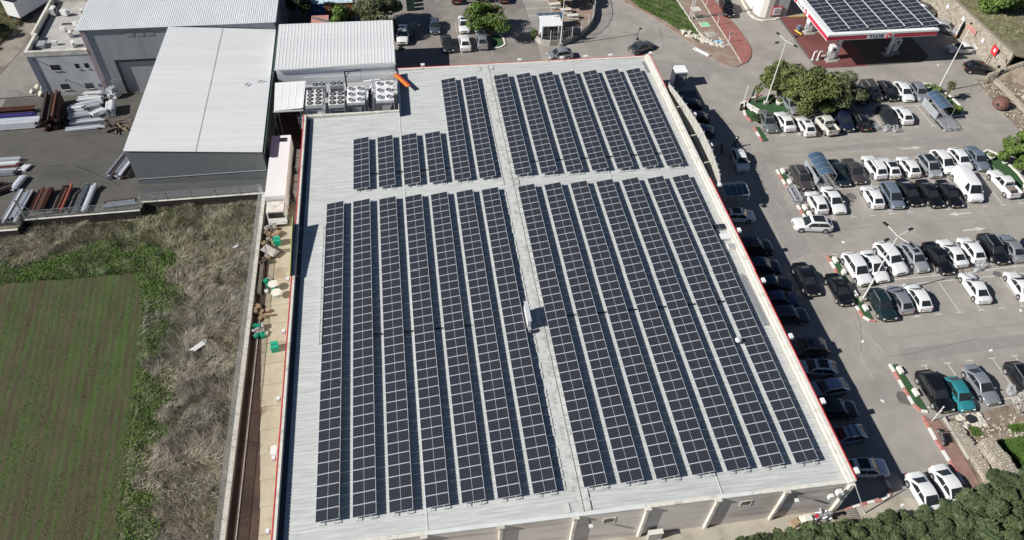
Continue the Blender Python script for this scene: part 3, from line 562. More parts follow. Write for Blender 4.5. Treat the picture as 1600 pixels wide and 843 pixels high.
# ================================================================== roof equipment
def roof_gear():
    # tall white inverter cabinets on the ridge walkway
    t = thing('inverter_cabinet', 'tall white cabinet bank standing on the ridge walkway among the solar rows', 'cabinet', (20.15,18.5,5.38))
    for k in range(4): MB().box(-0.15,-1.22+k*0.62,0.25,0.15,-0.64+k*0.62,1.45).build('cabinet_unit', 'white_unit', t, local=True)
    MB().box(-0.24,-1.25,0.0,-0.16,1.25,0.24).box(0.16,-1.25,0,0.24,1.25,0.24).box(-0.2,-1.3,1.46,0.2,1.3,1.5).build('frame', 'alu', t, local=True)
    MB().box(-0.12,-1.75,0.1,0.12,-1.35,0.7).build('junction_box', 'grey_unit', t, local=True)
    t = thing('roof_box', 'low white flat box beside the loose panel at the right roof edge', 'roof unit', (44.2,27.7,rz_(44)+0.03))
    MB().box(-0.75,-0.42,0.06,0.75,0.42,0.3).build('case', 'sign_white', t, local=True); MB().box(-0.7,-0.5,0,-0.5,0.5,0.055).box(0.5,-0.5,0,0.7,0.5,0.055).build('skid', 'grey_unit', t, local=True)
    t = thing('roof_hatch', 'small grey hatch kerb just past the loose panel and white box', 'roof hatch', (44.3,26.2,rz_(44)+0.03))
    MB().box(-0.5,-0.4,0,0.5,0.4,0.22).build('kerb', 'cream_dirty', t, local=True); MB().box(-0.42,-0.32,0.222,0.42,0.32,0.26).build('lid', 'grey_unit', t, local=True)
    t = thing('roof_ventilator', 'small silver turbine ventilator between the two rightmost front solar rows', 'ventilator', (40.35,13.4,rz_(40)))
    MB().lathe([(0.16,0),(0.16,0.35)], n=12).build('duct', 'galvanised', t, local=True)
    MB().lathe([(0.14,0.352),(0.30,0.45),(0.33,0.6),(0.24,0.74),(0.06,0.80)], n=14).build('turbine_head', 'alu', t, local=True, smooth=40)
    # long cable ladder left of the front block
    t = thing('cable_ladder', 'long narrow cable ladder along the left of the front solar rows', 'cable ladder', (-0.1,18,5.0))
    MB().box(-0.13,0,0.1,-0.08,16.6,0.2).box(0.08,0,0.1,0.13,16.6,0.2).build('rail', 'galvanised', t, local=True)
    for k in range(12): MB().box(-0.078,0.2+k*1.45,0.12,0.078,0.27+k*1.45,0.16).build('rung', 'galvanised', t, local=True)
    for i, (x, y0, y1, n, lab) in enumerate(((44.15,15.2,22.4,6,'bundle of parallel pipes on the roof by the right front edge'),(43.45,42.0,44.7,3,'short bundle of pipes by the right edge near the cross aisle'),(44.3,61.0,64.0,4,'bundle of pipes in the far right roof corner'))):
        t = thing('pipe_bundle', lab, 'pipes', (x,y0,rz_(44)+0.05), 0, 'pipe bundles at the roof edge')
        for k in range(n): MB().tube((-0.35+k*0.11+0.02,0.1*(k%2),0.06),(-0.35+k*0.11-0.08,y1-y0-0.2*(k%3),0.06),0.035,6).build('pipe', 'galvanised' if k%3 else 'steel_grey', t, local=True)
    # signboard on the left parapet (edge-on, throws the broad shadow)
    t = thing('roof_signboard', 'dark backed signboard with yellow green edge on left parapet', 'signboard', (-3.32,31,4.6))
    MB().hexa([(-0.04,-3.8,0.12),(0.04,-3.8,0.12),(0.04,3.8,0.12),(-0.04,3.8,0.12),(-0.04,-3.8,1.15),(0.04,-3.8,1.15),(0.04,3.8,1.95),(-0.04,3.8,1.95)]).build('board', 'navy_panel', t, local=True)
    MB().hexa([(-0.11,-3.82,0.6),(-0.045,-3.82,0.6),(-0.045,3.82,0.6),(-0.11,3.82,0.6),(-0.11,-3.82,1.17),(-0.045,-3.82,1.17),(-0.045,3.82,1.97),(-0.11,3.82,1.97)]).build('front_face', 'lime_paint', t, local=True)
    for y in (-3.5,0,3.5): MB().tube((0.06,y,0.9),(0.7,y,0.28),0.03,5).build('brace', 'galvanised', t, local=True)
    # floodlights along the parapets
    fl = None; who = {(47.45,50.3):'on the far part of the curved screen',(47.5,43.7):'on the near part of the curved screen',(46.1,36.2):'by the end of the curved screen',(45.75,28.4):'beside the small loose panel',(45.75,20.9):'above the parked navy cars',(45.75,13.4):'above the grey SUV in shade',(45.75,5.8):'above the second car from the near corner',(45.7,-1.3):'at the near right corner',
        (26.4,65.35):'on the rear edge near the bays',(32.5,65.35):'on the rear edge by the grey hatchback',(36.0,65.35):'on the rear edge right of the grey hatchback',(39.7,65.35):'on the rear edge below the grey saloon',(12.6,65.35):'on the rear edge in the annex shadow',(45.5,65.4):'at the far right corner'}
    for (x, y), lab in who.items():
        L = 'white floodlight box on the roof edge, '+lab
        if fl is None:
            fl = thing('floodlight', L, 'floodlight', (x,y,5.25), 0, 'floodlights along the roof edge')
            MB().rbox(0.12,0,0.22,0.34,0.55,0.26,0).build('housing', 'sign_white', fl, local=True); MB().rbox(0.301,0,0.2,0.02,0.45,0.18).build('lens', 'glass', fl, local=True)
            MB().box(-0.3,-0.05,0.05,-0.04,0.05,0.11).build('bracket', 'galvanised', fl, local=True)
        else: dup(fl, (x,y,5.25), math.pi/2 if y > 60 and x < 45 else 0, L)
    # curved louvre screen standing off the right wall
    P = [(45.95,57.0),(46.5,54.0),(46.95,50.4),(47.25,46.6),(47.15,42.1),(46.75,38.5),(46.4,36.7)]
    pts = []
    for i in range(len(P)-1):
        for k in range(5): a = k/5; pts.append((P[i][0]*(1-a)+P[i+1][0]*a, P[i][1]*(1-a)+P[i+1][1]*a))
    pts.append(P[-1])
    t = thing('louvre_screen', 'long curved pale louvre screen standing off the right side of the roof', 'screen', (46.9,47,4.6))
    for i in range(len(pts)-1):
        (xa,ya),(xb,yb) = pts[i], pts[i+1]; L = math.hypot(xb-xa,yb-ya); a = math.atan2(yb-ya,xb-xa)
        q = MB()
        for j in range(10): q.rbox((xa+xb)/2,(ya+yb)/2,3.45+j*0.255,L*1.0,0.05,0.30,a,rx=0.25)
        q.build('screen_panel', 'louvre', t)
        if i%2 == 0: MB().rbox(xa,ya,5.35,0.08,0.16,1.5,a).build('post', 'louvre', t)
    for y, x in ((52.2,46.5),(46.0,47.0),(40.5,46.8)): MB().tube((45.25,y,5.2),(x,y+0.3,5.3),0.07,6).build('strut', 'cream_dirty', t)
    # striped board leaning on the notch wall
    t = thing('warning_board', 'red orange and yellow striped board leaning at the chiller notch wall', 'board', (9.4,61.2,5.5))
    a = math.atan2(-3.1,1.7)
    for k, mt in enumerate(('orange_paint','red_paint','yellow_paint','orange_paint')): MB().rbox(0.13-0.16*k*0.9+0.25,0.05-0.09*k+0.1,0.42,3.5,0.155,0.10,a).build('stripe_plank', mt, t, local=True)
    MB().rbox(0.1,0.1,0.33,3.3,0.4,0.06,a).build('back_frame', 'dark_metal', t, local=True)

def fan_unit(name, label, x0, x1, y0, y1, ztop, nx, ny, zb, mat, vee=False, legs=True, group='roof chillers beside the annex'):
    t = thing(name, label, 'chiller', ((x0+x1)/2,(y0+y1)/2,zb), 0, group)
    h = 0.5 if not vee else 0.35
    MB().box(x0,y0,ztop-h,x1,y1,ztop).build('casing', mat, t)
    for i in range(nx):
        for j in range(ny):
            cx = x0+(i+.5)*(x1-x0)/nx; cy = y0+(j+.5)*(y1-y0)/ny; r = min((x1-x0)/nx,(y1-y0)/ny)*0.40
            f = MB().lathe([(r,0),(r,0.10),(r*0.9,0.12),(r*0.9,0.02)], (cx,cy,ztop+0.001), 16).build('fan', 'dark_metal' if not vee else 'white_unit', t)
            b = MB().lathe([(r*0.88,0.015),(r*0.88,0.03)], (cx,cy,ztop+0.004), 16, 0)
            b.build('fan_well', 'black_plastic', f)
            q = MB()
            for k in range(5):
                a = k*1.2566+i; q.rbox(cx+math.cos(a)*r*0.48,cy+math.sin(a)*r*0.48,ztop+0.055,r*0.72,r*0.22,0.015,a)
            q.lathe([(r*0.2,0.04),(r*0.2,0.075)], (cx,cy,ztop), 8).build('fan_blade', 'grey_unit', f)
    if vee:
        MB().hexa([(x0+0.95,y0+0.12,zb+0.3),(x1-0.95,y0+0.12,zb+0.3),(x1-0.95,y1-0.1,zb+0.3),(x0+0.95,y1-0.1,zb+0.3),(x0+0.15,y0+0.12,ztop-h),(x1-0.15,y0+0.12,ztop-h),(x1-0.15,y1-0.1,ztop-h),(x0+0.15,y1-0.1,ztop-h)]).build('coil', 'grey_unit', t)
    elif legs: MB().box(x0+0.1,y0+0.1,ztop-1.0,x1-0.1,y1-0.1,ztop-h).build('coil', 'grey_unit', t)
    if legs:
        q = MB()
        for x in (x0+0.06,x1-0.06):
            for y in (y0+0.06,(y0+y1)/2,y1-0.06): q.box(x-0.05,y-0.05,zb,x+0.05,y+0.05,ztop-h)
        q.build('legs_frame', 'galvanised', t)
    return t
def chillers():
    T = thing('plant_platform', 'raised plant platform with grating floor between the annex and the main roof', 'platform', (3,60.5,0))
    MB().box(-4.0,55.7,2.9,8.9,65.8,3.05).build('deck', 'grey_unit', T)
    q = MB()
    for k in range(7):
        for y in (56.0,65.4): q.box(-3.9+k*2.1,y-0.08,0,-3.74+k*2.1,y+0.08,2.9)
    q.build('column_frame', 'galvanised', T)
    rl = MB()
    for k in range(60): rl.box(-3.95+k*0.21,65.72,3.05,-3.92+k*0.21,65.75,4.2)
    rl.box(-3.98,65.70,4.2,8.8,65.78,4.26); tag(rl.build('railing', 'steel_white', T), kind='stuff')
    rl = MB()
    for k in range(6): rl.box(-3.7+k*1.5,55.75,3.05,-3.64+k*1.5,55.81,4.3)
    rl.box(-3.7,55.76,4.3,3.9,55.8,4.35).box(-3.7,55.76,3.7,3.9,55.8,3.74).build('front_rail', 'galvanised', T)
    fan_unit('chiller', 'eight fan rooftop chiller nearest the white lean-to roof', -3.15,-1.0,57.2,60.75,5.5,2,4,3.05,'white_unit')
    fan_unit('chiller', 'six fan chiller with dark fans, beside the eight fan one', -0.2,1.85,57.0,60.0,5.5,2,3,3.05,'white_unit')
    fan_unit('chiller', 'white vee-shaped chiller with pale fans next to the dark fan chiller', 2.2,4.5,57.2,61.0,5.5,2,3,3.05,'steel_white',True)
    fan_unit('chiller', 'white vee-shaped chiller nearest the dark screen wall', 6.0,8.35,57.3,62.0,5.5,2,3,3.05,'steel_white',True)
    fan_unit('condenser', 'small two fan condenser behind the eight fan chiller', -2.6,-0.85,62.1,63.3,5.0,2,1,3.05,'grey_unit',False,True)
    fan_unit('condenser', 'small two fan condenser behind the six fan chiller', -0.2,1.55,62.2,63.3,5.0,2,1,3.05,'grey_unit',False,True)
    t = thing('pump_skid', 'tangle of white pipes and valves between the two white chillers', 'pipework', (5.2,60,3.05), 0)
    for a, b, r in (((-0.4,-2.5,0.3),(-0.4,2.6,0.3),0.12),((0.3,-2.4,0.9),(0.3,2.9,0.9),0.10),((-0.4,2.6,0.3),(0.3,2.6,1.6),0.10),((0.3,2.9,0.9),(0.3,2.9,2.2),0.10),((-0.9,2.9,1.9),(1.4,2.9,2.1),0.12),((-0.2,-2.6,0.6),(0.9,-2.6,0.6),0.11)): MB().tube(a,b,r,8).build('pipe', 'steel_white', t, local=True)
    for k in range(4): MB().lathe([(0.2,0),(0.24,0.1),(0.24,0.5),(0.12,0.6)], (-0.1,-1.8+k*1.1,1.0), 10).build('pump', 'dark_metal', t, local=True)
    t = thing('duct_elbow', 'white pipe elbow by the dark screen wall', 'pipe', (8.65,58.2,3.05))
    MB().tube((0,-0.9,0.5),(0,0.9,0.5),0.16,8).build('pipe', 'steel_white', t, local=True); MB().tube((0,0.9,0.5),(0,0.9,2.0),0.16,8).build('riser', 'steel_white', t, local=True)
    t = thing('davit_crane', 'slim dark hoist post with bent jib above the chillers', 'crane', (1.95,63.4,3.05))
    MB().tube((0,0,0),(0,0,3.3),0.10,8).build('post', 'dark_metal', t, local=True); MB().tube((0,0,3.25),(2.2,0.1,3.35),0.07,6).tube((0.05,0,2.4),(0.75,0.05,3.3),0.05,6).build('jib', 'dark_metal', t, local=True)
    MB().tube((2.15,0.1,3.3),(2.0,0,1.8),0.015,4).build('hoist_cable', 'dark_metal', t, local=True)
roof_gear(); chillers()

# ================================================================== BUILDINGS ON THE LEFT
def left_buildings():
    # big white shed
    T = thing('white_shed', 'big shed with smooth white roof and dark grey green end wall', 'warehouse', (-16,60,0))
    a, b, c, d = (-24.58,50.3,5.2), (-8.25,49.53,4.3), (-8.54,78.6,4.53), (-23.6,78.6,5.81)
    ribbed(a, d, c, b, 0.42, 0.05, 0.03, 0.04).build('roof_sheet', 'roof_white', T)
    # joint line and eaves trims
    ja = Vector(a).lerp(Vector(b),0.515); jd = Vector(d).lerp(Vector(c),0.50)
    MB().hexa([(ja.x-0.025,ja.y,ja.z+0.052),(ja.x+0.025,ja.y,ja.z+0.052),(jd.x+0.025,jd.y,jd.z+0.052),(jd.x-0.025,jd.y,jd.z+0.052),(ja.x-0.025,ja.y,ja.z+0.065),(ja.x+0.025,ja.y,ja.z+0.065),(jd.x+0.025,jd.y,jd.z+0.065),(jd.x-0.025,jd.y,jd.z+0.065)]).build('roof_joint', 'concrete', T)
    MB().face([(a[0]+0.15,a[1]+0.12,-1.0),(b[0]-0.1,b[1]+0.12,-1.0),(b[0]-0.1,b[1]+0.12,b[2]-0.03),(a[0]+0.15,a[1]+0.12,a[2]-0.03)]).face([(b[0]-0.1,b[1]+0.12,-1),(c[0]-0.1,c[1],-5),(c[0]-0.1,c[1],c[2]-0.03),(b[0]-0.1,b[1]+0.12,b[2]-0.03)]).face([(d[0]+0.15,d[1],-5.2),(a[0]+0.15,a[1]+0.12,-1),(a[0]+0.15,a[1]+0.12,a[2]-0.03),(d[0]+0.15,d[1],d[2]-0.03)]).build('wall', 'green_cladding', T)
    MB().hexa([(a[0]+0.2,a[1]+0.06,0.62),(b[0]-0.15,b[1]+0.06,1.35),(b[0]-0.15,b[1]+0.115,1.35),(a[0]+0.2,a[1]+0.115,0.62),(a[0]+0.2,a[1]+0.06,0.67),(b[0]-0.15,b[1]+0.06,1.40),(b[0]-0.15,b[1]+0.115,1.40),(a[0]+0.2,a[1]+0.115,0.67)]).build('wall_flashing', 'grey_unit', T)
    MB().hexa([(b[0]-0.05,b[1],b[2]-0.4),(b[0]+0.28,b[1],b[2]-0.4),(c[0]+0.28,c[1],c[2]-0.4),(c[0]-0.05,c[1],c[2]-0.4),(b[0]-0.05,b[1],b[2]-0.1),(b[0]+0.28,b[1],b[2]-0.1),(c[0]+0.28,c[1],c[2]-0.1),(c[0]-0.05,c[1],c[2]-0.1)]).build('gutter', 'green_metal', T)
    for x, y, r in ((-9.64,64.74,0.5),(-11.33,64.0,1.1)):
        z = 4.56+(-8.4-x)*0.062+0.03
        link('roof_debris', MB().rbox(0,0,0.05,0.75,0.09,0.06).mesh('roof_debris','dark_metal'), None, (x,y,z), r, 'small dark strip of debris lying %s on the white shed roof' % ('near its right edge' if x > -10 else 'further from the right edge'), 'debris')
    # tall grey hall
    T = thing('grey_hall', 'tall grey hall with ribbed pale roof and large door opening', 'warehouse', (-20,78,0))
    ribbed((-33.1,70.75,10.05), (-6.95,70.75,10.0), (-6.95,100,10.6), (-33.1,100,10.65), 0.29, 0.05, 0.03, 0.03).build('roof_sheet', 'roof_pale', T)
    MB().box(-32.7,71.0,4.95,-7.2,71.25,9.9).box(-32.7,71.0,0,-29.4,71.25,4.949).box(-24.4,71.0,0,-7.2,71.25,4.949).build('wall', 'grey_cladding', T)
    MB().box(-32.7,71.252,0,-32.45,99.8,9.9).box(-7.45,71.252,0,-7.2,99.8,9.9).build('side_wall', 'grey_cladding', T)
    MB().box(-29.4,71.15,0,-24.4,71.22,4.9).build('sliding_door', 'grey_unit', T)
    MB().box(-29.75,70.9,0,-29.42,70.99,5.25).box(-29.42,70.9,4.96,-24.2,70.99,5.25).build('door_frame', 'dark_metal', T)
    MB().box(-32.6,70.95,0,-29.8,70.995,2.2).build('plinth', 'grey_cladding_low', T)
    for k in range(3): MB().box(-26.9+k*1.3,70.96,8.7,-26.0+k*1.3,70.995,9.5).build('vent_panel', 'grey_cladding_low', T)
    for k in range(2): MB().tube((-32.55+k*0.40,70.86,0.9),(-32.55+k*0.40,70.86,9.8),0.045,6).build('pipe', 'pink_pipe', T)
    # office block with parapet and roof units
    T = thing('office_block', 'low grey office block with white parapet and air conditioners on its roof', 'office', (-37,78,0))
    MB().box(-40.5,71.0,0,-32.72,71.25,6.4).build('front_wall', 'plaster_grey', T)
    MB().box(-40.75,70.93,0,-39.95,70.995,6.39).box(-40.75,70.996,0,-40.5,75.7,6.4).box(-41.2,75.7,0,-40.95,99,6.4).build('side_wall', 'plaster_blue', T)
    MB().box(-40.5,71.26,6.15,-32.75,99,6.25).build('roof', 'roof_felt', T)
    MB().box(-40.8,70.94,6.401,-40.45,75.75,7.1).box(-40.449,70.94,6.401,-32.75,71.3,7.1).box(-41.25,75.751,6.401,-40.9,99,7.1).box(-40.899,75.751,6.401,-40.45,76.0,7.1).box(-40.89,86.2,6.26,-33,86.45,7.3).build('parapet', 'cream_paint', T)
    for (xa, xb, za, zb) in ((-38.35,-37.15,4.1,4.98),(-35.12,-34.62,4.2,5.0),(-33.9,-33.35,4.2,5.0),(-38.2,-37.1,1.0,1.9),(-34.95,-33.9,0.95,1.85)):
        f = MB().box(xa-0.05,70.90,za-0.07,xb+0.05,70.992,za).build('window', 'cream_paint', T)
        MB().box(xa,70.975,za,xb,70.99,zb).build('pane', 'window_glass', f)
    MB().box(-33.22,70.96,1.2,-32.9,70.992,1.6).build('plaque', 'steel_blue', T)
    for k in range(2): MB().box(-40.0+k*2.9,70.5,(5.95,2.55)[k],-39.9+k*2.9,70.99,(6.05,2.65)[k]).build('lamp_arm', 'dark_metal', T)
    settle(bpy.data.objects['grey_hall'],1.078); settle(bpy.data.objects['office_block'],1.078)
    # roof units
    ac = None
    for i, (x, y, s, lab) in enumerate(((-40.05,82.6,1.2,'tall unit in the shade of the side parapet'),(-38.5,82.2,0.95,'unit near the far end of the roof'),(-36.2,82.6,0.7,'unit near the far wall beside the hall roof'),(-37.6,77.6,0.7,'unit in the middle of the roof'),(-36.2,76.1,0.85,'larger unit beside the hall roof corner'),(-37.8,74.0,0.7,'unit near the front parapet'),(-35.2,73.4,0.8,'unit by the front parapet and hall corner'),(-36.2,78.9,0.7,'unit tucked beside the edge of the hall roof'))):
        L = 'cream air conditioner, '+lab
        if ac is None:
            ac = thing('air_conditioner', L, 'air conditioner', (x,y,6.25), 0, 'air conditioners on the office roof')
            MB().box(-0.25,-0.5,0.12,0.25,0.5,0.95).build('case', 'white_unit', ac, local=True)
            f = MB(); f.tube((0.252,0,0.53),(0.275,0,0.53),0.33,14).build('grille', 'dark_metal', ac, local=True)
            MB().box(-0.25,-0.4,0,0.25,-0.3,0.115).box(-0.25,0.3,0,0.25,0.4,0.115).build('foot', 'grey_unit', ac, local=True); ac.scale = (s,s,s)
        else: settle(dup(ac, (x,y,6.25), (0,1.2,0.4,1.4,0.3,1.5,0.5,1.3)[i], L, None, (s,s,s)),1.078)
    settle(ac,1.078)
    t = thing('skylight_well', 'dark rectangular well in the office roof behind the middle unit', 'skylight', (-37.2,79.5,6.25))
    MB().box(-1.25,-0.35,0.0,1.25,0.35,0.12).build('kerb', 'cream_dirty', t, local=True); MB().box(-1.12,-0.25,0.121,1.12,0.25,0.15).build('glazing', 'window_glass', t, local=True)
    t = thing('access_box', 'grey roof access box beside the front corner of the parapet', 'access box', (-39.5,73.8,6.25)); MB().box(-0.5,-0.7,0,0.5,0.7,0.45).build('case','grey_unit',t,local=True); MB().box(-0.52,-0.72,0.451,0.52,0.72,0.5).build('lid','grey_cladding',t,local=True)
    for q in ('skylight_well','access_box'): settle(bpy.data.objects[q],1.078)
    # white ribbed annex
    T = thing('white_annex', 'white annex with strongly ribbed flat roof behind the chillers', 'annex', (0.6,72,0))
    ribbed((-7.65,66.1,5.55),(8.85,66.3,5.55),(8.9,77.4,5.9),(-7.75,77.6,5.9),0.47,0.05,0.030,0.03).build('roof_sheet', 'roof_white', T)
    MB().box(-7.55,66.3,0,8.75,66.5,5.5).build('front_wall', 'white_panel', T); MB().box(8.5,66.501,0,8.75,77.2,5.5).box(-7.55,66.501,0,-7.3,77.2,5.5).box(-7.299,77.0,0,8.499,77.2,5.5).build('wall', 'white_panel', T)
    MB().box(-7.7,66.05,5.36,8.9,66.14,5.56).build('eaves_trim', 'sign_white', T)
    T = thing('lean_to', 'small white lean-to roof on slim posts at the head of the alley', 'lean-to', (-6,62.5,0))
    ribbed((-7.46,58.2,4.25),(-3.73,58.5,4.25),(-3.6,64.85,4.3),(-7.75,64.75,4.3),0.9,0.04,0.02,0.03).build('roof_sheet', 'sign_white', T)
    MB().box(-7.5,58.1,4.05,-3.7,58.2,4.22).build('edge_beam', 'steel_white', T)
    for x in (-7.6,-7.0,-4.1): MB().box(x-0.06,58.3,0,x+0.06,58.42,4.04).build('post', 'galvanised', T)
    q = MB()
    for k in range(9): q.tube((-4.6,58.4,0.2+k*0.35),(-3.7,58.4,0.2+k*0.35),0.03,5)
    for k in range(8): q.tube((-4.6,58.4,0.2+k*0.35),(-3.7,58.4,0.55+k*0.35),0.02,5)
    q.tube((-4.6,58.4,0),(-4.6,58.4,3.3),0.04,5).tube((-3.7,58.4,0),(-3.7,58.4,3.3),0.04,5).build('lattice_frame', 'galvanised', T)
left_buildings()

# ================================================================== YARD
def beam_stack(label, x0, y0, x1, y1, n, width, layers, mats, z0=0.12, bh=0.22, group='steel stacks in the yard', seed=1):
    r = random.Random(seed); L = math.hypot(x1-x0,y1-y0); a = math.atan2(y1-y0,x1-x0)
    t = thing('steel_stack', label, 'steel stack', ((x0+x1)/2,(y0+y1)/2,0), a, group)
    for k in range(3): MB().rbox((-0.36+0.36*k)*L,0,z0/2,0.14,width*1.0,z0-0.004).build('bearer', 'wood_grey', t, local=True)
    for l in range(layers):
        for k in range(n):
            if l and r.random() < 0.25: continue
            ll = L*(0.80+0.2*r.random()); off = (L-ll)*(r.random()-.5); bw = width/n*0.86; y = (k+.5)*width/n-width/2+r.uniform(-.02,.02)
            q = MB(); z = z0+l*(bh+0.012)
            if r.random() < 0.5: q.rbox(off,y,z+bh/2,ll,bw,bh-0.01)
            else:  # channel section: web and flanges
                q.rbox(off,y,z+0.02,ll,bw,0.035); q.rbox(off,y-bw*0.42,z+bh/2,ll,bw*0.16,bh-0.02); q.rbox(off,y+bw*0.42,z+bh/2,ll,bw*0.16,bh-0.02)
            q.build('steel_beam', mats[r.randrange(len(mats))], t, local=True)
    return t
def yard():
    def S(*a, **k): settle(beam_stack(*a, **k), None, True)
    S('tall rust brown stack of beams in front of the office block', -39.4,70.6,-37.2,61.4,6,1.9,6,['steel_rust','steel_brown'],0.15,0.30,seed=2)
    S('long white stack topped with a purple sheet left of the rusty stack', -46.5,63.9,-39.6,64.2,5,2.0,4,['steel_white','steel_light'],0.12,0.2,seed=3)
    S('violet bundle lying along the back of the long white stack', -46.4,65.35,-40.4,65.6,3,0.8,4,['steel_blue'],0.1,0.22,seed=4)
    S('low rust brown stack behind the violet bundle', -46.6,67.4,-41.2,67.6,4,1.6,3,['steel_rust'],0.12,0.22,seed=5)
    S('pair of long pale beams in front of the white sheet stacks', -36.1,62.4,-30.9,62.9,3,0.9,1,['steel_light'],0.1,0.25,seed=6)
    S('white sheet bundle near the middle of the white stacks', -36.2,66.6,-32.3,68.2,4,2.0,3,['steel_white','steel_light'],0.1,0.2,seed=7)
    S('pale grey bundle right beside the tall rusty stack', -36.2,64.9,-33.4,65.5,4,1.5,3,['steel_light','steel_white','steel_grey'],0.1,0.2,seed=8)
    S('white frame bundle close to the office wall', -35.4,70.2,-32.8,70.35,3,0.9,3,['steel_white'],0.1,0.22,seed=9)
    S('short upright facing white stack left of the timber heap', -31.2,67.9,-30.5,64.6,4,1.1,5,['steel_white','steel_light'],0.12,0.2,seed=10)
    S('grey wrapped bundle at the corner of the big hall door', -31.4,69.2,-30.9,72.0-1.4,3,1.4,5,['steel_light','steel_grey'],0.15,0.26,seed=11)
    S('grey stack of long beams at the near left corner of the white shed', -27.0,50.7,-26.3,56.3,7,2.3,3,['steel_grey','steel_light','steel_brown'],0.12,0.25,seed=12)
    S('brown bundle of pipes beside the near fence', -35.3,46.0,-35.2,50.4,7,1.6,2,['steel_brown','steel_rust'],0.1,0.18,seed=13)
    S('brown bundle with one red beam beside the near fence', -32.9,45.6,-32.7,50.7,5,1.1,2,['steel_brown','steel_brown','steel_rust'],0.1,0.18,seed=14)
    S('single red beam on the brown bundle by the fence', -32.35,45.5,-32.2,50.7,1,0.22,1,['steel_red'],0.45,0.2,seed=15)
    S('grey bundle of long pipes nearest the fence bend', -30.2,45.3,-30.0,50.7,6,1.5,2,['steel_grey','steel_light','steel_grey'],0.1,0.2,seed=16)
    S('blue grey bundle of pipes leaning near the fence corner', -38.0,44.3,-37.5,50.2,7,1.8,2,['steel_grey','steel_light','steel_brown'],0.1,0.2,seed=17)
    S('pale tube bundle at the far end of the left edge stacks', -45.2,56.5,-40.0,56.5,3,0.8,2,['steel_light'],0.1,0.24,seed=18)
    S('long white bundle in front of the pale tubes at the left edge', -45.2,55.5,-39.9,55.6,3,0.8,2,['steel_white','steel_red'],0.1,0.2,seed=19)
    S('short white sheets right of the long white bundle', -39.2,54.0,-38.9,55.5,4,1.0,1,['steel_white'],0.1,0.2,seed=20)
    S('white bundle pointing at the fence at the left edge', -39.1,50.0,-38.9,53.5,3,1.0,2,['steel_white','steel_light'],0.1,0.2,seed=21)
    S('grey stack at the very left edge above the fence', -43.5,54.0,-39.8,54.0,5,1.4,2,['steel_grey','steel_white'],0.1,0.2,seed=22)
    S('dark stack of low steel inside the fence near the shed', -27.9,46.4,-23.8,46.7,4,1.2,1,['steel_brown','steel_grey'],0.1,0.25,seed=23)
    S('dark grey stack at the left edge beyond the corner bundle', -42.6,49.5,-39.9,51.6,5,2.4,2,['steel_brown','steel_grey'],0.1,0.2,seed=24)
    S('stack of white sheets nearest the tall rusty stack', -36.6,66.4,-34.4,66.6,3,1.4,4,['steel_white'],0.1,0.2,seed=31)
    S('grey and white bundle between the white sheets and the office wall', -35.9,68.9,-32.6,69.2,4,1.4,3,['steel_white','steel_light'],0.1,0.2,seed=32)
    S('blue grey bundle right behind the pair of pale beams', -35.8,63.6,-31.4,64.1,4,1.3,2,['steel_grey','steel_light'],0.1,0.2,seed=33)
    S('small pale bundle left of the short white stack', -33.2,64.9,-31.9,66.6,4,1.0,3,['steel_light','steel_white'],0.1,0.2,seed=34)
    S('dark scrap beams in the shadow right of the rusty stack', -37.0,69.0,-36.6,62.8,3,1.0,2,['steel_brown'],0.1,0.25,seed=35)
    t = thing('timber_heap', 'loose heap of broken timber beside the white shed wall', 'timber heap', (-29.2,62.6,0), 0.4)
    r = random.Random(3)
    for k in range(14): MB().rbox(r.uniform(-1.4,1.4),r.uniform(-1.4,1.4),0.12+0.07*k*0.5,r.uniform(1.2,2.4),0.12,0.08,r.uniform(0,3.1),rx=0.1).build('plank', 'wood' if k%2 else 'wood_grey', t, local=True)
    t = thing('rubbish_heap', 'black heap of scrap in front of the short white stack', 'scrap heap', (-30.6,62.4,0), 0.9)
    for k in range(12): MB().rbox(r.uniform(-.8,.8),r.uniform(-1.6,1.6),0.15+0.09*k*0.6,r.uniform(0.4,1.3),r.uniform(.2,.6),0.14,r.uniform(0,3.1)).build('scrap_piece', 'junk_dark', t, local=True)
    t = thing('rock_pile', 'pale concrete rubble pile at the office corner', 'rubble', (-41.4,72.2,0))
    for k in range(10): q = rockmesh(0.75-0.03*k, 100+k); link('rock', q, t, (r.uniform(-.9,.9), r.uniform(-1.2,1.6), 0.3+0.08*k))
    for q in ('timber_heap','rubbish_heap','rock_pile'): settle(bpy.data.objects[q], None, True)
    # yard retaining wall in three runs
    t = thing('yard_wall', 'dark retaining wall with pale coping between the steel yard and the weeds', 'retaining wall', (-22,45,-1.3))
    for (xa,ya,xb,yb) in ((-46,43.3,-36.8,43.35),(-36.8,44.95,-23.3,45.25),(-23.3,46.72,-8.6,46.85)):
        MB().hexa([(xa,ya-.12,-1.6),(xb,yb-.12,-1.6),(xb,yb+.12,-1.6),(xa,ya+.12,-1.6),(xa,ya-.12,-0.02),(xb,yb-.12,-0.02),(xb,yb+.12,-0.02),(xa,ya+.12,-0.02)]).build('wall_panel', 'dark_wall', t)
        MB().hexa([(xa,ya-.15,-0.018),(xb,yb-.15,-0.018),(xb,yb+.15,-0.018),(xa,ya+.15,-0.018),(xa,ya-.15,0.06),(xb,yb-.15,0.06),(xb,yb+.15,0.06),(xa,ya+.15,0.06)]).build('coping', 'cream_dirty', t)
    for (xa,ya,xb,yb) in ((-36.8,43.4,-36.8,44.9),(-23.3,45.3,-23.3,46.7)): MB().box(xa-.12,ya,-1.6,xa+.12,yb,-0.02).build('wall_panel', 'dark_wall', t)
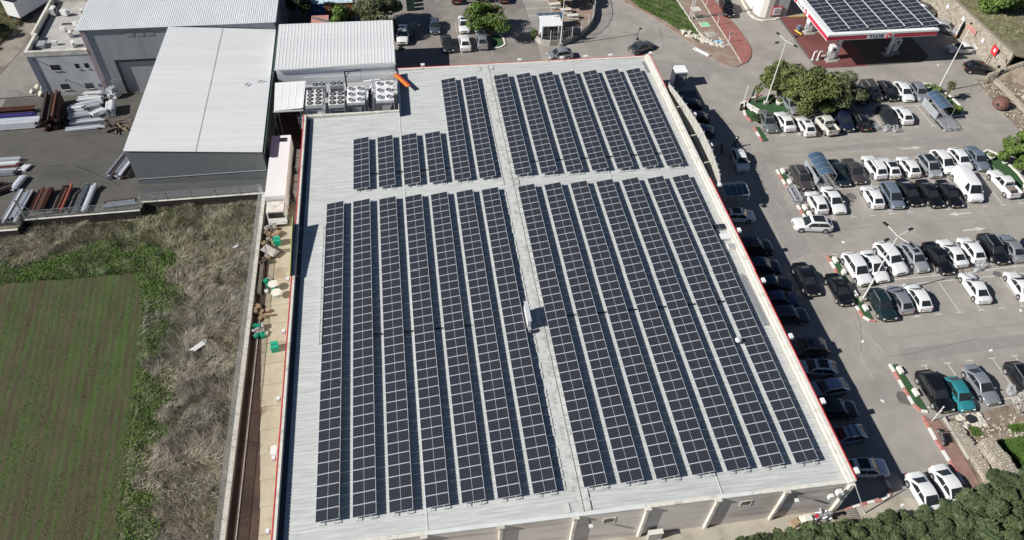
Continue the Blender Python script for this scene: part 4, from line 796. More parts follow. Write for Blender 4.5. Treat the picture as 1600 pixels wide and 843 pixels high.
    wire_fence('yard_fence', 'wire mesh fence with slanting struts along the yard retaining wall', [(-46,43.35),(-36.8,43.4),(-36.8,44.98),(-23.35,45.27),(-23.3,46.75),(-8.7,46.88)], 0.06, 1.25, 2.6)
    wire_fence('road_fence', 'wire fence between the rear road and the steel yard', [(-54,70.8),(-47,71.0),(-41.2,71.2)], 0.0, 1.3, 2.4); settle(bpy.data.objects['road_fence'],1.078)
    t = thing('yard_gatepost', 'tall braced grey steel post at the near fence corner', 'post', (-36.5,45.3,0))
    MB().tube((0,0,0),(0,0,2.9),0.09,8).build('post', 'galvanised', t, local=True); MB().tube((0,0,2.6),(1.9,-0.1,0.1),0.05,6).tube((-0.5,0,2.55),(0.6,0,2.55),0.05,6).build('brace', 'galvanised', t, local=True)
def rockmesh(r, seed):
    g = random.Random(seed); me = bpy.data.meshes.new('rock'); bm = bmesh.new(); bmesh.ops.create_icosphere(bm, subdivisions=1, radius=r)
    for v in bm.verts: v.co *= g.uniform(0.7,1.15); v.co.z *= 0.7
    bm.to_mesh(me); bm.free(); me.materials.append(MATS['rock']); return me
def wire_fence(name, label, P, z, H, sp, top_arms=False, dense=0.16, lean=0.0):
    t = thing(name, label, 'fence', (P[0][0],P[0][1],z)); cx, cy = 0, 0
    wq = MB()
    for i in range(len(P)-1):
        (xa,ya),(xb,yb) = P[i],P[i+1]; L = math.hypot(xb-xa,yb-ya); ux, uy = (xb-xa)/L,(yb-ya)/L; n = max(1,int(L/sp))
        for k in range(n+1 if i == len(P)-2 else n):
            x, y = xa+ux*L*k/n, ya+uy*L*k/n
            q = MB().tube((x,y,z),(x-uy*lean,y+ux*lean,z+H),0.03,5)
            if top_arms: q.tube((x-uy*lean,y+ux*lean,z+H),(x-uy*(lean+0.35),y+ux*(lean+0.35),z+H+0.35),0.025,5)
            if k%3 == 1: q.tube((x+ux*0.02,y+uy*0.02,z+H*0.85),(x+ux*0.9-uy*0.0,y+uy*0.9,z+0.02),0.022,5)
            q.build('post', 'galvanised', t)
        MB().tube((xa-uy*lean,ya+ux*lean,z+H),(xb-uy*lean,yb+ux*lean,z+H),0.025,5).build('top_rail', 'galvanised', t)
        m = int(L/dense)      # the diagonal wires of the mesh
        for k in range(-int(H/dense), m):
            for s in (1,-1):
                u0, u1 = (k*dense, k*dense+H) if s > 0 else (k*dense+H, k*dense); z0, z1 = 0.0, H
                a0, a1 = max(0,min(L,u0)), max(0,min(L,u1))
                if abs(u1-u0) < 1e-6 or a0 == a1: continue
                f0 = (a0-u0)/(u1-u0); f1 = (a1-u0)/(u1-u0); c0, c1 = f0*lean, f1*lean
                wq.tube((xa+ux*a0-uy*c0,ya+uy*a0+ux*c0,z+H*f0),(xa+ux*a1-uy*c1,ya+uy*a1+ux*c1,z+H*f1),0.007,3,cap=False)
    tag(wq.build('wire_mesh', 'wire', t), kind='stuff')
    return t
yard()

# ================================================================== ALLEY
def alley():
    t = thing('alley_wall', 'long low concrete wall between the dead grass and the alley', 'wall', (-8.5,20,-1.3))
    y = -25.0
    while y < 46.4:
        e = min(y+3.4, 46.5); MB().box(-8.75,y+0.01,-1.6,-8.4,e-0.01,0.34).build('wall_panel', 'concrete', t); MB().box(-8.80,y+0.01,0.342,-8.36,e-0.01,0.42).build('coping', 'cream_dirty', t); y = e
    wire_fence('alley_fence', 'leaning wire mesh fence on top of the low alley wall', [(-8.6,-25),(-8.6,46.2)], 0.42, 1.3, 3.4, True, 0.11, 0.28)
    T = link('alley_paving', MB().sheet([(-7.1,52),(-3.35,52),(-3.35,-12),(-5.2,-12),(-5.7,4),(-6.55,14.7),(-7.15,23.5)], 0.008).mesh('alley_paving','slab_concrete'), kind='structure')
    y = -6.0; k = 0
    while y < 41:
        xl = np.interp(y+1.2, [4,14.7,23.5,30,41],[-5.65,-6.5,-7.1,-7.15,-7.15]); d = 2.62
        MB().prism([(xl,y+0.02),(-3.36,y+0.18),(-3.36,y+d+0.14),(xl,y+d-0.02)], 0.009, 0.055+0.006*(k%3)).build('slab', 'slab_concrete', T); y += d; k += 1
    MB().box(-7.6,-12,0,-7.5,28,0.09).build('drain_edge', 'concrete', None, label=None, kind='structure')
    # long cream lorry
    t = thing('box_lorry', 'long cream white lorry parked in the alley beside the shed', 'lorry', (-6.4,47.5,0))
    MB().box(-7.65,42.4,1.05,-5.25,54.2,3.2).build('cargo_box', 'lorry_white', t)
    for k in range(3): MB().box(-6.6,53.4-0.28*k,3.202,-5.7,53.58-0.28*k,3.3).build('roof_bar', 'dark_metal', t)
    MB().box(-7.5,40.4,0.6,-5.35,42.2,2.45).hexa([(-7.5,40.2,0.6),(-5.35,40.2,0.6),(-5.35,40.398,0.6),(-7.5,40.398,0.6),(-7.45,40.39,1.5),(-5.4,40.39,1.5),(-5.35,40.398,1.5),(-7.5,40.398,1.5)]).build('cab', 'lorry_white', t)
    MB().hexa([(-7.35,40.36,1.52),(-5.5,40.36,1.52),(-5.5,40.385,1.52),(-7.35,40.385,1.52),(-7.3,40.36,2.3),(-5.55,40.36,2.3),(-5.55,40.385,2.3),(-7.3,40.385,2.3)]).box(-7.3,40.45,2.452,-5.55,41.3,2.46).build('windscreen', 'glass', t)
    MB().box(-7.4,40.3,2.47,-5.45,42.1,2.6).build('sun_visor', 'cream_dirty', t)
    for x in (-7.45,-5.45):
        for y in (41.2,44.6,51.0,52.3): w_ = MB().tube((x-0.14,y,0.5),(x+0.14,y,0.5),0.5,14).build('wheel', 'rubber', t); MB().tube((x-0.15,y,0.5),(x+0.15,y,0.5),0.25,10).build('rim', 'galvanised', w_)
    MB().box(-7.2,40.3,0.55,-5.7,54,1.0).build('chassis', 'dark_metal', t)
    for x in (-7.2,-5.65): MB().box(x-0.18,40.15,0.85,x+0.18,40.19,1.1).build('headlight', 'lamp_glass', t)
    for i, (y, s) in enumerate(((52.3,1.0),(50.3,1.2),(47.4,0.8),(45.4,1.2))):
        c = thing('wall_cabinet', 'pale metal cabinet on the alley wall beside the lorry, %s' % ['furthest up the alley','second furthest up','second nearest','nearest the lorry cab'][i], 'cabinet', (-4.1,y,0), 0, 'cabinets along the alley wall')
        MB().box(-0.6,-0.7*s,0.1,0.5,0.7*s,1.7).build('case', 'cream_dirty', c, local=True); MB().box(-0.63,-0.6*s,0.2,-0.602,0.6*s,1.6).build('door', 'cream_paint', c, local=True); MB().box(-0.6,-0.5*s,1.701,0.4,0.5*s,1.75).build('lid', 'grey_unit', c, local=True)
    r = random.Random(21)
    for i, (x, y, lab, n) in enumerate(((-7.2,39.2,'pile of white rags and scrap right in front of the lorry',16),(-7.3,37.4,'scrap pile against the alley wall beside the green crate',12),(-7.6,34.8,'scrap pile with pale bags by the alley wall',8),(-7.3,27.2,'pile of broken brown cartons by the alley wall',10),(-7.25,24.6,'pile of green and white bags by the alley wall',12),(-6.6,31.0,'scatter of green and white chairs in the alley',8))):
        t = thing('junk_pile', lab, 'junk pile', (x,y,0), 0, 'junk piles in the alley')
        for k in range(n):
            mt = ('junk_white','junk_dark','wood')[r.randrange(3)] if i not in (4,5) else ('teal_plastic','junk_white','sign_white')[r.randrange(3)]
            if i == 3: mt = 'wood'
            MB().rbox(r.uniform(-.7,.7),r.uniform(-.9,.9),0.15+0.05*k*0.5,r.uniform(.25,.8),r.uniform(.2,.5),r.uniform(.1,.35),r.uniform(0,3)).build('junk_piece', mt, t, local=True)
    for i, (x, y) in enumerate(((-6.4,37.5),(-5.6,22.0))):
        t = thing('green_crate', 'teal green crate on the alley slabs, %s' % ['up near the lorry','further down on its own'][i], 'crate', (x,y,0.06), 0.1*i, 'green crates in the alley')
        q = MB().box(-0.36,-0.45,0,0.36,0.45,0.05).box(-0.36,-0.45,0.051,-0.31,0.45,0.75).box(0.31,-0.45,0.051,0.36,0.45,0.75).box(-0.309,-0.45,0.051,0.309,-0.4,0.75).box(-0.309,0.4,0.051,0.309,0.45,0.75); q.build('crate_body', 'teal_plastic', t, local=True)
        MB().box(-0.37,-0.46,0.751,0.37,0.46,0.8).build('lid', 'teal_plastic', t, local=True)
        MB().box(-0.3,-0.04,0.801,0.3,0.04,0.83).build('handle', 'green_metal', t, local=True)
    t = thing('tarpaulin_trolley', 'flat trolley under grey tarpaulin leaning by the alley wall', 'trolley', (-7.1,36.0,0), -0.7)
    MB().box(-1.0,-0.5,0.4,1.0,0.5,0.5).build('deck', 'wood_grey', t, local=True); MB().hexa([(-1.05,-0.55,0.51),(1.05,-0.55,0.51),(1.05,0.55,0.51),(-1.05,0.55,0.51),(-0.8,-0.3,0.8),(0.9,-0.35,0.65),(0.8,0.3,0.7),(-0.9,0.35,0.85)]).build('tarpaulin', 'concrete', t, local=True)
    for x in (-.8,.8):
        for y in (-.4,.4): MB().tube((x,y-0.04,0.18),(x,y+0.04,0.18),0.18,10).build('wheel', 'rubber', t, local=True)
    t = thing('ladder', 'wooden ladder lying across the alley slabs below the green crate', 'ladder', (-5.7,36.2,0.1), 0.05)
    for y in (-.2,.2): MB().box(-0.9,y-0.03,0,0.9,y+0.03,0.06).build('rail', 'wood_grey', t, local=True)
    for k in range(8): MB().box(-0.8+k*0.22,-0.17,0.01,-0.75+k*0.22,0.17,0.05).build('rung', 'wood_grey', t, local=True)
    t = thing('plank_stack', 'stack of long grey planks along the alley wall', 'timber', (-7.7,32.0,0))
    for k in range(7): MB().box(-0.4+0.13*(k%4),-2.3+0.2*(k%3),0.05+0.1*(k//4),-0.29+0.13*(k%4),2.4-0.25*(k%2),0.14+0.1*(k//4)).build('plank', 'wood_grey', t, local=True)
    for i, (x, y) in enumerate(((-6.35,30.6),(-5.9,29.3))):
        t = thing('round_table', 'round pale table in the alley, %s' % ['by the green chairs','nearer the slab joint'][i], 'table', (x,y,0.06), 0, 'round tables in the alley')
        MB().lathe([(0.55,0.72),(0.55,0.76)], n=18).build('table_top', 'cream_paint', t, local=True); MB().lathe([(0.05,0),(0.05,0.715)], n=8).build('leg', 'galvanised', t, local=True); MB().lathe([(0.3,0),(0.3,0.04)], n=12).build('base', 'galvanised', t, local=True)
    t = thing('wall_aircon', 'small dark fronted air conditioner on the left wall low in the alley', 'air conditioner', (-3.9,8.5,2.2))
    MB().box(-0.7,-0.45,0,-0.2,0.45,0.6).build('case', 'white_unit', t, local=True); MB().box(-0.72,-0.3,0.1,-0.702,0.3,0.5).build('grille', 'black_plastic', t, local=True); MB().box(-0.2,-0.3,-0.1,0.5,0.3,-0.02).build('bracket', 'galvanised', t, local=True)
    for i, (y, z) in enumerate(((26.9,5.0),(20.0,5.0),(12.2,5.0),(6.2,5.0),(-0.3,5.0))):
        t = thing('wall_lamp', 'white lamp box on the left roof edge, %s' % ['at the end of the signboard','second from the signboard','midway down the alley','above the small air conditioner','nearest the camera'][i], 'wall lamp', (-3.5,y,z), 0, 'lamp boxes on the left roof edge')
        MB().box(-0.3,-0.18,0,0.0,0.18,0.45).build('housing', 'sign_white', t, local=True); MB().box(-0.29,-0.14,-0.03,-0.05,0.14,-0.002).build('lens', 'glass', t, local=True)
alley()

# ================================================================== CARS
# type: L, W, roof H, belt z, hood front z, hood rear z, trunk z, A-base, A-top, C-top, C-base, sill, wheel radius
CT = dict(
 sedan =(4.60,1.80,1.45,0.88,0.68,0.88,0.98, 1.10, 0.26,-0.92,-1.74,0.20,0.33),
 hatch =(4.00,1.76,1.49,0.91,0.72,0.92,0.98, 1.10, 0.38,-1.16,-1.86,0.20,0.32),
 suv   =(4.55,1.88,1.68,1.02,0.84,1.02,1.06, 1.12, 0.44,-1.50,-2.12,0.27,0.37),
 mpv   =(4.35,1.80,1.64,0.97,0.76,0.98,1.04, 1.40, 0.48,-1.46,-2.04,0.20,0.33),
 van   =(5.30,1.98,2.10,1.12,0.92,1.14,1.30, 1.95, 1.22,-2.50,-2.60,0.25,0.36),
 pickup=(5.20,1.86,1.74,1.03,0.90,1.03,0.80, 1.15, 0.52,-0.76,-0.98,0.32,0.39))
CARM = {}
def carmesh(k):
    if k in CARM: return CARM[k]
    L,W,H,zb,zf,zh,zt,ab,at,ct,cb,sill,wr = CT[k]; h = L/2; w = W/2; out = {}
    fx, rx_ = h-0.86, -h+0.82                       # axle positions
    st = {-h, -h+0.05, -h+0.18, h-0.20, h-0.06, h, ab, cb, 0.0, (ab+h)/2}
    for ax in (fx, rx_):
        for d in (-1.12,-1.1,-0.85,-0.45,0,0.45,0.85,1.1,1.12): st.add(round(ax+d*wr,3))
    st = sorted(x for x in st if -h <= x <= h); mb = MB(); rings = []
    for x in st:
        t = abs(x)/h; wx = w*(1-0.17*max(0,(t-0.72)/0.28)**2.2)
        if x > ab: z = zf+(zh-zf)*((h-x)/(h-ab))**0.7
        elif x < cb: z = zt-(0.04 if k != 'pickup' else 0)*((cb-x)/(h+cb+1e-6))
        else: z = zb+ (zt-zb)*min(1,max(0,(ab-x)/(ab-cb)))*0.8
        if x >= h-1e-6: z -= 0.16
        elif x > h-0.1: z -= 0.05
        if x <= -h+1e-6: z -= 0.10
        b = sill+(0.12 if t > 0.97 else 0)
        for ax in (fx, rx_):
            d = abs(x-ax)
            if d < wr*1.105: b = max(b, wr+math.sqrt(max(0,(wr*1.1)**2-d*d)))
        b = min(b, z-0.14)
        rings.append([(x,0,b),(x,wx*0.93,b),(x,wx,min(z-0.1,b+0.10)),(x,wx*1.0,max(min(z-0.08,0.62*z+0.05),b+0.11)),(x,wx*0.975,z-0.05),(x,wx*0.90,z),(x,wx*0.45,z+0.025),(x,0,z+0.03)])
    n = len(rings[0]); 
    for rg in rings:
        full = rg+[(p[0],-p[1],p[2]) for p in reversed(rg[1:-1])]; mb.v += full
    m = 2*n-2
    for i in range(len(rings)-1):
        for j in range(m):
            jj = (j+1)%m; a = i*m; mb.f.append((a+j,a+m+j,a+m+jj,a+jj)); mb.m.append(0)
    mb.f.append(tuple(range(m))); mb.m.append(0); mb.f.append(tuple((len(rings)-1)*m+q for q in reversed(range(m)))); mb.m.append(0)
    # cabin: rounded shell above the belt line
    wb, wt = w*0.93, w*0.76 if k not in ('van','suv','mpv') else w*0.80
    zb0 = zb-0.03; nz = 0.06
    mid_ = (at+ct)/2
    P = [(ab,zb0),(at,H-0.075),(at-0.22,H-0.025),(mid_,H),(ct+0.25,H-0.035),(ct,H-0.09),(cb,zb0+(zt-zb)*0.8)]
    if k == 'van': P = [(ab,zb0),(at,H-0.09),(at-0.3,H-0.02),(mid_,H),(ct+0.25,H-0.01),(ct,H-0.06),(cb,zb0+(zt-zb)*0.8)]
    tap = [0.95,0.97,1.0,1.0,0.97,0.94,0.93] if k != 'van' else [0.95,0.98,1,1,1,1,1]
    def ww(z): return wb+(wt-wb)*max(0,min(1,(z-zb0)/(H-zb0)))
    b0 = len(mb.v); sec = [(x,z,ww(z)*q) for (x,z),q in zip(P,tap)]
    # strips: roof / screens centre, rounded side edge, side wall
    for (x,z,y),q in zip(sec,tap):
        e = 0.15 if z > zb0+0.3 else 0.04
        mb.v += [(x,y-e,z),(x,-(y-e),z),(x,y-e*0.35,z-e*0.14),(x,-(y-e*0.35),z-e*0.14),(x,y,z-e*0.62),(x,-y,z-e*0.62),(x,wb*(0.5+0.5*q),zb0-0.05),(x,-wb*(0.5+0.5*q),zb0-0.05)]
    for i in range(len(sec)-1):
        a, c = b0+8*i, b0+8*(i+1)
        for q in ((a+1,c+1,c,a),(a,c,c+2,a+2),(a+2,c+2,c+4,a+4),(a+4,c+4,c+6,a+6),(a+3,c+3,c+1,a+1),(a+5,c+5,c+3,a+3),(a+7,c+7,c+5,a+5)): mb.f.append(tuple(reversed(q))); mb.m.append(0)
    if k == 'pickup':   # load bed walls standing above the floor
        bx0, bx1 = -h+0.04, cb-0.06
        mb.box(bx0,w*0.84,zt-0.05,bx1,w*0.955,zt+0.42).box(bx0,-w*0.955,zt-0.05,bx1,-w*0.84,zt+0.42).box(bx0-0.02,-w*0.839,zt-0.05,bx0+0.07,w*0.839,zt+0.42).box(bx1-0.06,-w*0.839,zt-0.05,bx1,w*0.839,zt+0.42)
        out['bed_liner'] = (MB().box(bx0+0.075,-w*0.83,zt+0.034,bx1-0.065,w*0.83,zt+0.05), 'black_plastic', None)
    out['body'] = (mb, 'PAINT', 38)
    # glass: thin solid panes standing slightly proud of the shell
    def pane(q, off, th=0.012):
        q = [Vector(p) for p in q]; nn = (q[1]-q[0]).cross(q[3]-q[0]).normalized(); 
        if nn.dot(Vector(off)) < 0: nn = -nn; q = [q[0],q[3],q[2],q[1]]
        return MB().hexa([p+nn*0.003 for p in q]+[p+nn*(0.003+th) for p in q])
    def at_(p, q, f): return tuple(p[i]+(q[i]-p[i])*f for i in range(3))
    def inset(a,b,c,d,l,r,bt,tp): # a,b bottom; d,c top
        B0, B1 = at_(a,b,l), at_(a,b,1-r); T0, T1 = at_(d,c,l), at_(d,c,1-r)
        return [at_(B0,T0,bt), at_(B1,T1,bt), at_(B1,T1,1-tp), at_(B0,T0,1-tp)]
    x0,z0,y0 = sec[0]; x1,z1,y1 = sec[1]
    out['windscreen'] = (pane(inset((x0,-(y0-.03),z0),(x0,y0-.03,z0),(x1,y1-.12,z1),(x1,-(y1-.12),z1),0.02,0.025,0.03,0.05),(1,0,0.6)),'glass',None)
    x4,z4,y4 = sec[5]; x5,z5,y5 = sec[6]
    if k != 'van': out['rear_window'] = (pane(inset((x5,-(y5-.03),z5),(x5,y5-.03,z5),(x4,y4-.13,z4),(x4,-(y4-.13),z4),0.07,0.07,0.16 if k in('hatch','suv','mpv') else 0.08,0.10),(-1,0,0.4)),'glass',None)
    zt1 = H-0.125; zw = zb+0.03
    def side(xa,xb,xc,xd):  # bottom front, bottom rear, top rear, top front
        for s in (1,-1):
            yb_, yt_ = ww(zw)+0.012, ww(zt1)+0.012
            yield pane([(xa,s*yb_,zw),(xb,s*yb_,zw),(xc,s*yt_,zt1),(xd,s*yt_,zt1)],(0,s,0.2),0.010)
    mid = (at+ct)/2+0.10
    fr = list(side(ab-0.17,mid+0.035,mid+0.035,at-0.04)); rr = list(side(mid-0.035,cb+0.24,ct+0.12,mid-0.035))
    if k == 'van': fr = list(side(ab-0.25,0.75,0.75,at-0.05)); rr = []
    if k == 'pickup': fr = list(side(ab-0.22,0.10,0.10,at-0.1)); rr = list(side(0.02,cb+0.22,ct+0.12,0.02))
    for i, q in enumerate(fr): out['front_side_window%d'%i] = (q,'glass',None)
    for i, q in enumerate(rr): out['rear_side_window%d'%i] = (q,'glass',None)
    for i, s in enumerate((1,-1)):
        out['headlight%d'%i] = (MB().rbox(h-0.115,s*w*0.66,zf-0.10,0.22,0.34,0.13,-s*0.32),'lamp_glass',None)
        out['tail_light%d'%i] = (MB().rbox(-h+0.055,s*w*0.74,(zt-0.20 if k != 'pickup' else 1.05),0.12,0.28 if k == 'sedan' else 0.18,0.14 if k == 'sedan' else 0.28,s*0.25),'tail_red',None)
        out['mirror%d'%i] = (MB().rbox(ab-0.30,s*(w*0.93+0.09),zb+0.09,0.13,0.19,0.13,-s*0.2),'PAINT',None)
    out['number_plate0'] = (MB().box(h-0.015,-0.26,0.42,h+0.02,0.26,0.53),'plate',None)
    out['number_plate1'] = (MB().box(-h-0.02,-0.26,0.55,-h+0.015,0.26,0.66),'plate',None)
    out['grille'] = (MB().box(h-0.04,-0.42,0.50 if k != 'suv' else 0.58,h+0.008,0.42,0.62 if k != 'suv' else 0.76),'black_plastic',None)
    res = {n: (v[0].mesh(n.rstrip('01'), v[1] if v[1] != 'PAINT' else 'car_white', smooth=v[2]), v[1]) for n, v in out.items()}
    ty = MB().tube((0,-0.105,0),(0,0.105,0),wr,18); ri = MB().tube((0,-0.112,0),(0,0.112,0),wr*0.60,12)
    tm = ty.mesh('wheel','rubber'); rm = ri.mesh('rim','galvanised')
    CARM[k] = (res, tm, rm, (fx,rx_,w,wr)); return CARM[k]
def car(typ, x, y, hd, ln, paint, label, extra='', group='cars parked beside the supermarket'):
    res, tm, rm, (fx,rx_,w,wr) = carmesh(typ); L = CT[typ][0]
    t = thing('parked_car' if typ not in ('van','pickup') else ('parked_van' if typ == 'van' else 'pickup_truck'), label, {'van':'van','pickup':'pickup truck'}.get(typ,'car'), (x,y,0.006), math.radians(hd), group)
    s = max(0.92, min(1.12, ln/L)); t.scale = (s, 0.99+0.02*rnd.random(), 0.985+0.03*rnd.random())
    for n, (me, mt) in res.items():
        o = link(n.rstrip('01'), me, t)
        if mt == 'PAINT': o.material_slots[0].link = 'OBJECT'; o.material_slots[0].material = MATS['car_'+paint]
    for ax in (fx, rx_):
        for sd in (1,-1):
            wo = link('wheel', tm, t, (ax, sd*(w-0.115), wr)); link('rim', rm, wo)
    H = CT[typ][2]; at, ct = CT[typ][8], CT[typ][9]; wt = CT[typ][1]/2*0.62
    if 'roof' in extra: MB().box(ct+0.3,-wt*0.95,H-0.03,at-0.28,wt*0.95,H+0.012).build('black_roof_panel', 'glass', t, local=True)
    if 'sun' in extra: MB().box(at-0.75,-wt*0.62,H-0.02,at-0.25,wt*0.62,H+0.010).build('sunroof', 'glass', t, local=True)
    if 'rail' in extra:
        for sd in (1,-1): MB().box(ct+0.1,sd*wt*1.12-0.02,H-0.01,at-0.1,sd*wt*1.12+0.02,H+0.05).build('roof_rail', 'galvanised', t, local=True)
    if 'bars' in extra:
        for q in (0.25,0.75): MB().box(ct+(at-ct)*q-0.03,-wt*1.2,H+0.02,ct+(at-ct)*q+0.03,wt*1.2,H+0.06).build('roof_bar', 'black_plastic', t, local=True)
    if 'load' in extra: MB().box(-1.9,-0.45,0.86,-1.2,0.4,1.2).build('load', 'wood_grey', t, local=True)
    return t
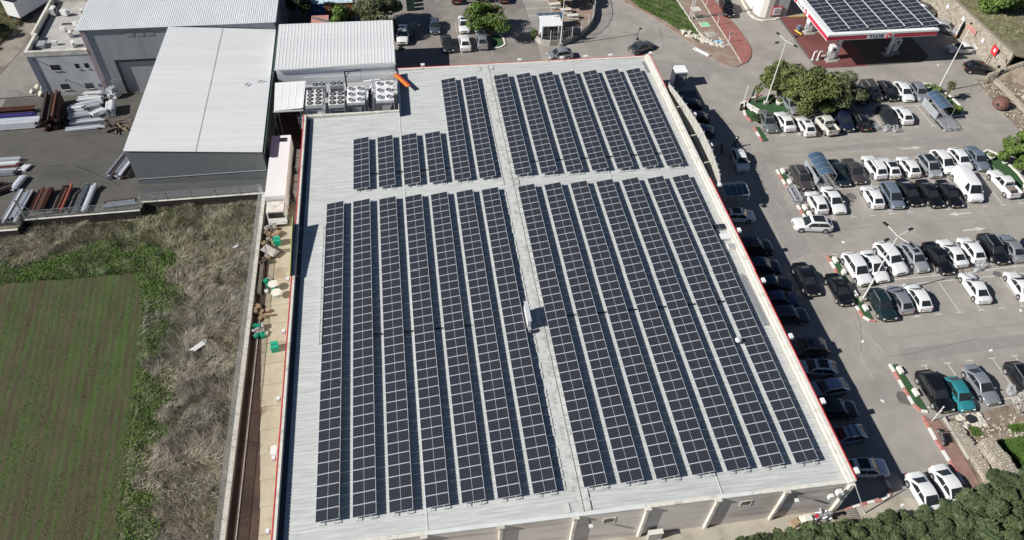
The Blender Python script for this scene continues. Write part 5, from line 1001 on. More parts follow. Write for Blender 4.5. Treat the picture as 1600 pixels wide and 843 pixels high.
CARS = [
('suv',60.4,41.6,-89,4.6,'brown','grey brown SUV with black sunroof between planter and blue trolley shelter','sun rail'),
('sedan',65.8,42.1,-92,4.9,'darkteal','dark green saloon with sunroof just right of the blue trolley shelter','sun'),
('sedan',68.0,42.2,-90,4.6,'brown','bronze grey saloon second right of the blue trolley shelter',''),
('suv',71.2,42.7,90,4.5,'white','white SUV with back to camera between bronze saloon and black roofed white hatch','rail'),
('hatch',73.2,42.4,88,4.0,'white','white hatchback with whole roof black, in the middle of its row','roof'),
('hatch',76.0,42.4,90,4.0,'white','plain white hatchback between a black roofed one and a silver people carrier',''),
('mpv',78.8,42.2,-90,4.3,'lightsilver','silver people carrier with dark glass roof facing the camera','roof'),
('mpv',81.2,42.8,-88,4.4,'white','white people carrier behind the large white van, left neighbour silver',''),
('hatch',83.9,43.1,-90,4.2,'white','white hatchback between white people carrier and silver blue saloon',''),
('sedan',86.4,43.0,-95,4.7,'silverblue','silver blue saloon last in its row, beside the round planter',''),
('hatch',60.5,36.9,90,4.0,'white','white hatchback with back to camera beside the row of loose trolleys',''),
('sedan',62.8,37.0,-90,4.6,'white','white saloon facing camera with an empty bay on its right',''),
('hatch',68.2,37.1,88,4.0,'white','white hatchback with back to camera right of an empty bay',''),
('mpv',70.8,37.1,-94,4.6,'silverblue','silver blue people carrier left of three black saloons',''),
('sedan',73.4,37.4,-92,4.8,'black','black saloon next to the silver blue people carrier',''),
('sedan',76.0,36.9,-91,4.9,'black','middle one of three black saloons left of the white van',''),
('sedan',78.6,36.6,-93,4.8,'black','black saloon with glassy roof directly left of the white van','sun'),
('van',81.7,37.7,-95,5.7,'white','large white panel van, tallest vehicle in the middle row',''),
('pickup',86.9,37.6,91,5.2,'white','white pickup with open bed beside the round planter tree','load'),
('pickup',76.6,59.6,92,5.6,'navy','navy pickup with loaded bed nearest the big parking trees','load rail'),
('suv',79.2,60.0,-91,4.8,'brown','old grey SUV with faded stained bonnet in the upper row','rail'),
('hatch',81.7,59.6,-90,4.5,'black','black hatchback between the old grey SUV and a white car','rail'),
('hatch',84.1,59.2,-94,4.5,'white','white hatchback facing camera in the upper row by the station',''),
('hatch',86.5,59.0,-97,4.3,'silver','silver hatchback at the end of the upper row beside the light pole island',''),
('sedan',74.0,58.3,-92,4.6,'blue','dark blue saloon half hidden under the big tree',''),
('sedan',65.6,57.8,-86,4.4,'silver','silver saloon half hidden under the left big tree',''),
('sedan',60.6,54.1,-94,4.6,'sage','pale green grey saloon with sunroof by the white stone planter','sun'),
('sedan',63.1,53.9,92,4.3,'white','old boxy white saloon second from the white stone planter',''),
('hatch',65.6,52.4,89,4.0,'white','white hatchback with small open sunroof between boxy saloon and white pickup','sun'),
('pickup',68.6,52.7,95,5.0,'cream','white pickup with empty open bed under the edge of the big tree',''),
('suv',71.6,53.1,-95,4.5,'navy','dark navy SUV in the tree shade beside the white pickup',''),
('hatch',74.1,52.7,84,4.0,'black','black hatchback with roof rails at the edge of the tree shade','rail'),
('sedan',78.6,53.6,-98,4.7,'darkgrey','dark grey saloon with loose trolleys in front of its bonnet',''),
('hatch',81.0,53.6,88,4.0,'white','white hatchback with back to camera beside the dark grey saloon',''),
('hatch',100.4,82.6,-55,4.0,'grey','grey hatchback half under the station canopy by the stone wall',''),
('mpv',100.5,76.4,-45,4.4,'lightsilver','silver people carrier nosed toward the stone wall beside the station canopy',''),
('sedan',100.0,69.9,178,4.9,'white','white saloon by the stone wall with its bonnet in canopy shade',''),
('suv',99.3,63.9,-18,4.5,'black','black SUV parked below the end of the tall stone wall',''),
('sedan',99.2,86.6,-12,4.4,'darkgrey','dark saloon at the top edge beyond the station canopy',''),
('suv',10.2,82.1,-94,4.7,'white','white SUV in the rear bays next to the white annex',''),
('hatch',15.4,84.6,-90,4.2,'bluegrey','blue grey hatchback in the rear bays with the dark saloon nearby',''),
('sedan',20.2,84.6,-92,4.4,'white','white car with black bonnet glass in the rear bays, upper of two white ones','roof'),
('sedan',17.0,79.0,-86,4.3,'darkgrey','dark grey car in the deep shade of the annex','sun'),
('sedan',19.8,79.1,90,4.4,'white','white saloon in the rear bays, lower of two white ones',''),
('sedan',22.6,79.4,88,4.4,'silver','silver saloon in the rear bays beside the small tree island',''),
('hatch',22.6,84.0,-89,4.0,'bluegrey','slate grey hatchback half hidden under the rear tree',''),
('hatch',19.8,93.9,87,4.0,'maroon','dark maroon hatchback cut by the top edge above the rear bays',''),
('sedan',22.4,94.5,88,4.2,'silver','silver saloon cut by the top edge above the rear bays',''),
('sedan',27.8,93.6,89,4.2,'maroon','wine red saloon cut by the top edge near the guard booth',''),
('hatch',24.9,94.3,87,4.0,'black','black hatchback cut by the top edge between silver and wine red cars',''),
('hatch',34.2,74.2,-173,4.0,'silver','silver grey hatchback driving past below the guard booth',''),
('sedan',47.6,75.2,28,4.5,'grey','dark silver saloon driving past the far right roof corner',''),
('suv',65.5,86.0,-97,5.0,'black','black SUV on the red paving at the top edge','rail bars'),
('hatch',53.6,46.1,-96,4.2,'white','white hatchback driving in building shade near the walking man',''),
('hatch',49.6,35.6,-7,4.1,'white','white hatchback parked in shade between shelter and hatched bay','roof'),
('suv',49.5,30.1,-3,4.5,'black','large black SUV in shade just below the hatched bay',''),
('sedan',49.4,27.1,-9,4.4,'navy','navy saloon in shade directly below the large black SUV',''),
('sedan',49.6,24.4,-7,4.5,'navy','black navy saloon in shade, second below the large black SUV',''),
('sedan',49.6,22.0,-8,4.4,'blue','deep blue saloon in the shade row beside the red fascia',''),
('suv',49.6,19.6,-5,4.4,'darkgrey','dark SUV with pale sill, last before a gap in the shade row',''),
('suv',49.9,15.0,176,4.4,'brown','grey SUV with sunroof first after the gap in the shade row','sun'),
('hatch',49.9,12.5,170,4.1,'lightsilver','white and black hatchback in shade right below the grey SUV','roof'),
('hatch',50.0,10.0,-177,4.1,'silverblue','pale silver blue hatchback in the lower shade row',''),
('suv',49.6,7.5,-5,4.3,'black','black SUV in the lower shade row above a silver hatchback with roof bars',''),
('hatch',49.4,4.6,-178,4.0,'silverblue','silver hatchback with two black roof bars in the lower shade row','bars'),
('hatch',49.7,1.1,-6,4.3,'white','white hatchback with dark glass roof nearest the near right building corner','roof'),
('hatch',50.3,58.9,172,4.0,'black','black hatchback in shade behind the screen, below the disabled bay',''),
('hatch',50.3,55.8,170,4.0,'black','black hatchback in shade behind the screen, middle of three',''),
('hatch',50.1,52.7,168,4.0,'bluegrey','slate hatchback in shade behind the louvre screen, lowest of three',''),
('sedan',53.8,24.5,-90,4.6,'black','black saloon standing in the lane half in the building shade',''),
('sedan',57.0,22.6,-91,4.5,'black','black saloon standing in the sunlit lane beside the lamp post island','sun'),
('suv',60.4,25.3,-87,4.7,'white','white SUV first in its row beside the planter strip',''),
('sedan',62.7,25.5,-88,4.5,'white','white saloon with dark rear glass between two white SUVs',''),
('suv',65.2,26.5,-84,4.9,'white','white SUV under the lamp post head',''),
('hatch',68.2,26.4,-88,4.4,'lightsilver','silver hatchback with reflecting roof left of a black saloon','sun'),
('sedan',71.0,25.9,-88,4.8,'black','black saloon between silver hatchback and white saloon in the lower double row',''),
('sedan',73.2,26.5,92,4.5,'white','white saloon with back to camera right of a black saloon',''),
('hatch',75.8,26.7,89,4.0,'white','white hatchback with back to camera left of a black SUV',''),
('suv',78.5,26.5,-91,4.7,'black','large black SUV with silver roof rails in the lower double row','rail'),
('sedan',81.0,26.5,88,4.5,'silver','silver saloon with red tail lights right of the large black SUV',''),
('hatch',83.6,25.5,-91,4.1,'navy','dark car mostly outside the right edge of the frame',''),
('suv',60.7,19.9,-90,4.4,'darkteal','dark teal SUV beside the foot of the lamp post','rail'),
('hatch',63.2,20.4,91,4.0,'silver','silver hatchback with back to camera next to the teal SUV',''),
('hatch',65.5,20.5,89,4.0,'white','white hatchback with back to camera next to the empty bays',''),
('sedan',72.9,21.1,88,4.6,'white','lone white saloon with back to camera among empty bays',''),
('sedan',78.3,20.7,86,4.5,'white','white saloon at the right edge across from the silver saloon',''),
('suv',60.7,8.3,-89,4.8,'black','long black SUV beside the green planter strip in the bottom row',''),
('hatch',63.1,7.7,-92,3.9,'teal','small turquoise hatchback, only turquoise car in the lot',''),
('sedan',66.0,8.5,-88,4.7,'silver','silver saloon beside the turquoise hatchback',''),
('suv',70.6,8.4,-91,4.4,'black','black SUV at the right edge beside the pale dead shrub','rail'),
('sedan',54.0,-2.3,-87,4.6,'white','white saloon half in the building shadow next to the hedge',''),
('sedan',56.7,-1.9,-86,4.7,'white','white saloon parked along the brick pavement by the hedge',''),
('suv',58.2,33.0,171,4.7,'white','white SUV with black roof driving across the lane','roof'),
]
for c in CARS: car(*c)
def lorry():
    t = thing('box_lorry', 'white box lorry with dark tarpaulin top at the far left corner', 'lorry', (-48.2,97,0), math.radians(62))
    MB().box(-5.2,-1.25,1.1,4.6,1.25,3.6).build('cargo_box', 'lorry_white', t, local=True); MB().box(-5.1,-1.15,3.601,4.5,1.15,3.66).build('tarpaulin_top', 'black_plastic', t, local=True)
    MB().box(4.7,-1.2,0.7,6.4,1.2,2.9).build('cab', 'lorry_white', t, local=True); MB().box(6.401,-1.05,1.7,6.43,1.05,2.6).build('windscreen', 'glass', t, local=True)
    for x in (-4.4,-3.3,5.6):
        for y in (-1.05,1.05): MB().tube((x,y-0.15,0.5),(x,y+0.15,0.5),0.5,12).build('wheel', 'rubber', t, local=True)
    MB().box(-5.1,-1.1,0.55,4.5,1.1,1.09).build('chassis', 'dark_metal', t, local=True)
    for y in (-0.9,0.9): MB().box(-5.24,y-0.15,0.8,-5.2,y+0.15,1.0).build('tail_light', 'tail_red', t, local=True)
lorry(); settle(bpy.data.objects['box_lorry.001'],1.078)

# ================================================================== PARKING LOT DETAILS
def markings():
    def line(x0,y0,x1,y1,w=0.11,mat='paint_white',z=0.006):
        L = math.hypot(x1-x0,y1-y0); ux, uy = (x1-x0)/L,(y1-y0)/L; nx, ny = -uy*w/2, ux*w/2
        return [(x0+nx,y0+ny,z),(x0-nx,y0-ny,z),(x1-nx,y1-ny,z),(x1+nx,y1+ny,z)]
    def marks(name, segs, mat='paint_white', z=0.006):
        m = MB()
        for s in segs: m.face(line(*s, z=z) if len(s) > 4 else line(*s, 0.11, z=z))
        # keep every strip facing up
        m.f = [f if (Vector(m.v[f[1]])-Vector(m.v[f[0]])).cross(Vector(m.v[f[2]])-Vector(m.v[f[0]])).z > 0 else tuple(reversed(f)) for f in m.f]
        struct(name, m, mat)
    # bays of the double rows: centre line, dividers and T-shaped ends
    def bays(yc, x0, n, pitch, up, dn, gap=0.0, skip=()):
        marks('bay_line', [(x0-0.3,yc+gap,x0+n*pitch,yc+gap+0.25*(gap>0)),] + ([(x0-0.3,yc-gap,x0+n*pitch,yc-gap+0.2)] if gap else []), z=0.0065)
        for i in range(n+1):
            x = x0+i*pitch; segs = []
            if up: segs += [(x,yc+gap+0.1,x+0.02,yc+up)]
            if dn: segs += [(x,yc-gap-0.1,x-0.02,yc-dn)]
            marks('bay_line', segs, 'paint_white' if i%3 else 'paint_faint')
            tt = []
            if up: tt.append((x-0.42,yc+up+0.05,x+0.42,yc+up+0.05))
            if dn: tt.append((x-0.42,yc-dn-0.05,x+0.42,yc-dn-0.05))
            marks('bay_line', tt, 'paint_white')
    bays(39.6, 59.4, 11, 2.58, 4.9, 5.2); bays(23.3, 59.3, 10, 2.6, 5.0, 5.0, 0.45)
    bays(56.4, 59.4, 11, 2.55, 0, 5.0); bays(6.9, 59.3, 5, 2.6, 4.9, 0)
    marks('bay_line', [(31.3,92.4,35.5,92.4),(31.5,89.9,35.2,89.9),(31.4,87.5,33.2,87.5),(31.3,92.05,31.3,92.75),(31.5,89.6,31.5,90.25),(31.4,87.15,31.4,87.85)], 'paint_white')
    marks('bay_line', [(14.0,83.0,14.0,86),(19.0,76.2,19.0,80),(23.9,76.2,23.9,80),(21.4,76.8,21.4,80),(16.4,93.2,16.4,96),(18.9,83.4,18.9,86.5)], 'paint_faint')
    marks('lane_line', [(16.4,91.1,19.0,90.7),(17.1,88.1,19.1,87.9)], 'paint_faint')
    # shaded bays by the building
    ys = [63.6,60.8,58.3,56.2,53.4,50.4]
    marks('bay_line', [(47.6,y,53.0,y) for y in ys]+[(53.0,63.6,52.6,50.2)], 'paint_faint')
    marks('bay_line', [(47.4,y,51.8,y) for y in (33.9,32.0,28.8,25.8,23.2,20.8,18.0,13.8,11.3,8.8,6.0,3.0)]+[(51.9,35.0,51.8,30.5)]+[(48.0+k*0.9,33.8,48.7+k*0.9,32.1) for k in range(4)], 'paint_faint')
    struct('disabled_bay', MB().sheet([(48.2,63.5),(52.9,63.5),(52.9,60.9),(48.2,60.9)], 0.0045), 'navy_panel')
    m = MB(); m.tube((50.4,62.1,0.0048),(50.4,62.1,0.0075),0.34,14).box(50.3,62.3,0.0076,50.42,62.85,0.010).box(50.3,62.2,0.0076,50.8,62.3,0.010); struct('wheelchair_mark', m, 'paint_faint')
    struct('painted_bay', MB().sheet([(47.4,31.9),(51.75,31.9),(51.75,28.9),(47.4,28.9)], 0.0045), 'navy_panel')
    marks('lane_line', [(55.8,70.0,57.6,64.9),(56.3,68,56.33,68.6)], 'paint_faint'); marks('lane_line', [(64.6,68.2,66.2,65.2)], 'paint_faint')
    marks('lane_line', [(91.2,60.4,97.6,60.6),(88.5,52.0,91.2,52.4),(92,51.8,93.8,47.5)], 'paint_faint')
    marks('kerb_line', [(57.6,16.6,58.4,13.8,0.3),(60.8,14.3,70,16.0,0.09)], 'paint_faint')
    # arrows painted on the lanes
    def arrow(x, y, a, mat, s=1.0):
        c, q = math.cos(a), math.sin(a); P = [(-1.6,-0.10),(0.3,-0.10),(0.3,-0.36),(1.6,0),(0.3,0.36),(0.3,0.10),(-1.6,0.10)]
        struct('painted_arrow', MB().sheet([(x+s*(u*c-v*q), y+s*(u*q+v*c)) for u, v in P], 0.0068), mat)
    arrow(79.0,46.8,0.02,'paint_white'); arrow(78.5,33.4,math.pi,'paint_white'); arrow(78.8,30.5,0.02,'paint_white'); arrow(78.7,49.9,math.pi,'paint_faint'); arrow(53.1,32.3,-math.pi/2,'paint_faint',1.2); arrow(55.6,12.5,math.pi/2,'paint_faint')
    marks('crack', [(58.4,49,61,47.6,0.04),(61,47.6,66,47.4,0.04),(66,47.4,72,48.2,0.035),(56,14.4,57.6,18,0.05),(57.6,18,58.5,22,0.04),(60.6,13.4,70,14.6,0.05),(58.6,13.4,60.6,13.4,0.04),(46,70.6,51.5,75.2,0.05),(51.5,75.2,52.6,81.6,0.05),(44.2,81.3,52.2,79.2,0.06),(44.0,80.9,45.0,86.6,0.06),(71,44.8,80,45.6,0.03),(52.5,79.5,54.3,78.0,0.12),(52.2,79.0,52.2,81.3,0.09),(-35.7,56.1,-29.3,52.0,0.05),(-29.3,52,-25.5,49,0.05),(-42,56.8,-35.7,56.1,0.05),(53.9,56.5,55.2,43,0.03),(55.2,43,57,33,0.03),(90.6,45.4,96.2,46.6,0.04)], 'stain', 0.0052)
markings()

def kerb_run(name, label, pts, cat='planter', w=0.28, h=0.15, cols=('kerb_red','kerb_white'), seg=1.0, turf=None, blocks=(), group=None, start=0):
    t = thing(name, label, cat, (pts[0][0],pts[0][1],0), 0, group); k = start
    for i in range(len(pts)-1):
        (xa,ya),(xb,yb) = pts[i],pts[i+1]; L = math.hypot(xb-xa,yb-ya); a = math.atan2(yb-ya,xb-xa); n = max(1,round(L/seg))
        for j in range(n):
            f = (j+.5)/n; MB().rbox(xa+(xb-xa)*f,ya+(yb-ya)*f,h/2,L/n-0.02,w,h+0.004*(k%2),a).build('kerb_stone', cols[k%len(cols)], t); k += 1
    if turf: MB().prism(turf, 0.01, 0.11).build('turf_strip', 'turf', t)
    for x, y, s in blocks: MB().rbox(x,y,0.30,0.36,0.85*s,0.40,0.05).build('concrete_block', 'kerb_white', t)
    return t
def planters():
    K = kerb_run
    K('planter_strip','planter strip with red and white kerb beside the grey brown SUV',[(58.2,44.2),(58.2,40.2)],turf=[(58.4,44.1),(59.0,44.1),(59.1,40.3),(58.4,40.3)],blocks=((58.75,43.6,1),(58.8,41.4,1)),start=1)
    K('planter_strip','short planter strip with white blocks below the loose trolley row',[(58.2,37.2),(58.3,34.6),(59.0,34.3)],turf=[(58.4,37.1),(59.1,37.1),(59.1,34.6),(58.5,34.7)],blocks=((58.8,36.4,1),(58.9,35.2,1)),start=1)
    K('planter_strip','planter strip between two dark saloons and the white SUV in lower rows',[(58.2,28.2),(58.3,24.0)],turf=[(58.4,28.1),(59.1,28.1),(59.1,24.1),(58.5,24.1)],blocks=((58.7,27.2,1),(58.9,25.3,0.6)),start=0)
    K('planter_strip','planter strip at the foot of the tall central lamp post',[(58.2,22.4),(58.3,18.9),(58.8,18.3),(59.4,18.1)],turf=[(58.4,22.3),(59.2,22.3),(59.3,18.4),(58.8,18.5),(58.5,19.0)],blocks=((58.75,22.0,0.9),(59.0,19.9,0.9)),start=1)
    K('planter_strip','long green planter strip with red and white kerb beside the long black SUV',[(58.2,12.4),(58.2,7.4),(58.6,6.6),(59.2,6.4)],turf=[(58.4,12.3),(59.0,12.3),(59.3,6.6),(58.7,6.8),(58.4,7.5)],blocks=((58.75,11.4,1),(59.0,8.6,1)),start=1)
    K('pavement_kerb','red and white kerb along the brick pavement at the lower right',[(58.45,6.0),(58.38,3.3),(58.5,1.0),(58.65,-2.7),(58.7,-6)],cat='kerb',seg=1.3)
    K('corner_kerb','curved red and white kerb at the near right building corner',[(46.3,-2.3),(48.6,-2.0),(50.1,-1.9),(51.0,-1.55),(51.45,-0.9),(51.4,-0.1),(51.0,0.9)],cat='kerb',seg=0.8)
    K('planter_island','curved planter island with white stepped stones under the big trees',[(58.6,55.0),(58.3,56.4),(58.5,57.8),(59.2,59.2),(60.4,60.4),(62.5,61.2)],seg=1.1,turf=[(58.8,55.0),(58.5,56.4),(58.7,57.7),(59.4,59.0),(60.6,60.2),(64,60.9),(66,57.0),(62.0,56.2)],start=0)
    K('planter_strip','narrow turf strip below the curved planter island',[(58.5,53.6),(58.5,50.3)],turf=[(58.7,53.6),(59.3,53.6),(59.4,50.4),(58.7,50.4)],start=0)
    K('planter_island','planter island around the light pole beside the blue trolley shelter',[(88.6,53.2),(90.6,53.3),(91.5,55.6),(91.3,58.2),(90.2,61.3),(88.0,61.9)],cols=('kerb_white',),turf=[(88.5,53.5),(90.4,53.6),(91.2,55.6),(91.0,58.1),(90,61.0),(88.0,61.6),(88.2,57)],seg=1.2)
    K('planter_island','round edged planter island at the right edge tree',[(88.2,44.6),(89.6,45.2),(90.6,44.0),(90.9,40),(90.6,37.2),(89.4,36.4)],cols=('kerb_white',),turf=[(88.2,44.3),(89.5,44.9),(90.3,43.9),(90.6,40),(90.3,37.4),(89.4,36.8),(88.6,38)],seg=1.2)
    K('tree_pit','small kerbed grass island around the rear bay tree',[(24.2,77.8),(25.4,78.0),(26.2,78.8),(26.2,80.5),(25.6,81.8)],cols=('kerb_white',),turf=[(24.3,78.0),(25.3,78.2),(25.95,78.9),(25.95,80.5),(25.4,81.8),(24.6,81.6)],seg=0.9)
    # white stone steps in the curved planter
    t = thing('stone_bench', 'white slab bench with holes on the curved planter island', 'bench', (59.7,57.6,0.11), 0.55)
    MB().box(-0.45,-1.9,0.25,0.45,1.9,0.42).build('seat_slab', 'kerb_white', t, local=True)
    for y in (-1.3,0,1.3): MB().box(-0.35,y-0.2,0,0.35,y+0.2,0.249).build('support', 'concrete', t, local=True); MB().lathe([(0.12,0),(0.12,0.012)],(0,y,0.421),10).build('hole_rim','stain',t,local=True)
    pot0 = None
    for x, y, s, lab in ((64.2,58.6,1.0,'round white concrete pot under the left big tree'),(88.5,60.2,1.0,'round white concrete pot at the upper end of the light pole island'),(88.6,43.3,1.0,'round white concrete pot beside the silver blue saloon'),(90.0,37.0,0.9,'round white concrete pot beside the white pickup'),(90.2,42.2,0.8,'small round concrete pot in the right edge island')):
        if pot0 is None:
            pot0 = thing('concrete_pot', lab, 'plant pot', (x,y,0.1), 0, 'round concrete pots'); MB().lathe([(0.34,0),(0.52,0.3),(0.55,0.6),(0.45,0.62),(0.44,0.5)], n=16).build('pot', 'kerb_white', pot0, local=True, smooth=50); link('plant', crownmesh('pot_plant',220,0.4,0.4,0.28,0.14,'leaf_bright',55), pot0, (0,0,0.62))
        else: dup(pot0, (x,y,0.1), 0, lab, None, (s,s,s))
def crownmesh(name, n, rx, ry, rz, leaf, mat, seed, clumps=14, aspect=1.6, up=0.3, hollow=0.42, rr=(0.14,0.36)):
    r = np.random.default_rng(seed); c = r.normal(0,1,(clumps,3)); c /= np.linalg.norm(c,axis=1)[:,None]; c *= (hollow+(1-hollow)*r.random(clumps))[:,None]*0.80
    k = r.integers(0,clumps,n); d = r.normal(0,1,(n,3)); d /= np.linalg.norm(d,axis=1)[:,None]; rad = r.uniform(rr[0],rr[1],clumps)[k]*r.uniform(0.45,1.05,n)**0.5
    p = c[k]+d*rad[:,None]; p = p*np.array([rx,ry,rz]); q = r.normal(0,0.75,(n,3))+d+np.array([0,0,up]); q /= np.linalg.norm(q,axis=1)[:,None]
    t = np.cross(q, r.normal(0,1,(n,3))); t /= np.linalg.norm(t,axis=1)[:,None]; b = np.cross(q,t); s = leaf*r.uniform(0.6,1.3,n)[:,None]
    V = np.stack([p-t*s*aspect*0.5, p-b*s*0.5, p+t*s*aspect*0.5, p+b*s*0.5],1).reshape(-1,3); F = np.arange(n*4).reshape(n,4)
    return polymesh(name, V, F, mat)
planters()
def trunkmesh(h, r, spread, seed):
    g = random.Random(seed); q = MB(); q.tube((0,0,-0.1),(g.uniform(-.15,.15),g.uniform(-.15,.15),h*0.55),r,8,r*0.75); top = Vector((0.05,0.05,h*0.52))
    for k in range(5):
        a = k*1.2566+g.uniform(-.3,.3); e = top+Vector((math.cos(a)*spread*0.55,math.sin(a)*spread*0.55,h*0.45)); m_ = top.lerp(e,0.5)+Vector((0,0,h*0.06)); q.tube(top,m_,r*0.55,6,r*0.4).tube(m_,e,r*0.4,5,r*0.12)
        for s in range(2): b = a+g.uniform(-.8,.8); q.tube(m_,m_+Vector((math.cos(b)*spread*0.4,math.sin(b)*spread*0.4,h*0.3)),r*0.3,5,r*0.08)
    return q.mesh('trunk','bark',smooth=60)
def tree(name, label, x, y, z0, h, rx, rz, n, leaf, mat, seed, clumps=22, group=None, cz=None, ry=None, cat='tree', hollow=0.5):
    t = thing(name, label, cat, (x,y,z0), 0, group); link('trunk', trunkmesh(h*0.8, 0.16+h*0.012, rx, seed), t)
    link('crown', crownmesh('crown', n, rx, ry or rx, rz, leaf, mat, seed, clumps, hollow=hollow), t, (0,0,cz if cz else h-rz*0.95)); return t
def trees():
    T = tree
    T('parking_tree','bushy tree at the left end of the upper island, behind the round pot',64.9,60.9,0.1,5.6,3.5,2.8,11000,0.2,'leaf_olive',1,30,'big trees on the upper parking island')
    T('parking_tree','widest olive green tree on the upper island, shading several cars',67.9,57.0,0.1,6.4,5.2,3.2,24000,0.21,'leaf_olive',2,50,'big trees on the upper parking island',ry=4.5)
    T('parking_tree','grey green tree at the right of the upper island, over the navy pickup',71.9,56.4,0.1,5.6,3.5,2.6,11000,0.2,'leaf_grey',3,30,'big trees on the upper parking island')
    T('sapling','thin young tree with sparse leaves beside the curved stone planter',60.9,59.5,0.1,3.2,0.8,0.8,546,0.172,'leaf_olive',4,8)
    T('sapling','thin young tree beside the light pole and blue shelter',90.0,57.3,0.1,3.6,0.9,1.2,882,0.172,'leaf_grey',5,10)
    T('parking_tree','rounded tree cut by the right edge beside the white pickup',91.6,41.4,0.1,4.8,3.6,2.6,9660,0.198,'leaf_bright',6,22)
    T('bay_tree','spreading tree on the small island in the rear bays',24.4,82.2,0.1,5.6,4.3,2.4,10080,0.198,'leaf_bright',7,22)
    T('annex_tree','large dark tree behind the right end of the white annex',6.4,84.6,0,7.0,4.8,3.5,17220,0.198,'leaf_grey',8,30)
    T('annex_tree','lighter green tree behind the annex beside the blue containers',1.0,83.4,0,6.0,3.0,2.8,7140,0.198,'leaf_bright',9,18)
    T('garden_tree','round tree over the picnic terrace by the guard booth',37.4,90.0,0.3,5.4,3.1,2.4,7560,0.185,'leaf_bright',10,18)
    T('hillside_tree','large bright green tree above the stone wall in the top right corner',107.6,76.2,4.1,5.0,4.6,2.9,19950,0.238,'leaf_bright',11,34)
    T('hillside_tree','second bright tree at the top right behind the large one',113.5,78.5,4.2,5.4,4.4,2.9,12600,0.251,'leaf_bright',12,26)
    T('hillside_bush','yellow green bush cut by the right edge above the stone wall',105.9,64.2,4.1,2.8,1.9,1.5,4620,0.198,'leaf_bright',13,14,cat='bush')
    T('back_tree','dark tree in the gap between the grey hall and the containers',-5.4,88,0,6.0,2.6,2.4,7560,0.198,'leaf_dark',14,18)
    T('back_tree','dark tree cut by the top edge above the grey hall end',-6.0,95,0,6.0,3.0,2.4,7560,0.198,'leaf_dark',15,18)
    T('verge_bush','dark brown bush at the left edge beside the parked lorry',-52.6,88.5,0,2.6,2.2,1.5,5460,0.172,'leaf_dark',16,14,cat='bush')
    T('verge_bush','second dark bush at the left edge nearer the camera',-54.2,84,0,2.2,1.9,1.2,4200,0.172,'leaf_dark',17,12,cat='bush')
    T('pole_shrub','green shrub in the light pole island next to the shelter',89.2,54.0,0.1,1.5,1.3,0.8,3150,0.132,'leaf_bright',18,12,cat='shrub')
    T('pole_shrub','low green shrub at the foot of the light pole by the shelter',89.6,59.6,0.1,1.0,1.0,0.5,1680,0.119,'leaf_bright',19,10,cat='shrub')
    T('booth_tree','small shrub beside the guard booth wall',31.0,80.0,0,1.8,0.9,0.8,1050,0.145,'leaf_bright',26,8,cat='shrub')
    T('planter_shrub','dark shrub at the near end of the curved planter island',59.5,54.9,0.1,1.2,0.9,0.55,1890,0.119,'leaf_dark',20,10,cat='shrub')
    T('planter_shrub','red leaved shrub behind the round pot under the left tree',63.2,59.2,0.1,1.4,0.5,0.6,882,0.119,'leaf_dark',21,8,cat='shrub')
    for q in ('verge_bush','verge_bush.001'): settle(bpy.data.objects[q],1.078)
    # dead pale shrub
    t = thing('dead_shrub', 'pale grey leafless shrub at the right edge on the rubble', 'shrub', (69.2,5.3,0)); link('twigs', crownmesh('twigs',3600,2.3,1.8,1.5,0.16,'dead_twig',22,20,4.0), t, (0,0,1.4)); link('stem', trunkmesh(1.4,0.08,1.2,22), t)
    # hedge bushes along the bottom right edge
    H = [(29.5,-8.6,1.7,1.4),(31.6,-7.7,1.8,1.5),(33.5,-7.2,1.9,1.6),(36.2,-5.9,2.1,1.9),(38.6,-5.6,2.0,1.8),(40.9,-5.5,2.2,2.0),(43.3,-5.7,2.2,2.2),(45.8,-5.6,2.1,2.1),(48.3,-5.5,2.2,2.2),(50.8,-5.7,2.1,2.0),(53.2,-5.4,2.3,2.1),(55.8,-5.2,2.3,2.3),(58.4,-4.3,2.4,2.6),(61.0,-3.6,2.4,2.6),(63.6,-3.3,2.4,2.5),(66,-2.6,2.3,2.5),
         (35,-9.5,2.4,1.8),(39.5,-8.6,2.6,2.0),(44,-8.9,2.6,2.1),(48.5,-8.8,2.6,2.1),(53,-8.5,2.7,2.2),(57.5,-8.0,2.8,2.4),(62,-6.9,2.8,2.4)]
    meshes = [crownmesh('foliage',17000,1,1,1,0.062,'leaf_hedge',70+k,70,3.6,0.9,0.30,(0.12,0.24)) for k in range(3)]; stem = trunkmesh(1.2,0.10,0.8,71)
    labs = ['leftmost low bush of the hedge below the facade','second low hedge bush from the left','third low hedge bush from the left','fourth hedge bush from the left','fifth hedge bush from the left','tall bush before the near right building corner','hedge bush below the green pipe cluster','hedge bush under the guy pole','hedge bush in front of the curved kerb','hedge bush left of the first white saloon','hedge bush overlapping the first white saloon bonnet','hedge bush overlapping the second white saloon bonnet','hedge bush at the foot of the brick pavement','hedge bush in front of the stone wall','hedge bush right of the stone wall','rightmost hedge bush at the frame edge']
    for i, (x,y,r,h) in enumerate(H):
        t = thing('hedge_bush', ('dark green '+labs[i]) if i < 16 else 'dark green bush in the rear rank of the hedge, '+['leftmost','second from its left','third from its left','in the middle','third from its right','second from its right','rightmost'][i-16], 'bush', (x,y,0), i*1.3, 'hedge bushes along the bottom edge' if i < 16 else 'rear rank of hedge bushes')
        o = link('foliage', meshes[i%3], t, (0,0,h*0.46)); o.scale = (r*1.22,r*1.05,h*0.62); link('stem', stem, t)
trees()

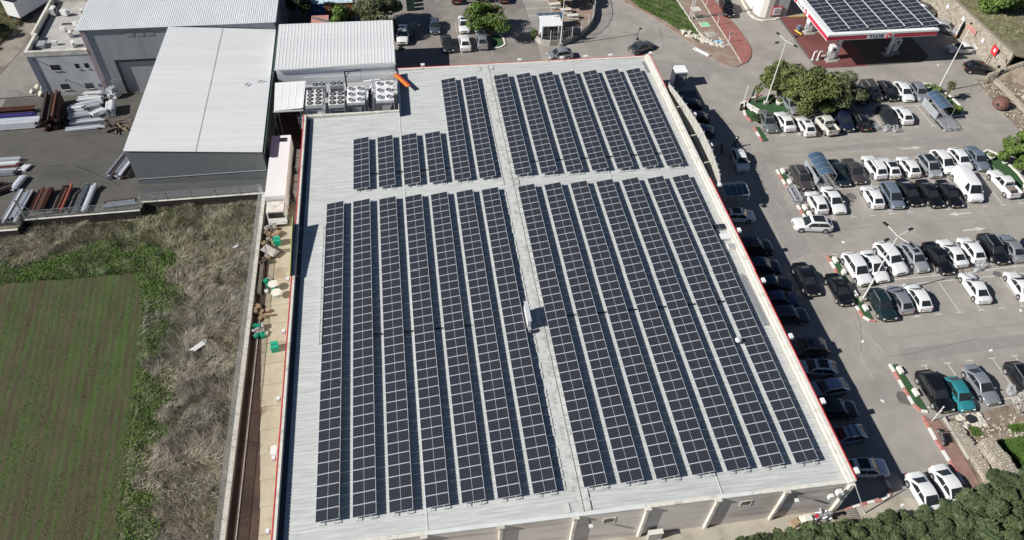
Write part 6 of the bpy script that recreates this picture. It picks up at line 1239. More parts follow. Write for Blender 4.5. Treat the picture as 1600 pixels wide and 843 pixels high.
def furniture():
    # four-armed light poles
    def pole(label, x, y, h, arms, group='tall light poles'):
        t = thing('light_pole', label, 'light pole', (x,y,0), 0, group)
        MB().tube((0,0,0.5),(0,0,h),0.10,8,0.05).build('pole', 'pole_white', t, local=True); MB().box(-0.3,-0.3,0,0.3,0.3,0.5).build('base', 'concrete', t, local=True)
        for a in arms:
            c, s = math.cos(a), math.sin(a); am = MB().tube((0,0,h-0.1),(c*1.5,s*1.5,h+0.15),0.035,6).build('arm', 'pole_white', t, local=True)
            MB().rbox(c*1.75,s*1.75,h+0.17,0.62,0.26,0.12,a).build('lamp_head', 'dark_metal', am, local=True)
    A4 = (0.35,1.92,3.49,5.06)
    pole('white four armed light pole rising through the left big tree', 62.3,58.9,10.4,A4); pole('white light pole beside the blue trolley shelter, upper right', 89.8,59.3,10.4,(0.9,)); pole('white four armed light pole in the lower planter strip', 59.3,21.2,10.2,A4)
    pole('white pole standing by the corner of the guard booth', 35.0,77.7,9.5,(1.2,4.3))
    for x, y, h, lab in ((34.5,77.9,3.1,'short white post left of the guard booth pole'),(48.0,-2.9,5.4,'thin white pole leaning on the near right building corner'),(59.1,5.35,2.6,'thin pole at the end of the brick pavement'),(62.5,81.6,2.1,'thin signpost at the middle of the red paving'),(62.5,76.0,2.0,'thin signpost near the tip of the red paving'),(62.6,88.0,2.2,'thin signpost at the top edge on the red paving')):
        t = thing('thin_pole', lab, 'pole', (x,y,0)); MB().tube((0,0,0),(0,0,h) if x != 48.0 else (-2.9,0.35,5.5),0.05,6).build('post', 'pole_white', t, local=True)
        if x > 60: MB().rbox(0,0,h-0.25,0.5,0.04,0.5,0.4).build('sign_plate', 'steel_white', t, local=True)
        else: MB().lathe([(0.09,0),(0.09,0.06)],(0,0,h) if x != 48.0 else (0,0,0.02),8).build('cap', 'pole_white', t, local=True)
    t = thing('lattice_mast', 'white lattice mast at the top edge on the green bank', 'mast', (58.5,84,0))
    for dx, dy in ((-.25,-.2),(.25,-.2),(0,.25)): MB().tube((dx,dy,0),(dx*0.8,dy*0.8,9),0.06,6).build('leg', 'pole_white', t, local=True)
    q = MB()
    for k in range(18):
        z = 0.25+k*0.5; q.tube((-.25,-.2,z),(.25,-.2,z+0.5),0.02,4).tube((.25,-.2,z),(0,.25,z+0.5),0.02,4).tube((0,.25,z),(-.25,-.2,z+0.5),0.02,4)
    tag(q.build('lattice', 'pole_white', t, local=True), kind='stuff')
    # barrier arms
    for (x,y,a,lab) in ((58.1,57.9,1.05,'white barrier arm beside the curved planter island'),):
        t = thing('barrier', lab, 'barrier', (x,y,0), a); MB().box(-0.2,-0.2,0,0.2,0.2,1.0).build('cabinet', 'dark_metal', t, local=True); MB().box(0.2,-0.05,0.85,5.4,0.05,0.97).build('arm', 'pole_white', t, local=True)
    # trolleys
    cart = MB(); cart.box(-0.42,-0.26,0.12,0.42,0.26,0.15)
    for z in (0.45,0.62,0.80):
        for y in (-0.27,0.27): cart.box(-0.40,y-0.012,z,0.44,y+0.012,z+0.022)
        for x in (-0.40,0.44): cart.box(x-0.012,-0.258,z,x+0.012,0.258,z+0.022)
    for x in (-0.40,-0.2,0,0.22,0.44):
        for y in (-0.285,0.285): cart.box(x-0.01,y-0.008,0.45,x+0.01,y+0.008,0.82)
    for y in (-0.15,0,0.15): cart.box(-0.38,y-0.01,0.428,0.42,y+0.01,0.448)
    cm = cart.mesh('basket','alu'); hm = MB().tube((-0.52,-0.28,0.98),(-0.52,0.28,0.98),0.025,6).tube((-0.52,-0.28,0.98),(-0.40,-0.28,0.15),0.015,5).tube((-0.52,0.28,0.98),(-0.40,0.28,0.15),0.015,5).mesh('handle_frame','galvanised')
    wm = MB().tube((0.35,-0.22,0.06),(0.35,-0.18,0.06),0.06,8).tube((0.35,0.18,0.06),(0.35,0.22,0.06),0.06,8).tube((-0.35,-0.22,0.06),(-0.35,-0.18,0.06),0.06,8).tube((-0.35,0.18,0.06),(-0.35,0.22,0.06),0.06,8).mesh('castors','rubber')
    c0 = [None]
    def trolley(x, y, a, lab, grp):
        if c0[0] is None:
            c0[0] = thing('shopping_trolley', lab, 'trolley', (x,y,0), a, grp); link('basket', cm, c0[0]); link('handle_frame', hm, c0[0]); link('castors', wm, c0[0])
        else: dup(c0[0], (x,y,0), a, lab, grp)
    for col in range(3):
        for k in range(11): trolley(85.75+col*0.85+0.03*k*0, 50.2+k*0.36, -math.pi/2, 'wire trolley nested under the upper right blue shelter, %s lane' % ('left','middle','right')[col], 'trolleys under the upper right shelter')
    for col in range(2):
        for k in range(9): trolley(62.2+col*0.95, 38.9+k*0.38, -math.pi/2, 'wire trolley under the blue shelter by the grey brown SUV, %s lane' % ('left','right')[col], 'trolleys under the middle shelter')
    for k in range(14): trolley(58.3+0.05*(k%3), 37.6+k*0.20, 0.1*(k%4), 'wire trolley in the loose row along the planter strip', 'trolleys along the planter strip')
    for i, (x,y,a,lab) in enumerate(((77.3,51.0,0.4,'trolley left loose in front of the dark grey saloon'),(78.4,50.7,1.2,'second trolley left loose in front of the dark grey saloon'),(75.9,51.6,2.0,'trolley left between black hatchback and dark grey saloon'),(75.2,24.1,0.3,'trolley left between two white cars in the lower double row'),(75.9,24.4,2.2,'tipped looking trolley by the white hatchback in the lower double row'),(68.9,7.6,1.0,'trolley left by the silver saloon at the lower right'),(69.5,6.6,0.2,'trolley left next to the pale dead shrub'),(51.2,50.0,0.5,'trolley beside the motorcycle in building shade'))): trolley(x,y,a,lab,'loose trolleys')
    # barrel roofed trolley shelters
    def shelter(label, x0, y0, x1, y1, axis, h=2.3):
        t = thing('trolley_shelter', label, 'trolley shelter', ((x0+x1)/2,(y0+y1)/2,0), 0, 'blue trolley shelters')
        n = 6; W = x1-x0; D = y1-y0
        def P(u, v):   # u across the arch, v along
            a = u*2-1; z = h+0.42*(1-a*a)
            return (x0+W*u, y0+D*v, z) if axis == 'y' else (x0+W*v, y0+D*u, z)
        for s in range(4):
            q = MB()
            for k in range(n):
                u0, u1, v0, v1 = k/n,(k+1)/n,s/4+0.012,(s+1)/4-0.012; b = [P(u0,v0),P(u1,v0),P(u1,v1),P(u0,v1)]
                if axis == 'x': b.reverse()
                q.hexa([(p[0],p[1],p[2]-0.015) for p in b]+b)
            q.build('roof_panel', 'blue_plastic', t)
        for s in range(5):
            q = MB()
            for k in range(n): q.tube(P(k/n,s/4),P((k+1)/n,s/4),0.035,5)
            q.build('arch_rib', 'galvanised', t)
        for u in (0,1):
            MB().tube(P(u,0),P(u,1),0.04,6).build('edge_rail', 'galvanised', t)
            for v in (0,0.5,1): p = P(u,v); MB().tube((p[0],p[1],0),p,0.035,6).build('post', 'galvanised', t)
            p, q_ = P(u,0), P(u,1)
            if u == 0 and axis == 'y': MB().box(p[0]-0.02,p[1]+0.1,0.5,p[0]+0.02,q_[1]-0.1,1.7).build('side_glazing', 'grey_cladding', t)
            MB().tube((p[0],p[1],0.9),(q_[0],q_[1],0.9),0.025,5).build('side_rail', 'galvanised', t)
    shelter('blue barrel roofed trolley shelter between two cars in the middle block', 61.75,39.9,64.0,44.2,'y'); shelter('blue barrel roofed trolley shelter at the upper right by the light pole', 85.3,52.0,87.5,56.1,'y'); shelter('blue barrel roofed trolley shelter in shade against the building', 48.2,37.4,51.3,40.0,'x'); shelter('dark blue barrel roof carport behind the white guard booth', 32.0,82.0,36.2,84.0,'x')
    # bin
    t = thing('recycling_bin', 'round rust brown dome bin standing on the dirt strip', 'bin', (97.2,54.6,0)); MB().lathe([(0.75,0.12),(1.15,0.35),(1.2,0.9),(0.95,1.45),(0.45,1.7),(0.12,1.75)], n=14).build('dome', 'rust_brown', t, local=True)
    for a in (0.4,2.5,4.6): MB().tube((math.cos(a)*0.6,math.sin(a)*0.6,0),(math.cos(a)*0.8,math.sin(a)*0.8,0.2),0.08,6).build('foot', 'dark_metal', t, local=True)
    MB().tube((-0.95,-0.5,1.0),(-1.12,-0.6,1.05),0.2,10).build('opening', 'black_plastic', t, local=True)
    # kiosk booth at far right corner
    t = thing('portable_booth', 'small white and grey booth with a white figure poster by the far building corner', 'booth', (50.6,65.2,0))
    MB().box(-0.9,-0.9,0.12,0.9,0.9,2.5).build('shell', 'plaster_blue', t, local=True); MB().box(-0.96,-0.96,2.501,0.96,0.96,2.72).build('roof', 'sign_white', t, local=True)
    MB().box(-0.93,-0.85,0.2,-0.902,0.85,2.45).build('side_panel', 'sign_white', t, local=True); MB().box(-0.6,-0.93,0.15,0.3,-0.902,2.2).build('door', 'plaster_blue', t, local=True)
    MB().box(0.45,-0.925,1.2,0.62,-0.903,1.75).box(0.43,-0.925,1.76,0.64,-0.903,1.95).build('poster_figure', 'sign_white', t, local=True); MB().box(-1,-1,0,1,1,0.119).build('base', 'concrete', t, local=True)
    for k in range(6): MB().box(-0.9+k*0.32,-0.9,2.721,-0.78+k*0.32,0.9,2.76).build('roof_rib', 'sign_white', t, local=True)
    # motorcycles
    def moto(label, x, y, a, paint):
        t = thing('motorcycle', label, 'motorcycle', (x,y,0), a, 'parked motorcycles')
        for dx in (-.65,.65): w_ = MB().tube((dx,-0.06,0.3),(dx,0.06,0.3),0.3,14).build('wheel','rubber',t,local=True); MB().tube((dx,-0.065,0.3),(dx,0.065,0.3),0.16,10).build('rim','galvanised',w_,local=True)
        MB().hexa([(-.5,-.12,.35),(.35,-.14,.35),(.35,.14,.35),(-.5,.12,.35),(-.55,-.1,.72),(.3,-.13,.88),(.3,.13,.88),(-.55,.1,.72)]).build('body',paint,t,local=True)
        MB().hexa([(-.75,-.13,.73),(.05,-.13,.76),(.05,.13,.76),(-.75,.13,.73),(-.78,-.1,.83),(.03,-.1,.84),(.03,.1,.84),(-.78,.1,.83)]).build('saddle','black_plastic',t,local=True)
        MB().tube((.65,0,.3),(.38,0,1.0),.04,6).tube((.38,-.36,1.05),(.38,.36,1.05),.025,6).build('handlebar','dark_metal',t,local=True)
    moto('motorcycle parked in building shade beside the lowest screened hatchback',52.0,48.9,1.3,'car_darkgrey'); moto('black scooter parked in tree shade next to the white SUV in the rear bays',12.0,82.0,1.6,'car_black'); moto('pale scooter parked on the brick pavement by the kerb',58.9,3.4,1.4,'car_grey')
    # walking man
    t = thing('person', 'man in dark top and pale cap walking in the building shade', 'person', (54.05,49.5,0), -1.2)
    me = bpy.data.meshes.new('body'); vs = [(0,0,0.92),(0,0,1.15),(0,0,1.40),(0,0,1.50),(0.02,0,1.62),(0.02,0,1.74),(0,0.18,1.40),(0.03,0.26,1.12),(0.12,0.27,0.88),(0,-0.18,1.40),(-0.05,-0.26,1.12),(0.02,-0.29,0.88),(0,0.10,0.86),(0.12,0.10,0.48),(0.10,0.10,0.08),(0.24,0.11,0.05),(0,-0.10,0.86),(-0.06,-0.10,0.48),(-0.26,-0.10,0.10),(-0.14,-0.11,0.05)]
    es = [(0,1),(1,2),(2,3),(3,4),(4,5),(2,6),(6,7),(7,8),(2,9),(9,10),(10,11),(0,12),(12,13),(13,14),(14,15),(0,16),(16,17),(17,18),(18,19)]; rr = [.15,.15,.16,.06,.10,.085,.075,.05,.042,.075,.05,.042,.10,.07,.05,.045,.10,.07,.05,.045]
    me.from_pydata(vs, es, []); ob = link('body', me, t); md = ob.modifiers.new('skin','SKIN'); ob.modifiers.new('sub','SUBSURF').levels = 1
    if not me.skin_vertices: me.skin_vertices.new() if hasattr(me.skin_vertices,'new') else None
    try:
        for i, v in enumerate(me.skin_vertices[0].data): v.radius = (rr[i],rr[i]); v.use_root = (i == 0)
    except Exception:
        pass
    me.materials.append(MATS['cloth_black'])
    MB().lathe([(0.115,0),(0.12,0.05),(0.07,0.11),(0.02,0.12)],(0.02,0,1.70),12).build('cap','cap_white',t,local=True)
    # rubbish specks
    for i,(x,y) in enumerate(((56.7,15.6),(76.8,17.6),(55.3,8.2),(51.8,-2.6),(94.0,66.4),(61.2,30.2),(70.1,12.8),(36.2,73.6))):
        t = link('litter', MB().rbox(0,0,0.03,0.34,0.22,0.05,0.4).rbox(0.12,0.1,0.07,0.2,0.14,0.04,1.1).mesh('litter','sign_white'), None, (x,y,0.006), i, 'scrap of white litter on the asphalt', 'litter', 'white litter on the asphalt')
furniture()

# ================================================================== PETROL STATION
def station():
    T = thing('station_canopy', 'petrol station canopy with red fascia, white rim and solar panels on top', 'canopy', (82,75,0))
    x0,x1,y0,y1,zb,zt = 73.25,91.1,66.35,86,5.4,6.4
    MB().box(x0+0.1,y0+0.1,zb+0.05,x1-0.1,y1,zt-0.1).build('deck', 'steel_white', T)
    MB().box(x0,y0,zb,x1,y0+0.1,zb+0.1).box(x0,y0+0.1,zb,x0+0.1,y1,zb+0.1).build('lower_rim', 'sign_white', T)
    def fas(a,b): MB().box(a,y0-0.02,zb+0.102,b,y0+0.098,zt-0.25).build('fascia_panel', 'canopy_red', T)
    fas(x0-0.02,79.6); fas(84.0,x1); MB().box(79.61,y0-0.03,zb+0.102,83.99,y0+0.098,zt-0.25).build('sign_panel', 'sign_white', T)
    MB().box(x0-0.02,y0+0.1,zb+0.102,x0+0.098,73.4,zt-0.25).box(x0-0.02,77.8,zb+0.102,x0+0.098,y1,zt-0.25).build('fascia_panel', 'canopy_red', T); MB().box(x0-0.03,73.41,zb+0.102,x0+0.098,77.79,zt-0.25).build('sign_panel', 'sign_white', T)
    MB().box(x1-0.098,y0+0.1,zb+0.1,x1,y1,zt-0.25).build('fascia_panel', 'canopy_red', T)
    r = MB().box(x0-0.06,y0-0.06,zt-0.248,x1+0.04,y0+0.55,zt+0.04).box(x0-0.06,y0+0.551,zt-0.248,x0+0.5,y1,zt+0.04)
    r.build('white_rim', 'sign_white', T)
    q = MB(); k = 0
    while x0+0.3+k*0.3 < x1-0.2: q.box(x0+0.2+k*0.3,y0+0.25,zt+0.042,x0+0.36+k*0.3,y0+0.6,zt+0.09); k += 1
    tag(q.build('rim_ribs', 'sign_white', T), kind='stuff')
    # lettering: five Hebrew letters, sun emblem (built as raised strokes)
    def letters(P, o, ux, w, h, out, mat):   # strokes in a unit box mapped on the fascia
        for (a,b,c,d) in P:
            p = Vector(o)+Vector(ux)*(a*w)+Vector((0,0,b*h)); e = Vector(o)+Vector(ux)*(c*w)+Vector((0,0,d*h)); dr = (e-p).normalized(); nn = Vector(out); s = dr.cross(nn)*0.055
            e = e+dr*0.03; p = p-dr*0.03
            MBL.hexa([p-s,e-s,e+s,p+s,p-s+nn*0.03,e-s+nn*0.03,e+s+nn*0.03,p+s+nn*0.03])
    # left to right as seen: lamed, vav, nun, vav, samekh
    G = [[(0.15,1.35,0.15,1.0),(0.15,1.0,0.75,1.0),(0.75,1.0,0.65,0.45),(0.65,0.45,0.35,0.0)],[(0.35,1.0,0.6,1.0),(0.6,1.0,0.6,0.0)],[(0.3,1.0,0.65,1.0),(0.65,1.0,0.65,0.0),(0.65,0.0,0.2,0.0)],[(0.35,1.0,0.6,1.0),(0.6,1.0,0.6,0.0)],[(0.05,1.0,0.85,1.0),(0.15,1.0,0.12,0.35),(0.12,0.35,0.45,0.0),(0.45,0.0,0.8,0.35),(0.8,0.35,0.78,1.0)]]
    for (o,ux,out) in (((79.95,y0-0.032,zb+0.24),(1,0,0),(0,-1,0)),((x0-0.032,77.5,zb+0.24),(0,-1,0),(-1,0,0))):
        MBL = MB(); u = Vector(ux)
        for i, g in enumerate(G): letters(g, tuple(Vector(o)+u*(i*0.46)), ux, 0.44, 0.36, out, 'sign_ink')
        MBL.build('lettering', 'sign_ink', T)
        # red eight rayed emblem on a white disc
        c = Vector(o)+u*3.15+Vector((0,0,0.18)); n_ = Vector(out); v = Vector((0,0,1)); pts = []
        for k in range(16):
            a = k*math.pi/8; rr = 0.52 if k%2 == 0 else 0.27; pts.append(c+u*(math.cos(a)*rr)+v*(math.sin(a)*rr))
        em = MB(); b = [tuple(p+n_*0.05) for p in pts]; f = [tuple(p+n_*0.13) for p in pts]
        em.v = b+f; em.f = [tuple(range(15,-1,-1)), tuple(16+k for k in range(16))]+[(k,(k+1)%16,16+(k+1)%16,16+k) for k in range(16)]; em.m = [0]*18; e = em.build('emblem', 'red_paint', T)
        MB().tube(c+n_*0.131,c+n_*0.15,0.16,14).build('emblem_centre','sign_white',e)
    for (x,y) in ((78.1,69.9),(87.2,70.2),(78.1,78.3),(87.2,78.3)):
        MB().box(x-0.2,y-0.2,0.15,x+0.2,y+0.2,zb+0.05).build('column', 'steel_white', T); MB().box(x-0.7,y-0.6,0,x+0.7,y+0.6,0.148).build('column_island', 'concrete', T)
    # solar rows on the canopy roof
    W = 1.988*1.42; m = MB().box(0,0,-0.035,W,1.09,0,0)
    for a,b in ((0.035,W/2-0.012),(W/2+0.012,W-0.035)): m.box(a,0.035,0.0005,b,1.055,0.003,1)
    me = m.mesh('solar_module',['alu','solar_glass'])
    for c in range(6):
        t = thing('solar_row','row of solar panels on the petrol canopy, %s' % ['at its left edge','second from the left','third from the left','third from the right','second from the right','at its right edge'][c],'solar panel row',(73.95+c*2.965,67.1,6.62),0,'solar rows on the canopy')
        for k in range(16):
            o = link('solar_module', me, t, (0,k*1.11+(0.18 if k > 2 else 0),0)); o.rotation_euler = (0,-0.09,0)
        MB().box(2.83,0.02,0.20,2.93,18.0,0.27).build('rail_strip','steel_white',t,local=True); MB().box(0.4,0,-0.15,0.46,17.8,-0.06).box(2.2,0,0.0,2.26,17.8,0.1).build('mounting_rail','alu',t,local=True)
    # pumps
    def pump(label,x,y):
        t = thing('fuel_pump',label,'fuel pump',(x,y,0.0),0,'fuel pumps'); MB().box(-0.9,-1.1,0,0.9,1.1,0.15).build('island','concrete',t,local=True)
        MB().box(-0.5,-0.45,0.151,0.5,0.45,1.6).build('cabinet','grey_unit',t,local=True); MB().box(-0.55,-0.5,1.601,0.55,0.5,2.45).build('head','steel_white',t,local=True)
        MB().box(-0.4,-0.475,0.4,0.4,-0.451,1.35).build('poster','sign_white',t,local=True); MB().box(-0.3,-0.525,1.75,0.3,-0.501,2.2).build('display','glass',t,local=True)
        for s in (-1,1): MB().tube((s*0.52,-0.2,1.5),(s*0.62,-0.25,0.5),0.03,6).tube((s*0.62,-0.25,0.5),(s*0.53,-0.3,0.9),0.03,6).build('hose','rubber',t,local=True)
    pump('grey and white fuel pump by the near left canopy column',77.2,69.8); pump('grey and white fuel pump by the far left canopy column',77.1,78.2); pump('fuel pump in the deep shade behind the middle column',88.6,71.0)
    for i,(x,y,lab) in enumerate(((74.5,69.9,'white freestanding price board near the tree, left one'),(75.3,69.8,'white freestanding price board near the pump, right one'))):
        t = thing('notice_board',lab,'notice board',(x,y,0),0.5,'price boards'); MB().box(-0.35,-0.08,0.1,0.35,0.08,1.5).build('panel','sign_white',t,local=True); MB().box(-0.27,-0.1,0.3,0.27,-0.081,1.2).build('print','canopy_red',t,local=True); MB().box(-0.45,-0.25,0,0.45,0.25,0.099).build('base','concrete',t,local=True)
    t = thing('waste_bin','dark round waste bin beside the far fuel pump','bin',(75.6,78.7,0)); MB().lathe([(0.35,0),(0.4,0.8),(0.33,0.95)],n=12).build('drum','plaster_blue',t,local=True); MB().lathe([(0.41,0.8),(0.41,0.86)],n=12).build('rim','dark_metal',t,local=True)
    t = thing('bumper_bar','yellow bar guard at the end of the far pump island','guard',(75.2,77.8,0)); MB().rbox(0,0,0.25,0.16,1.6,0.14,0.35).build('bar','yellow_paint',t,local=True); MB().box(-0.06,-0.5,0,0.06,-0.4,0.2).box(-0.06,0.4,0,0.06,0.5,0.2).build('feet','dark_metal',t,local=True)
    # shop with white rounded front
    T = thing('station_shop','white rounded station shop at the top edge left of the canopy','shop',(73,88,0))
    P = [(70.5,100),(70.4,87.8),(70.4,84.9),(70.8,83.8),(71.6,83.45),(72.6,83.5)]
    wall = MB()
    for i in range(len(P)-1):
        (xa,ya),(xb,yb) = P[i],P[i+1]; a = math.atan2(yb-ya,xb-xa); L = math.hypot(xb-xa,yb-ya); wall.rbox((xa+xb)/2,(ya+yb)/2,1.75,L+0.06,0.2,3.5,a)
    wall.build('wall','beige_wall',T); MB().prism([(70.6,100),(70.55,87),(70.6,84.9),(71,84),(71.8,83.7),(75.2,84.0),(75.2,100)],3.3,3.45).build('roof','beige_wall',T)
    MB().box(72.7,83.55,0,75.4,83.75,3.3).build('front_wall','plaster_grey',T); MB().box(75.2,83.76,0,75.4,100,3.3).build('side_wall','plaster_grey',T)
    w = MB().box(72.55,83.3,0.3,74.3,83.5,1.9).build('window','canopy_red',T); MB().box(72.7,83.25,0.45,74.15,83.299,1.75).build('frame','sign_white',w); MB().box(72.95,83.22,0.7,73.9,83.249,1.55).build('pane','grey_unit',w)
    kerb_run('shop_kerb','pale curved kerb around the white station shop',[(69.9,92),(69.45,87.6),(69.3,84.6),(69.6,83.1),(70.8,82.3),(73.0,82.5),(74.0,83.0)],cat='kerb',cols=('cream_paint',),seg=1.2,w=0.35)
    kerb_run('station_kerb','yellow kerb at the back of the station forecourt',[(76.0,83.2),(79.0,83.1)],cat='kerb',cols=('paint_yellow',),seg=1.5)
    # red and brown islands with mats
    isl = [(62.45,94),(62.5,81.6),(62.6,75.8),(62.5,69.6),(63.6,70.1),(64.7,71.5),(65.4,73.2),(65.7,74.9),(65.6,80.8),(65.0,84.4),(64.4,94)]
    struct('red_paving', MB().prism(isl,0.0,0.13), 'red_pave')
    struct('brown_paving', MB().prism([(57.0,74.8),(57.6,72.5),(58.7,70.9),(60.3,69.2),(61.4,68.9),(62.45,69.5),(62.55,75.8),(62.45,81.6),(62.4,94),(58.0,94),(58.3,84.7),(58.5,79.5),(59.5,75.6)],0.0,0.12), 'brown_pave')
    struct('bank_pavement', MB().prism([(50.0,88.6),(50.9,87.6),(53.2,83.2),(55.4,78.8),(57.0,74.8),(58.6,75.4),(56.5,79.4),(54.1,84.0),(51.4,88.6),(49,93),(47,93)],0.0,0.11), 'brown_pave')
    struct('green_bank', MB().face([(51.4,88.6,0.1),(54.1,84.0,0.1),(56.5,79.4,0.1),(58.0,76.2,0.1),(58.5,79.5,0.14),(58.3,84.7,0.14),(57.9,94,0.14),(49,94,0.1)]), 'wild_soil')
    kerb_run('inner_kerb','pale kerb between the green bank and the brown paving',[(58.0,94),(58.3,84.7),(58.55,79.5),(59.55,75.2),(62.4,75.2)],cat='kerb',cols=('cream_paint',),seg=1.5,w=0.2,h=0.24)
    kerb_run('paving_edge','thin pale edging line between brown and red paving',[(62.45,94),(62.5,81.6),(62.57,75.8),(62.5,69.8)],cat='kerb',cols=('cream_paint',),seg=2.0,w=0.14,h=0.17)
    for i,(x,y,mt,lab) in enumerate(((60.4,81.8,'mint','mint green sunken mat on the brown paving'),(60.5,78.7,'concrete','dark square planting frame between the green and blue mats'),(60.8,76.0,'sky_mat','pale blue mat nearest the tip of the brown paving'),(60.5,87.0,'cream_paint','cream mat at the top of the brown paving'),(60.3,84.4,'stain','dark square mat with white edge by the lattice mast'),(61.9,77.2,'wood','small brown planting frame by the paving edge'))):
        s = 0.75 if i != 5 else 0.42; t = thing('ground_mat',lab,'mat',(x,y,0.125),0.05,'mats on the brown paving'); MB().box(-s,-s,0.0,s,s,0.03).build('pad',mt,t,local=True); MB().box(-s-0.1,-s-0.1,0,-s-0.005,s+0.1,0.09).box(-s,-s-0.1,0,s+0.1,-s-0.005,0.09).build('edge','cream_paint',t,local=True)
    r = random.Random(9)
    t = thing('rockery','rockery of pale stones along the tip of the green bank','rockery',(58.6,76.3,0.1))
    for k in range(70):
        f = r.random(); x = 55.8+f*5.4+r.uniform(-.5,.5); y = 79.6-f*4.9+r.uniform(-.6,.9); link('rock', ROCKS[k%5], t, (x-58.6,y-76.3,0.1), r.random()*6).scale = (0.5+r.random()*0.6,)*3
    for i,(x,y,z) in enumerate(((55.2,78.5,0.12),)):
        t = thing('bench','white slatted bench base lying along the bank kerb','bench',(57.1,73.5,0.0),-0.95); MB().box(-1.5,-0.25,0.12,1.5,-0.1,0.3).box(-1.5,0.1,0.12,1.5,0.25,0.3).build('rail','steel_white',t,local=True); MB().box(-1.4,-0.09,0.12,-1.2,0.09,0.26).box(1.2,-0.09,0.12,1.4,0.09,0.26).build('crossbar','dark_metal',t,local=True)
ROCKS = [rockmesh(0.42, 500+k) for k in range(5)]
station()

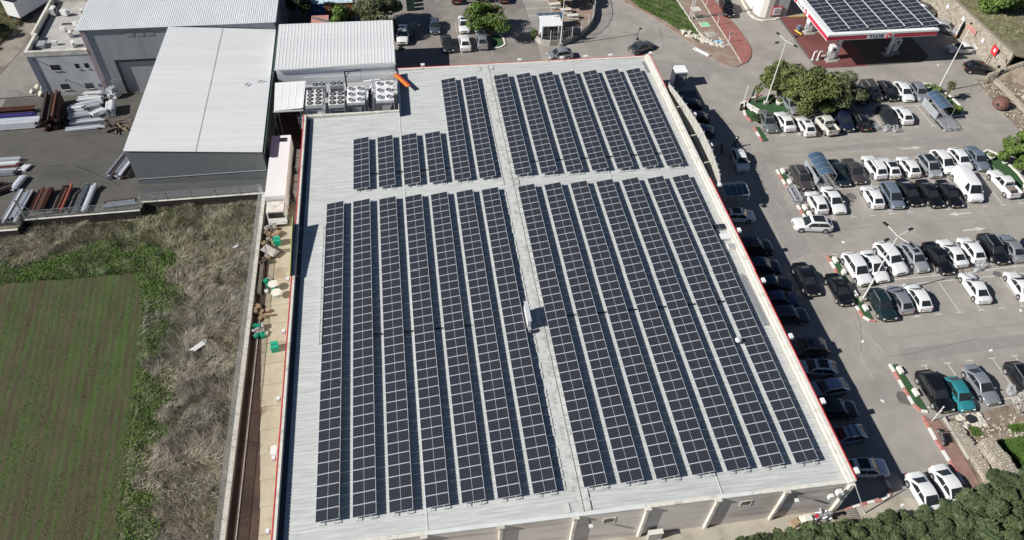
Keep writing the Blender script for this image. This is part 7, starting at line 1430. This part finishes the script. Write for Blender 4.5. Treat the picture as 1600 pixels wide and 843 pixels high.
def stone_walls():
    r = random.Random(17)
    def wall(name, label, xa, ya, xb, yb, h0, h1, th, n_each=(0.34,0.25), top=False, base=0.0):
        t = thing(name, label, 'stone wall', ((xa+xb)/2,(ya+yb)/2,0)); L = math.hypot(xb-xa,yb-ya); ux,uy = (xb-xa)/L,(yb-ya)/L; nx,ny = -uy,ux
        def pt(u,o,z): return (xa+ux*u+nx*o, ya+uy*u+ny*o, z)
        MB().hexa([pt(0,0,base),pt(L,0,base),pt(L,th,base),pt(0,th,base),pt(0,0,h0),pt(L,0,h1),pt(L,th,h1),pt(0,th,h0)]).build('core','mortar',t)
        q = MB(); z = base+0.02; row = 0
        def stone(c, e1, e2, e3):
            c = Vector(c); e1 = Vector(e1); e2 = Vector(e2); e3 = Vector(e3); j = lambda: r.uniform(0.6,1.0)
            bt = [c-e1-e2,c+e1-e2,c+e1+e2,c-e1+e2]; tp = [c-e1*j()*0.85-e2*j()*0.85+e3,c+e1*j()*.85-e2*j()*.85+e3,c+e1*j()*.85+e2*j()*.85+e3,c-e1*j()*.85+e2*j()*.85+e3]; q.hexa(bt+tp)
        while z < max(h0,h1):
            u = -0.2*r.random(); hh = n_each[1]*r.uniform(0.7,1.25)
            while u < L:
                w_ = n_each[0]*r.uniform(0.6,1.5)
                if z+hh < h0+(h1-h0)*(u/L)+0.05 and u > 0: stone(pt(u+w_/2,-0.0,z+hh/2),(ux*w_*0.46,uy*w_*0.46,0),(0,0,hh*0.46),(-nx*r.uniform(.03,.13),-ny*r.uniform(.03,.13),0))
                u += w_
            z += hh
        if top:
            u = 0
            while u < L:
                w_ = n_each[0]*r.uniform(.6,1.4); o = 0.1
                while o < th-0.05:
                    d = n_each[1]*r.uniform(.8,1.4); stone(pt(u+w_/2,o+d/2,h0+(h1-h0)*u/L),(ux*w_*.45,uy*w_*.45,0),(nx*d*.45,ny*d*.45,0),(0,0,r.uniform(.02,.08))); o += d
                u += w_
        tag(q.build('stone_facing','stone',t), kind='stuff'); return t
    wall('stone_retaining_wall','tall pale stone retaining wall behind the petrol station forecourt',102.15,100,102.2,62.3,4.1,4.1,0.5)
    wall('stone_end_wall','grey stone end wall stepping back beside the parked black SUV',99.6,61.7,106.5,61.3,0.9,4.0,0.45)
    wall('low_bank_wall','long low concrete edged stone wall along the dirt strip',100.3,61.5,100.1,20,0.6,0.6,0.4,top=True)
    wall('rough_stone_wall','rough tumbled stone wall behind the brick pavement at the lower right',60.5,4.9,60.6,-2.6,0.35,0.75,1.0,(0.27,0.24),True)
    wall('rough_stone_pier','thick stone block rising from the rough wall beside the grass patch',61.7,2.1,62.2,-1.6,1.5,1.4,1.3,(0.3,0.26),True)
    wall('lower_stone_bank','stone bank running right above the hedge',60.5,-2.7,65.2,-2.2,0.8,0.9,1.2,(0.3,0.26),True)
    MB().box(60.35,0.9,0,60.48,5.6,0.36).build('kerb_edge','concrete',None,label=None,kind='structure')
    t = thing('rubble_patch','heap of white stones and debris by the end of the parking row','rubble',(62.8,4.9,0))
    for k in range(60): link('rock', ROCKS[k%5], t, (r.uniform(-1.3,1.6),r.uniform(-0.7,0.6),0.1), r.random()*6).scale = (r.uniform(.35,.75),)*3
    MB().tube((0.1,0.05,0.25),(0.1,0.05,0.5),0.45,14).build('tyre','rubber',t,local=True)
    q = MB()
    for k in range(420):
        x, y = r.uniform(61.2,72), r.uniform(-2.5,5.2)
        if x > 66 or y < 5: s = r.uniform(.05,.17); q.rbox(x,y,s*0.4,s*1.4,s,s*0.8,r.uniform(0,3),rx=r.uniform(-.3,.3))
    for k in range(300): x, y = r.uniform(97.2,100), r.uniform(40,61.5); s = r.uniform(.05,.16); q.rbox(x,y,s*0.4,s*1.4,s,s*.8,r.uniform(0,3))
    for k in range(500): x, y = r.uniform(101,116), r.uniform(42,60); s = r.uniform(.06,.28); q.rbox(x,y,0.58+(x-100.4)*0.075*(1 if y > 50 else .4)+s*.2,s*1.4,s,s*.8,r.uniform(0,3))
    tag(q.build('loose_stones','rock'), 'small loose stones scattered over the bare dirt', kind='stuff')
    # lamps, board and banner on the tall wall
    for i,(y,z,lab) in enumerate(((84.5,3.0,'at its far end'),(79.6,2.6,'second from its far end'),(75.0,2.9,'above the white signboard'),(68.9,2.5,'above the white saloon'),(64.8,2.2,'nearest the end wall'))):
        t = thing('wall_plaque','small white square lamp on the tall stone wall, '+lab,'wall lamp',(102.15,y,z),0,'white lamps on the stone wall'); MB().box(-0.2,-0.28,-0.28,-0.1,0.28,0.28).build('lens','sign_white',t,local=True); MB().box(-0.1,-0.32,-0.32,0.02,0.32,0.32).build('frame','grey_unit',t,local=True)
    t = thing('signboard','white framed signboard on orange foot before the stone wall','signboard',(101.7,74.3,0),0.7); MB().box(-0.85,-0.06,0.6,0.85,0.06,2.9).build('panel','sign_white',t,local=True); MB().box(-0.6,-0.08,1.1,0.6,-0.061,2.4).build('print','grey_unit',t,local=True); MB().box(-0.95,-0.12,0.2,0.95,0.12,0.58).build('foot','orange_box',t,local=True)
    MB().box(-0.3,-0.1,1.5,0.3,-0.081,2.0).build('symbol','sign_ink',t,local=True)
    t = thing('graffiti_panel','faded red and white painted patch on the tall stone wall','mural',(102.0,72.2,2.6)); MB().box(-0.14,-1.3,-0.5,0.0,1.3,0.5).build('panel','faded_pink',t,local=True)
    for k in range(5): MB().box(-0.155,-1.1+k*0.45,-0.3,-0.141,-1.0+k*0.45,0.3).build('stroke','canopy_red',t,local=True)
    t = thing('banner_pole','red banner with white marks on a dark pole by the stone wall','banner',(101.6,65.6,0)); MB().tube((0,0,0),(0.1,0.1,3.6),0.06,6).build('pole','dark_metal',t,local=True); MB().hexa([(-0.05,-1.0,2.1),(0.05,-0.9,2.1),(0.1,0.5,2.3),(0,0.4,2.3),(-0.05,-1.0,3.5),(0.05,-0.9,3.5),(0.1,0.5,3.6),(0,0.4,3.6)]).build('cloth','red_paint',t,local=True)
    MB().box(-0.09,-0.6,2.7,-0.06,-0.2,3.2).build('emblem','sign_white',t,local=True)
    for i,(ya,yb) in enumerate(((85.5,81.2),(72.6,70.2),(66.4,64.6))): kerb_run('forecourt_kerb','yellow kerb at the foot of the stone wall, %s' % ['far length','middle length beside the white saloon','near length beside the black SUV'][i],[(101.4,ya),(101.5,yb)],cat='kerb',cols=('paint_yellow',),seg=1.5,group='yellow kerbs along the stone wall')
    t = thing('street_post','leaning dark post and cable box at the corner of the end wall','post',(99.2,61.0,0)); MB().tube((0,0,0),(0.9,0.4,2.6),0.09,6).tube((0,0,0),(-0.5,-0.5,0.5),0.07,6).build('post','wood_grey',t,local=True); MB().rbox(0.9,0.4,2.5,0.3,0.3,0.4).build('box','dark_metal',t,local=True)
stone_walls()

# ================================================================== FAR SIDE: booth, terrace, containers
def field_bits():
    t = thing('broken_slab','broken white slab lying in the dead grass','debris',(-13.8,24.0,-0.95)); MB().rbox(0,0,0.2,1.3,0.5,0.1,0.7,rx=0.3).build('slab_piece','sign_white',t,local=True); MB().rbox(0.5,0.5,0.15,0.7,0.4,0.1,1.5,rx=0.2).build('slab_piece','sign_white',t,local=True); MB().rbox(-0.7,-0.3,0.12,0.5,0.3,0.08,0.2).build('slab_piece','sign_white',t,local=True)
    t = thing('blue_rag','pale violet rag caught in the weeds near the alley wall','rag',(-11.5,38.3,-0.9)); MB().rbox(0,0,0.2,0.5,0.25,0.08,0.5).build('fold','steel_light',t,local=True); MB().rbox(0.2,0.1,0.26,0.3,0.2,0.06,1.2).build('fold','steel_light',t,local=True)
field_bits()
def far_side():
    T = thing('guard_booth','white roofed guard booth with dark green glass front','booth',(33.6,80,0))
    MB().box(31.95,78.4,3.0,35.3,81.65,3.15).build('roof','sign_white',T); MB().box(34.2,81.0,3.151,34.9,81.4,3.35).build('roof_unit','white_unit',T)
    MB().box(32.15,79.0,0.0,32.3,81.5,2.99).box(32.301,81.3,0,35.0,81.5,2.99).box(34.85,79.0,0,35.0,81.299,2.99).build('wall','steel_light',T)
    f = MB().box(32.31,79.0,0.85,34.84,79.08,0.95).box(32.31,79.0,2.7,34.84,79.08,2.95).box(33.1,79.0,0.951,33.18,79.08,2.699).box(34.0,79.0,0.951,34.08,79.08,2.699).build('front_frame','galvanised',T); MB().box(32.32,79.02,0.96,34.83,79.05,2.69).build('glazing','window_glass',f)
    MB().box(32.31,78.98,0,34.84,79.1,0.849).build('front_panel','green_metal',T)
    P = [(31.2,79.8),(32.0,78.4),(33.3,77.75),(35.3,77.85),(37.0,78.7),(38.8,80.3),(40.4,82.1),(41.6,84.2),(42.4,86.4),(43.0,89.5),(43.2,94)]
    struct('terrace', MB().prism([(p[0]-0.15,p[1]+0.1) for p in P]+[(35.6,94),(35.5,84.2),(35.4,81.8),(31.6,81.6)],0,0.35), 'brown_pave')
    t = thing('terrace_wall','curved pale low wall around the terrace and guard booth','wall',(37,80,0))
    for i in range(len(P)-1):
        (xa,ya),(xb,yb) = P[i],P[i+1]; L = math.hypot(xb-xa,yb-ya); MB().rbox((xa+xb)/2,(ya+yb)/2,0.45,L+0.08,0.22,0.9,math.atan2(yb-ya,xb-xa)).build('wall_panel','concrete',t)
    t = thing('terrace_fence','tall grey bar fence around the terrace','fence',(38,80,0.9))
    for i in range(2,len(P)-1):
        (xa,ya),(xb,yb) = P[i],P[i+1]; L = math.hypot(xb-xa,yb-ya); n = max(2,int(L/0.34)); q = MB(); h = 1.5
        for k in range(n): x,y = xa+(xb-xa)*k/n, ya+(yb-ya)*k/n; q.box(x-.015,y-.015,0.9,x+.015,y+.015,0.9+h)
        q.build('bar_panel','galvanised',t); MB().tube((xa,ya,0.9+h),(xb,yb,0.9+h),0.035,5).tube((xa,ya,1.0),(xb,yb,1.0),0.03,5).build('rail','galvanised',t); MB().tube((xa,ya,0.9),(xa,ya,1.2+h),0.05,6).build('post','pole_white',t)
    MB().box(35.6,78.95,0.95,38.4,79.0,2.2).build('smoked_panel','navy_panel',t)
    tb = None
    for x,y,a,lab in ((38.4,85.2,0.05,'pale picnic table on the terrace nearest the guard booth'),(37.6,87.2,0.05,'pale picnic table on the terrace under the round tree'),(36.1,89.2,0.1,'pale picnic table at the far left of the terrace')):
        if tb is None:
            tb = thing('picnic_table',lab,'picnic table',(x,y,0.35),a,'picnic tables on the terrace'); MB().box(-0.9,-0.4,0.7,0.9,0.4,0.76).build('table_top','cream_paint',tb,local=True)
            for s in (-1,1): MB().box(-0.9,s*0.75-0.14,0.42,0.9,s*0.75+0.14,0.47).build('bench_seat','cream_paint',tb,local=True); MB().box(s*0.6-0.05,-0.7,0,s*0.6+0.05,0.7,0.08).box(s*0.6-0.05,-0.05,0.081,s*0.6+0.05,0.05,0.699).build('leg','grey_unit',tb,local=True)
        else: dup(tb,(x,y,0.35),a,lab)
    t = thing('trolley_shelter','dark blue canopy over parked trolleys at the top of the terrace','canopy',(40.6,91,0.35)); MB().box(-1.6,-1.4,2.2,1.6,1.4,2.3).build('roof','blue_plastic',t,local=True)
    for x in (-1.5,1.5):
        for y in (-1.3,1.3): MB().tube((x,y,0),(x,y,2.19),0.05,6).build('post','galvanised',t,local=True)
    for i,(x,y) in enumerate(((30.2,83.6),(30.4,82.4),(30.2,81.2))):
        t = thing('bicycle_rack','grey hoop rack beside the guard booth, %s' % ['far','middle','near'][i],'rack',(x,y,0),0,'racks beside the guard booth'); q = MB()
        for k in range(4): q.tube((-0.6+k*0.4,-0.25,0),(-0.6+k*0.4,-0.25,0.8),.02,5).tube((-0.6+k*0.4,0.25,0),(-0.6+k*0.4,0.25,0.8),.02,5).tube((-0.6+k*0.4,-0.25,0.8),(-0.6+k*0.4,0.25,0.8),.02,5)
        q.build('hoops','galvanised',t,local=True); MB().box(-0.7,-0.3,0,0.7,-0.2,0.04).box(-0.7,0.2,0,0.7,0.3,0.04).build('base','grey_unit',t,local=True)
    # row of vending style containers with pale curved tops
    for k in range(9):
        x = -4.1+k*0.78; mt = 'blue_box' if k < 3 else 'orange_box'
        nm = ['leftmost blue','second blue','third blue','first orange, next to the blue ones','second orange','orange behind the light green tree, left','orange behind the light green tree, middle','orange behind the light green tree, right','rightmost orange'][k]
        t = thing('container_stall','narrow container stall with pale roof, '+nm,'container',(x,91.2,0),0,'row of container stalls behind the annex'); MB().box(-0.36,-1.2,0,0.36,2.6,2.4).build('body',mt,t,local=True)
        MB().hexa([(-0.37,-1.3,2.41),(0.37,-1.3,2.41),(0.37,2.6,2.6),(-0.37,2.6,2.6),(-0.36,-1.2,2.55),(0.36,-1.2,2.55),(0.36,2.6,2.8),(-0.36,2.6,2.8)]).build('roof','ice_roof',t,local=True); MB().box(-0.37,-1.25,1.2,0.37,-1.205,1.26).build('band','steel_white',t,local=True); MB().box(0.365,-1.22,0,0.405,-1.15,2.4).build('corner_post','steel_white',t,local=True)
    T = thing('pink_shed','small pink walled shed with dark gutter behind the annex','shed',(-2.4,84,0)); MB().box(-3.75,82.2,0,-1.2,85.0,2.9).build('wall','pink_wall',T); MB().box(-3.8,82.1,2.901,-1.15,85.1,3.0).build('roof','pink_wall',T)
    MB().tube((-3.6,84.6,3.05),(-0.4,82.6,3.1),0.09,6).tube((-3.6,84.3,3.05),(-0.4,82.3,3.1),0.09,6).build('gutter','green_metal',T)
    for i,(y) in enumerate((92.6,91.2,94.0)):
        t = thing('green_dumpster','dark green waste container with open top, %s' % ['middle of three','nearest of three','farthest of three, cut by the frame'][i],'dumpster',(11.85,y,0),0.05,'green waste containers'); q = MB().box(-0.65,-0.45,0.15,0.65,0.45,0.25).box(-0.65,-0.45,0.251,-0.6,0.45,1.15).box(0.6,-0.45,0.251,0.65,0.45,1.15).box(-0.599,-0.45,0.251,0.599,-0.4,1.15).box(-0.599,0.4,0.251,0.599,0.45,1.15); q.build('tub','green_metal',t,local=True)
        for x in (-.5,.5): MB().tube((x,-0.35,0.08),(x,-0.3,0.08),0.08,8).tube((x,0.3,0.08),(x,0.35,0.08),0.08,8).build('castor','rubber',t,local=True)
    struct('inner_yard_floor', MB().sheet([(-8,77.3),(-5,77.3),(-4.2,90),(-4.2,110),(-8,110)],0.006), 'stain')
    t = thing('cable_reel_pipes','dark coils and parts on the ground beside the annex corner','scrap heap',(9.6,79.6,0))
    for k in range(3): MB().lathe([(0.4,0),(0.42,0.1),(0.4,0.2)],(0.1,k*1.1-0.6,0.02),12).build('coil','black_plastic',t,local=True)
    # near right corner: green pipe cluster and bin rack
    t = thing('valve_cluster','cluster of pale green valves and pipes at the near right facade corner','pipework',(43.6,-2.9,0)); r = random.Random(4)
    for k in range(16): a = (r.uniform(-.9,.9),r.uniform(-.35,.45),r.uniform(0,.8)); MB().tube(a,(a[0]+r.uniform(-.5,.5),a[1]+r.uniform(-.3,.3),a[2]+r.uniform(.1,.7)),0.09,7).build('pipe','steel_light' if k%3 else 'galvanised',t,local=True)
    for k in range(4): MB().lathe([(0.16,0),(0.2,0.08),(0.16,0.16)],(-0.6+k*0.4,-0.1,1.0+0.1*k),10).build('valve_wheel','steel_grey' if k else 'canopy_red',t,local=True)
    t = thing('white_crate','white carton stack beside the green valve cluster','carton',(42.2,-3.0,0)); MB().box(-0.5,-0.4,0,0.4,0.4,0.6).build('carton','cream_paint',t,local=True); MB().box(-0.3,-0.3,0.601,0.35,0.3,1.0).build('carton','cream_paint',t,local=True); MB().rbox(-1.0,0,0.2,0.7,0.6,0.4,0.5).build('carton','wood',t,local=True)
    t = thing('corner_boxes','white junction boxes and conduit on the near right facade corner','junction box',(44.0,-2.6,3.6)); MB().box(-0.3,-0.25,0.8,0.1,0.15,1.3).build('box','white_unit',t,local=True); MB().box(-0.8,-0.2,0.1,-0.45,0.1,0.6).build('box','white_unit',t,local=True); MB().tube((-0.1,-0.05,0.9),(-0.6,-0.05,0.4),0.05,6).build('conduit','galvanised',t,local=True)
    t = thing('drain_grating','slatted grating platform at the foot of the near right corner','grating',(46.1,-3.0,0.01))
    for k in range(8): MB().box(-1.2,-0.75+k*0.19,0.02,1.2,-0.65+k*0.19,0.09).build('slat','wood_grey',t,local=True)
    MB().box(-1.15,-0.8,0.0,-1.0,0.8,0.019).box(1.0,-0.8,0,1.15,0.8,0.019).build('bearer','wood_grey',t,local=True)
    t = thing('facade_hoarding','grey sheet box standing against the facade between pilasters','panel',(27.7,-2.8,0)); MB().hexa([(0,-0.1,0),(1.2,-0.1,0),(1.2,0.3,0),(0,0.3,0),(0,-0.05,1.3),(1.2,-0.05,1.3),(1.2,0.3,1.3),(0,0.3,1.3)]).build('case','concrete',t,local=True); MB().box(-0.05,-0.12,1.301,1.25,0.32,1.35).build('lid','cream_dirty',t,local=True)
    for i,(x,lab) in enumerate(((22.2,'left of the small facade window'),(40.1,'right of the last full pilaster'))):
        t = thing('facade_lamp','small lamp on a bracket on the facade, '+lab,'lamp',(x,-2.2,4.4),0,'lamps on the facade'); MB().tube((0,0,0),(0,-0.5,0.05),0.04,6).build('bracket','dark_metal',t,local=True); MB().box(-0.15,-0.75,-0.05,0.15,-0.45,0.12).build('head','white_unit',t,local=True)
far_side()
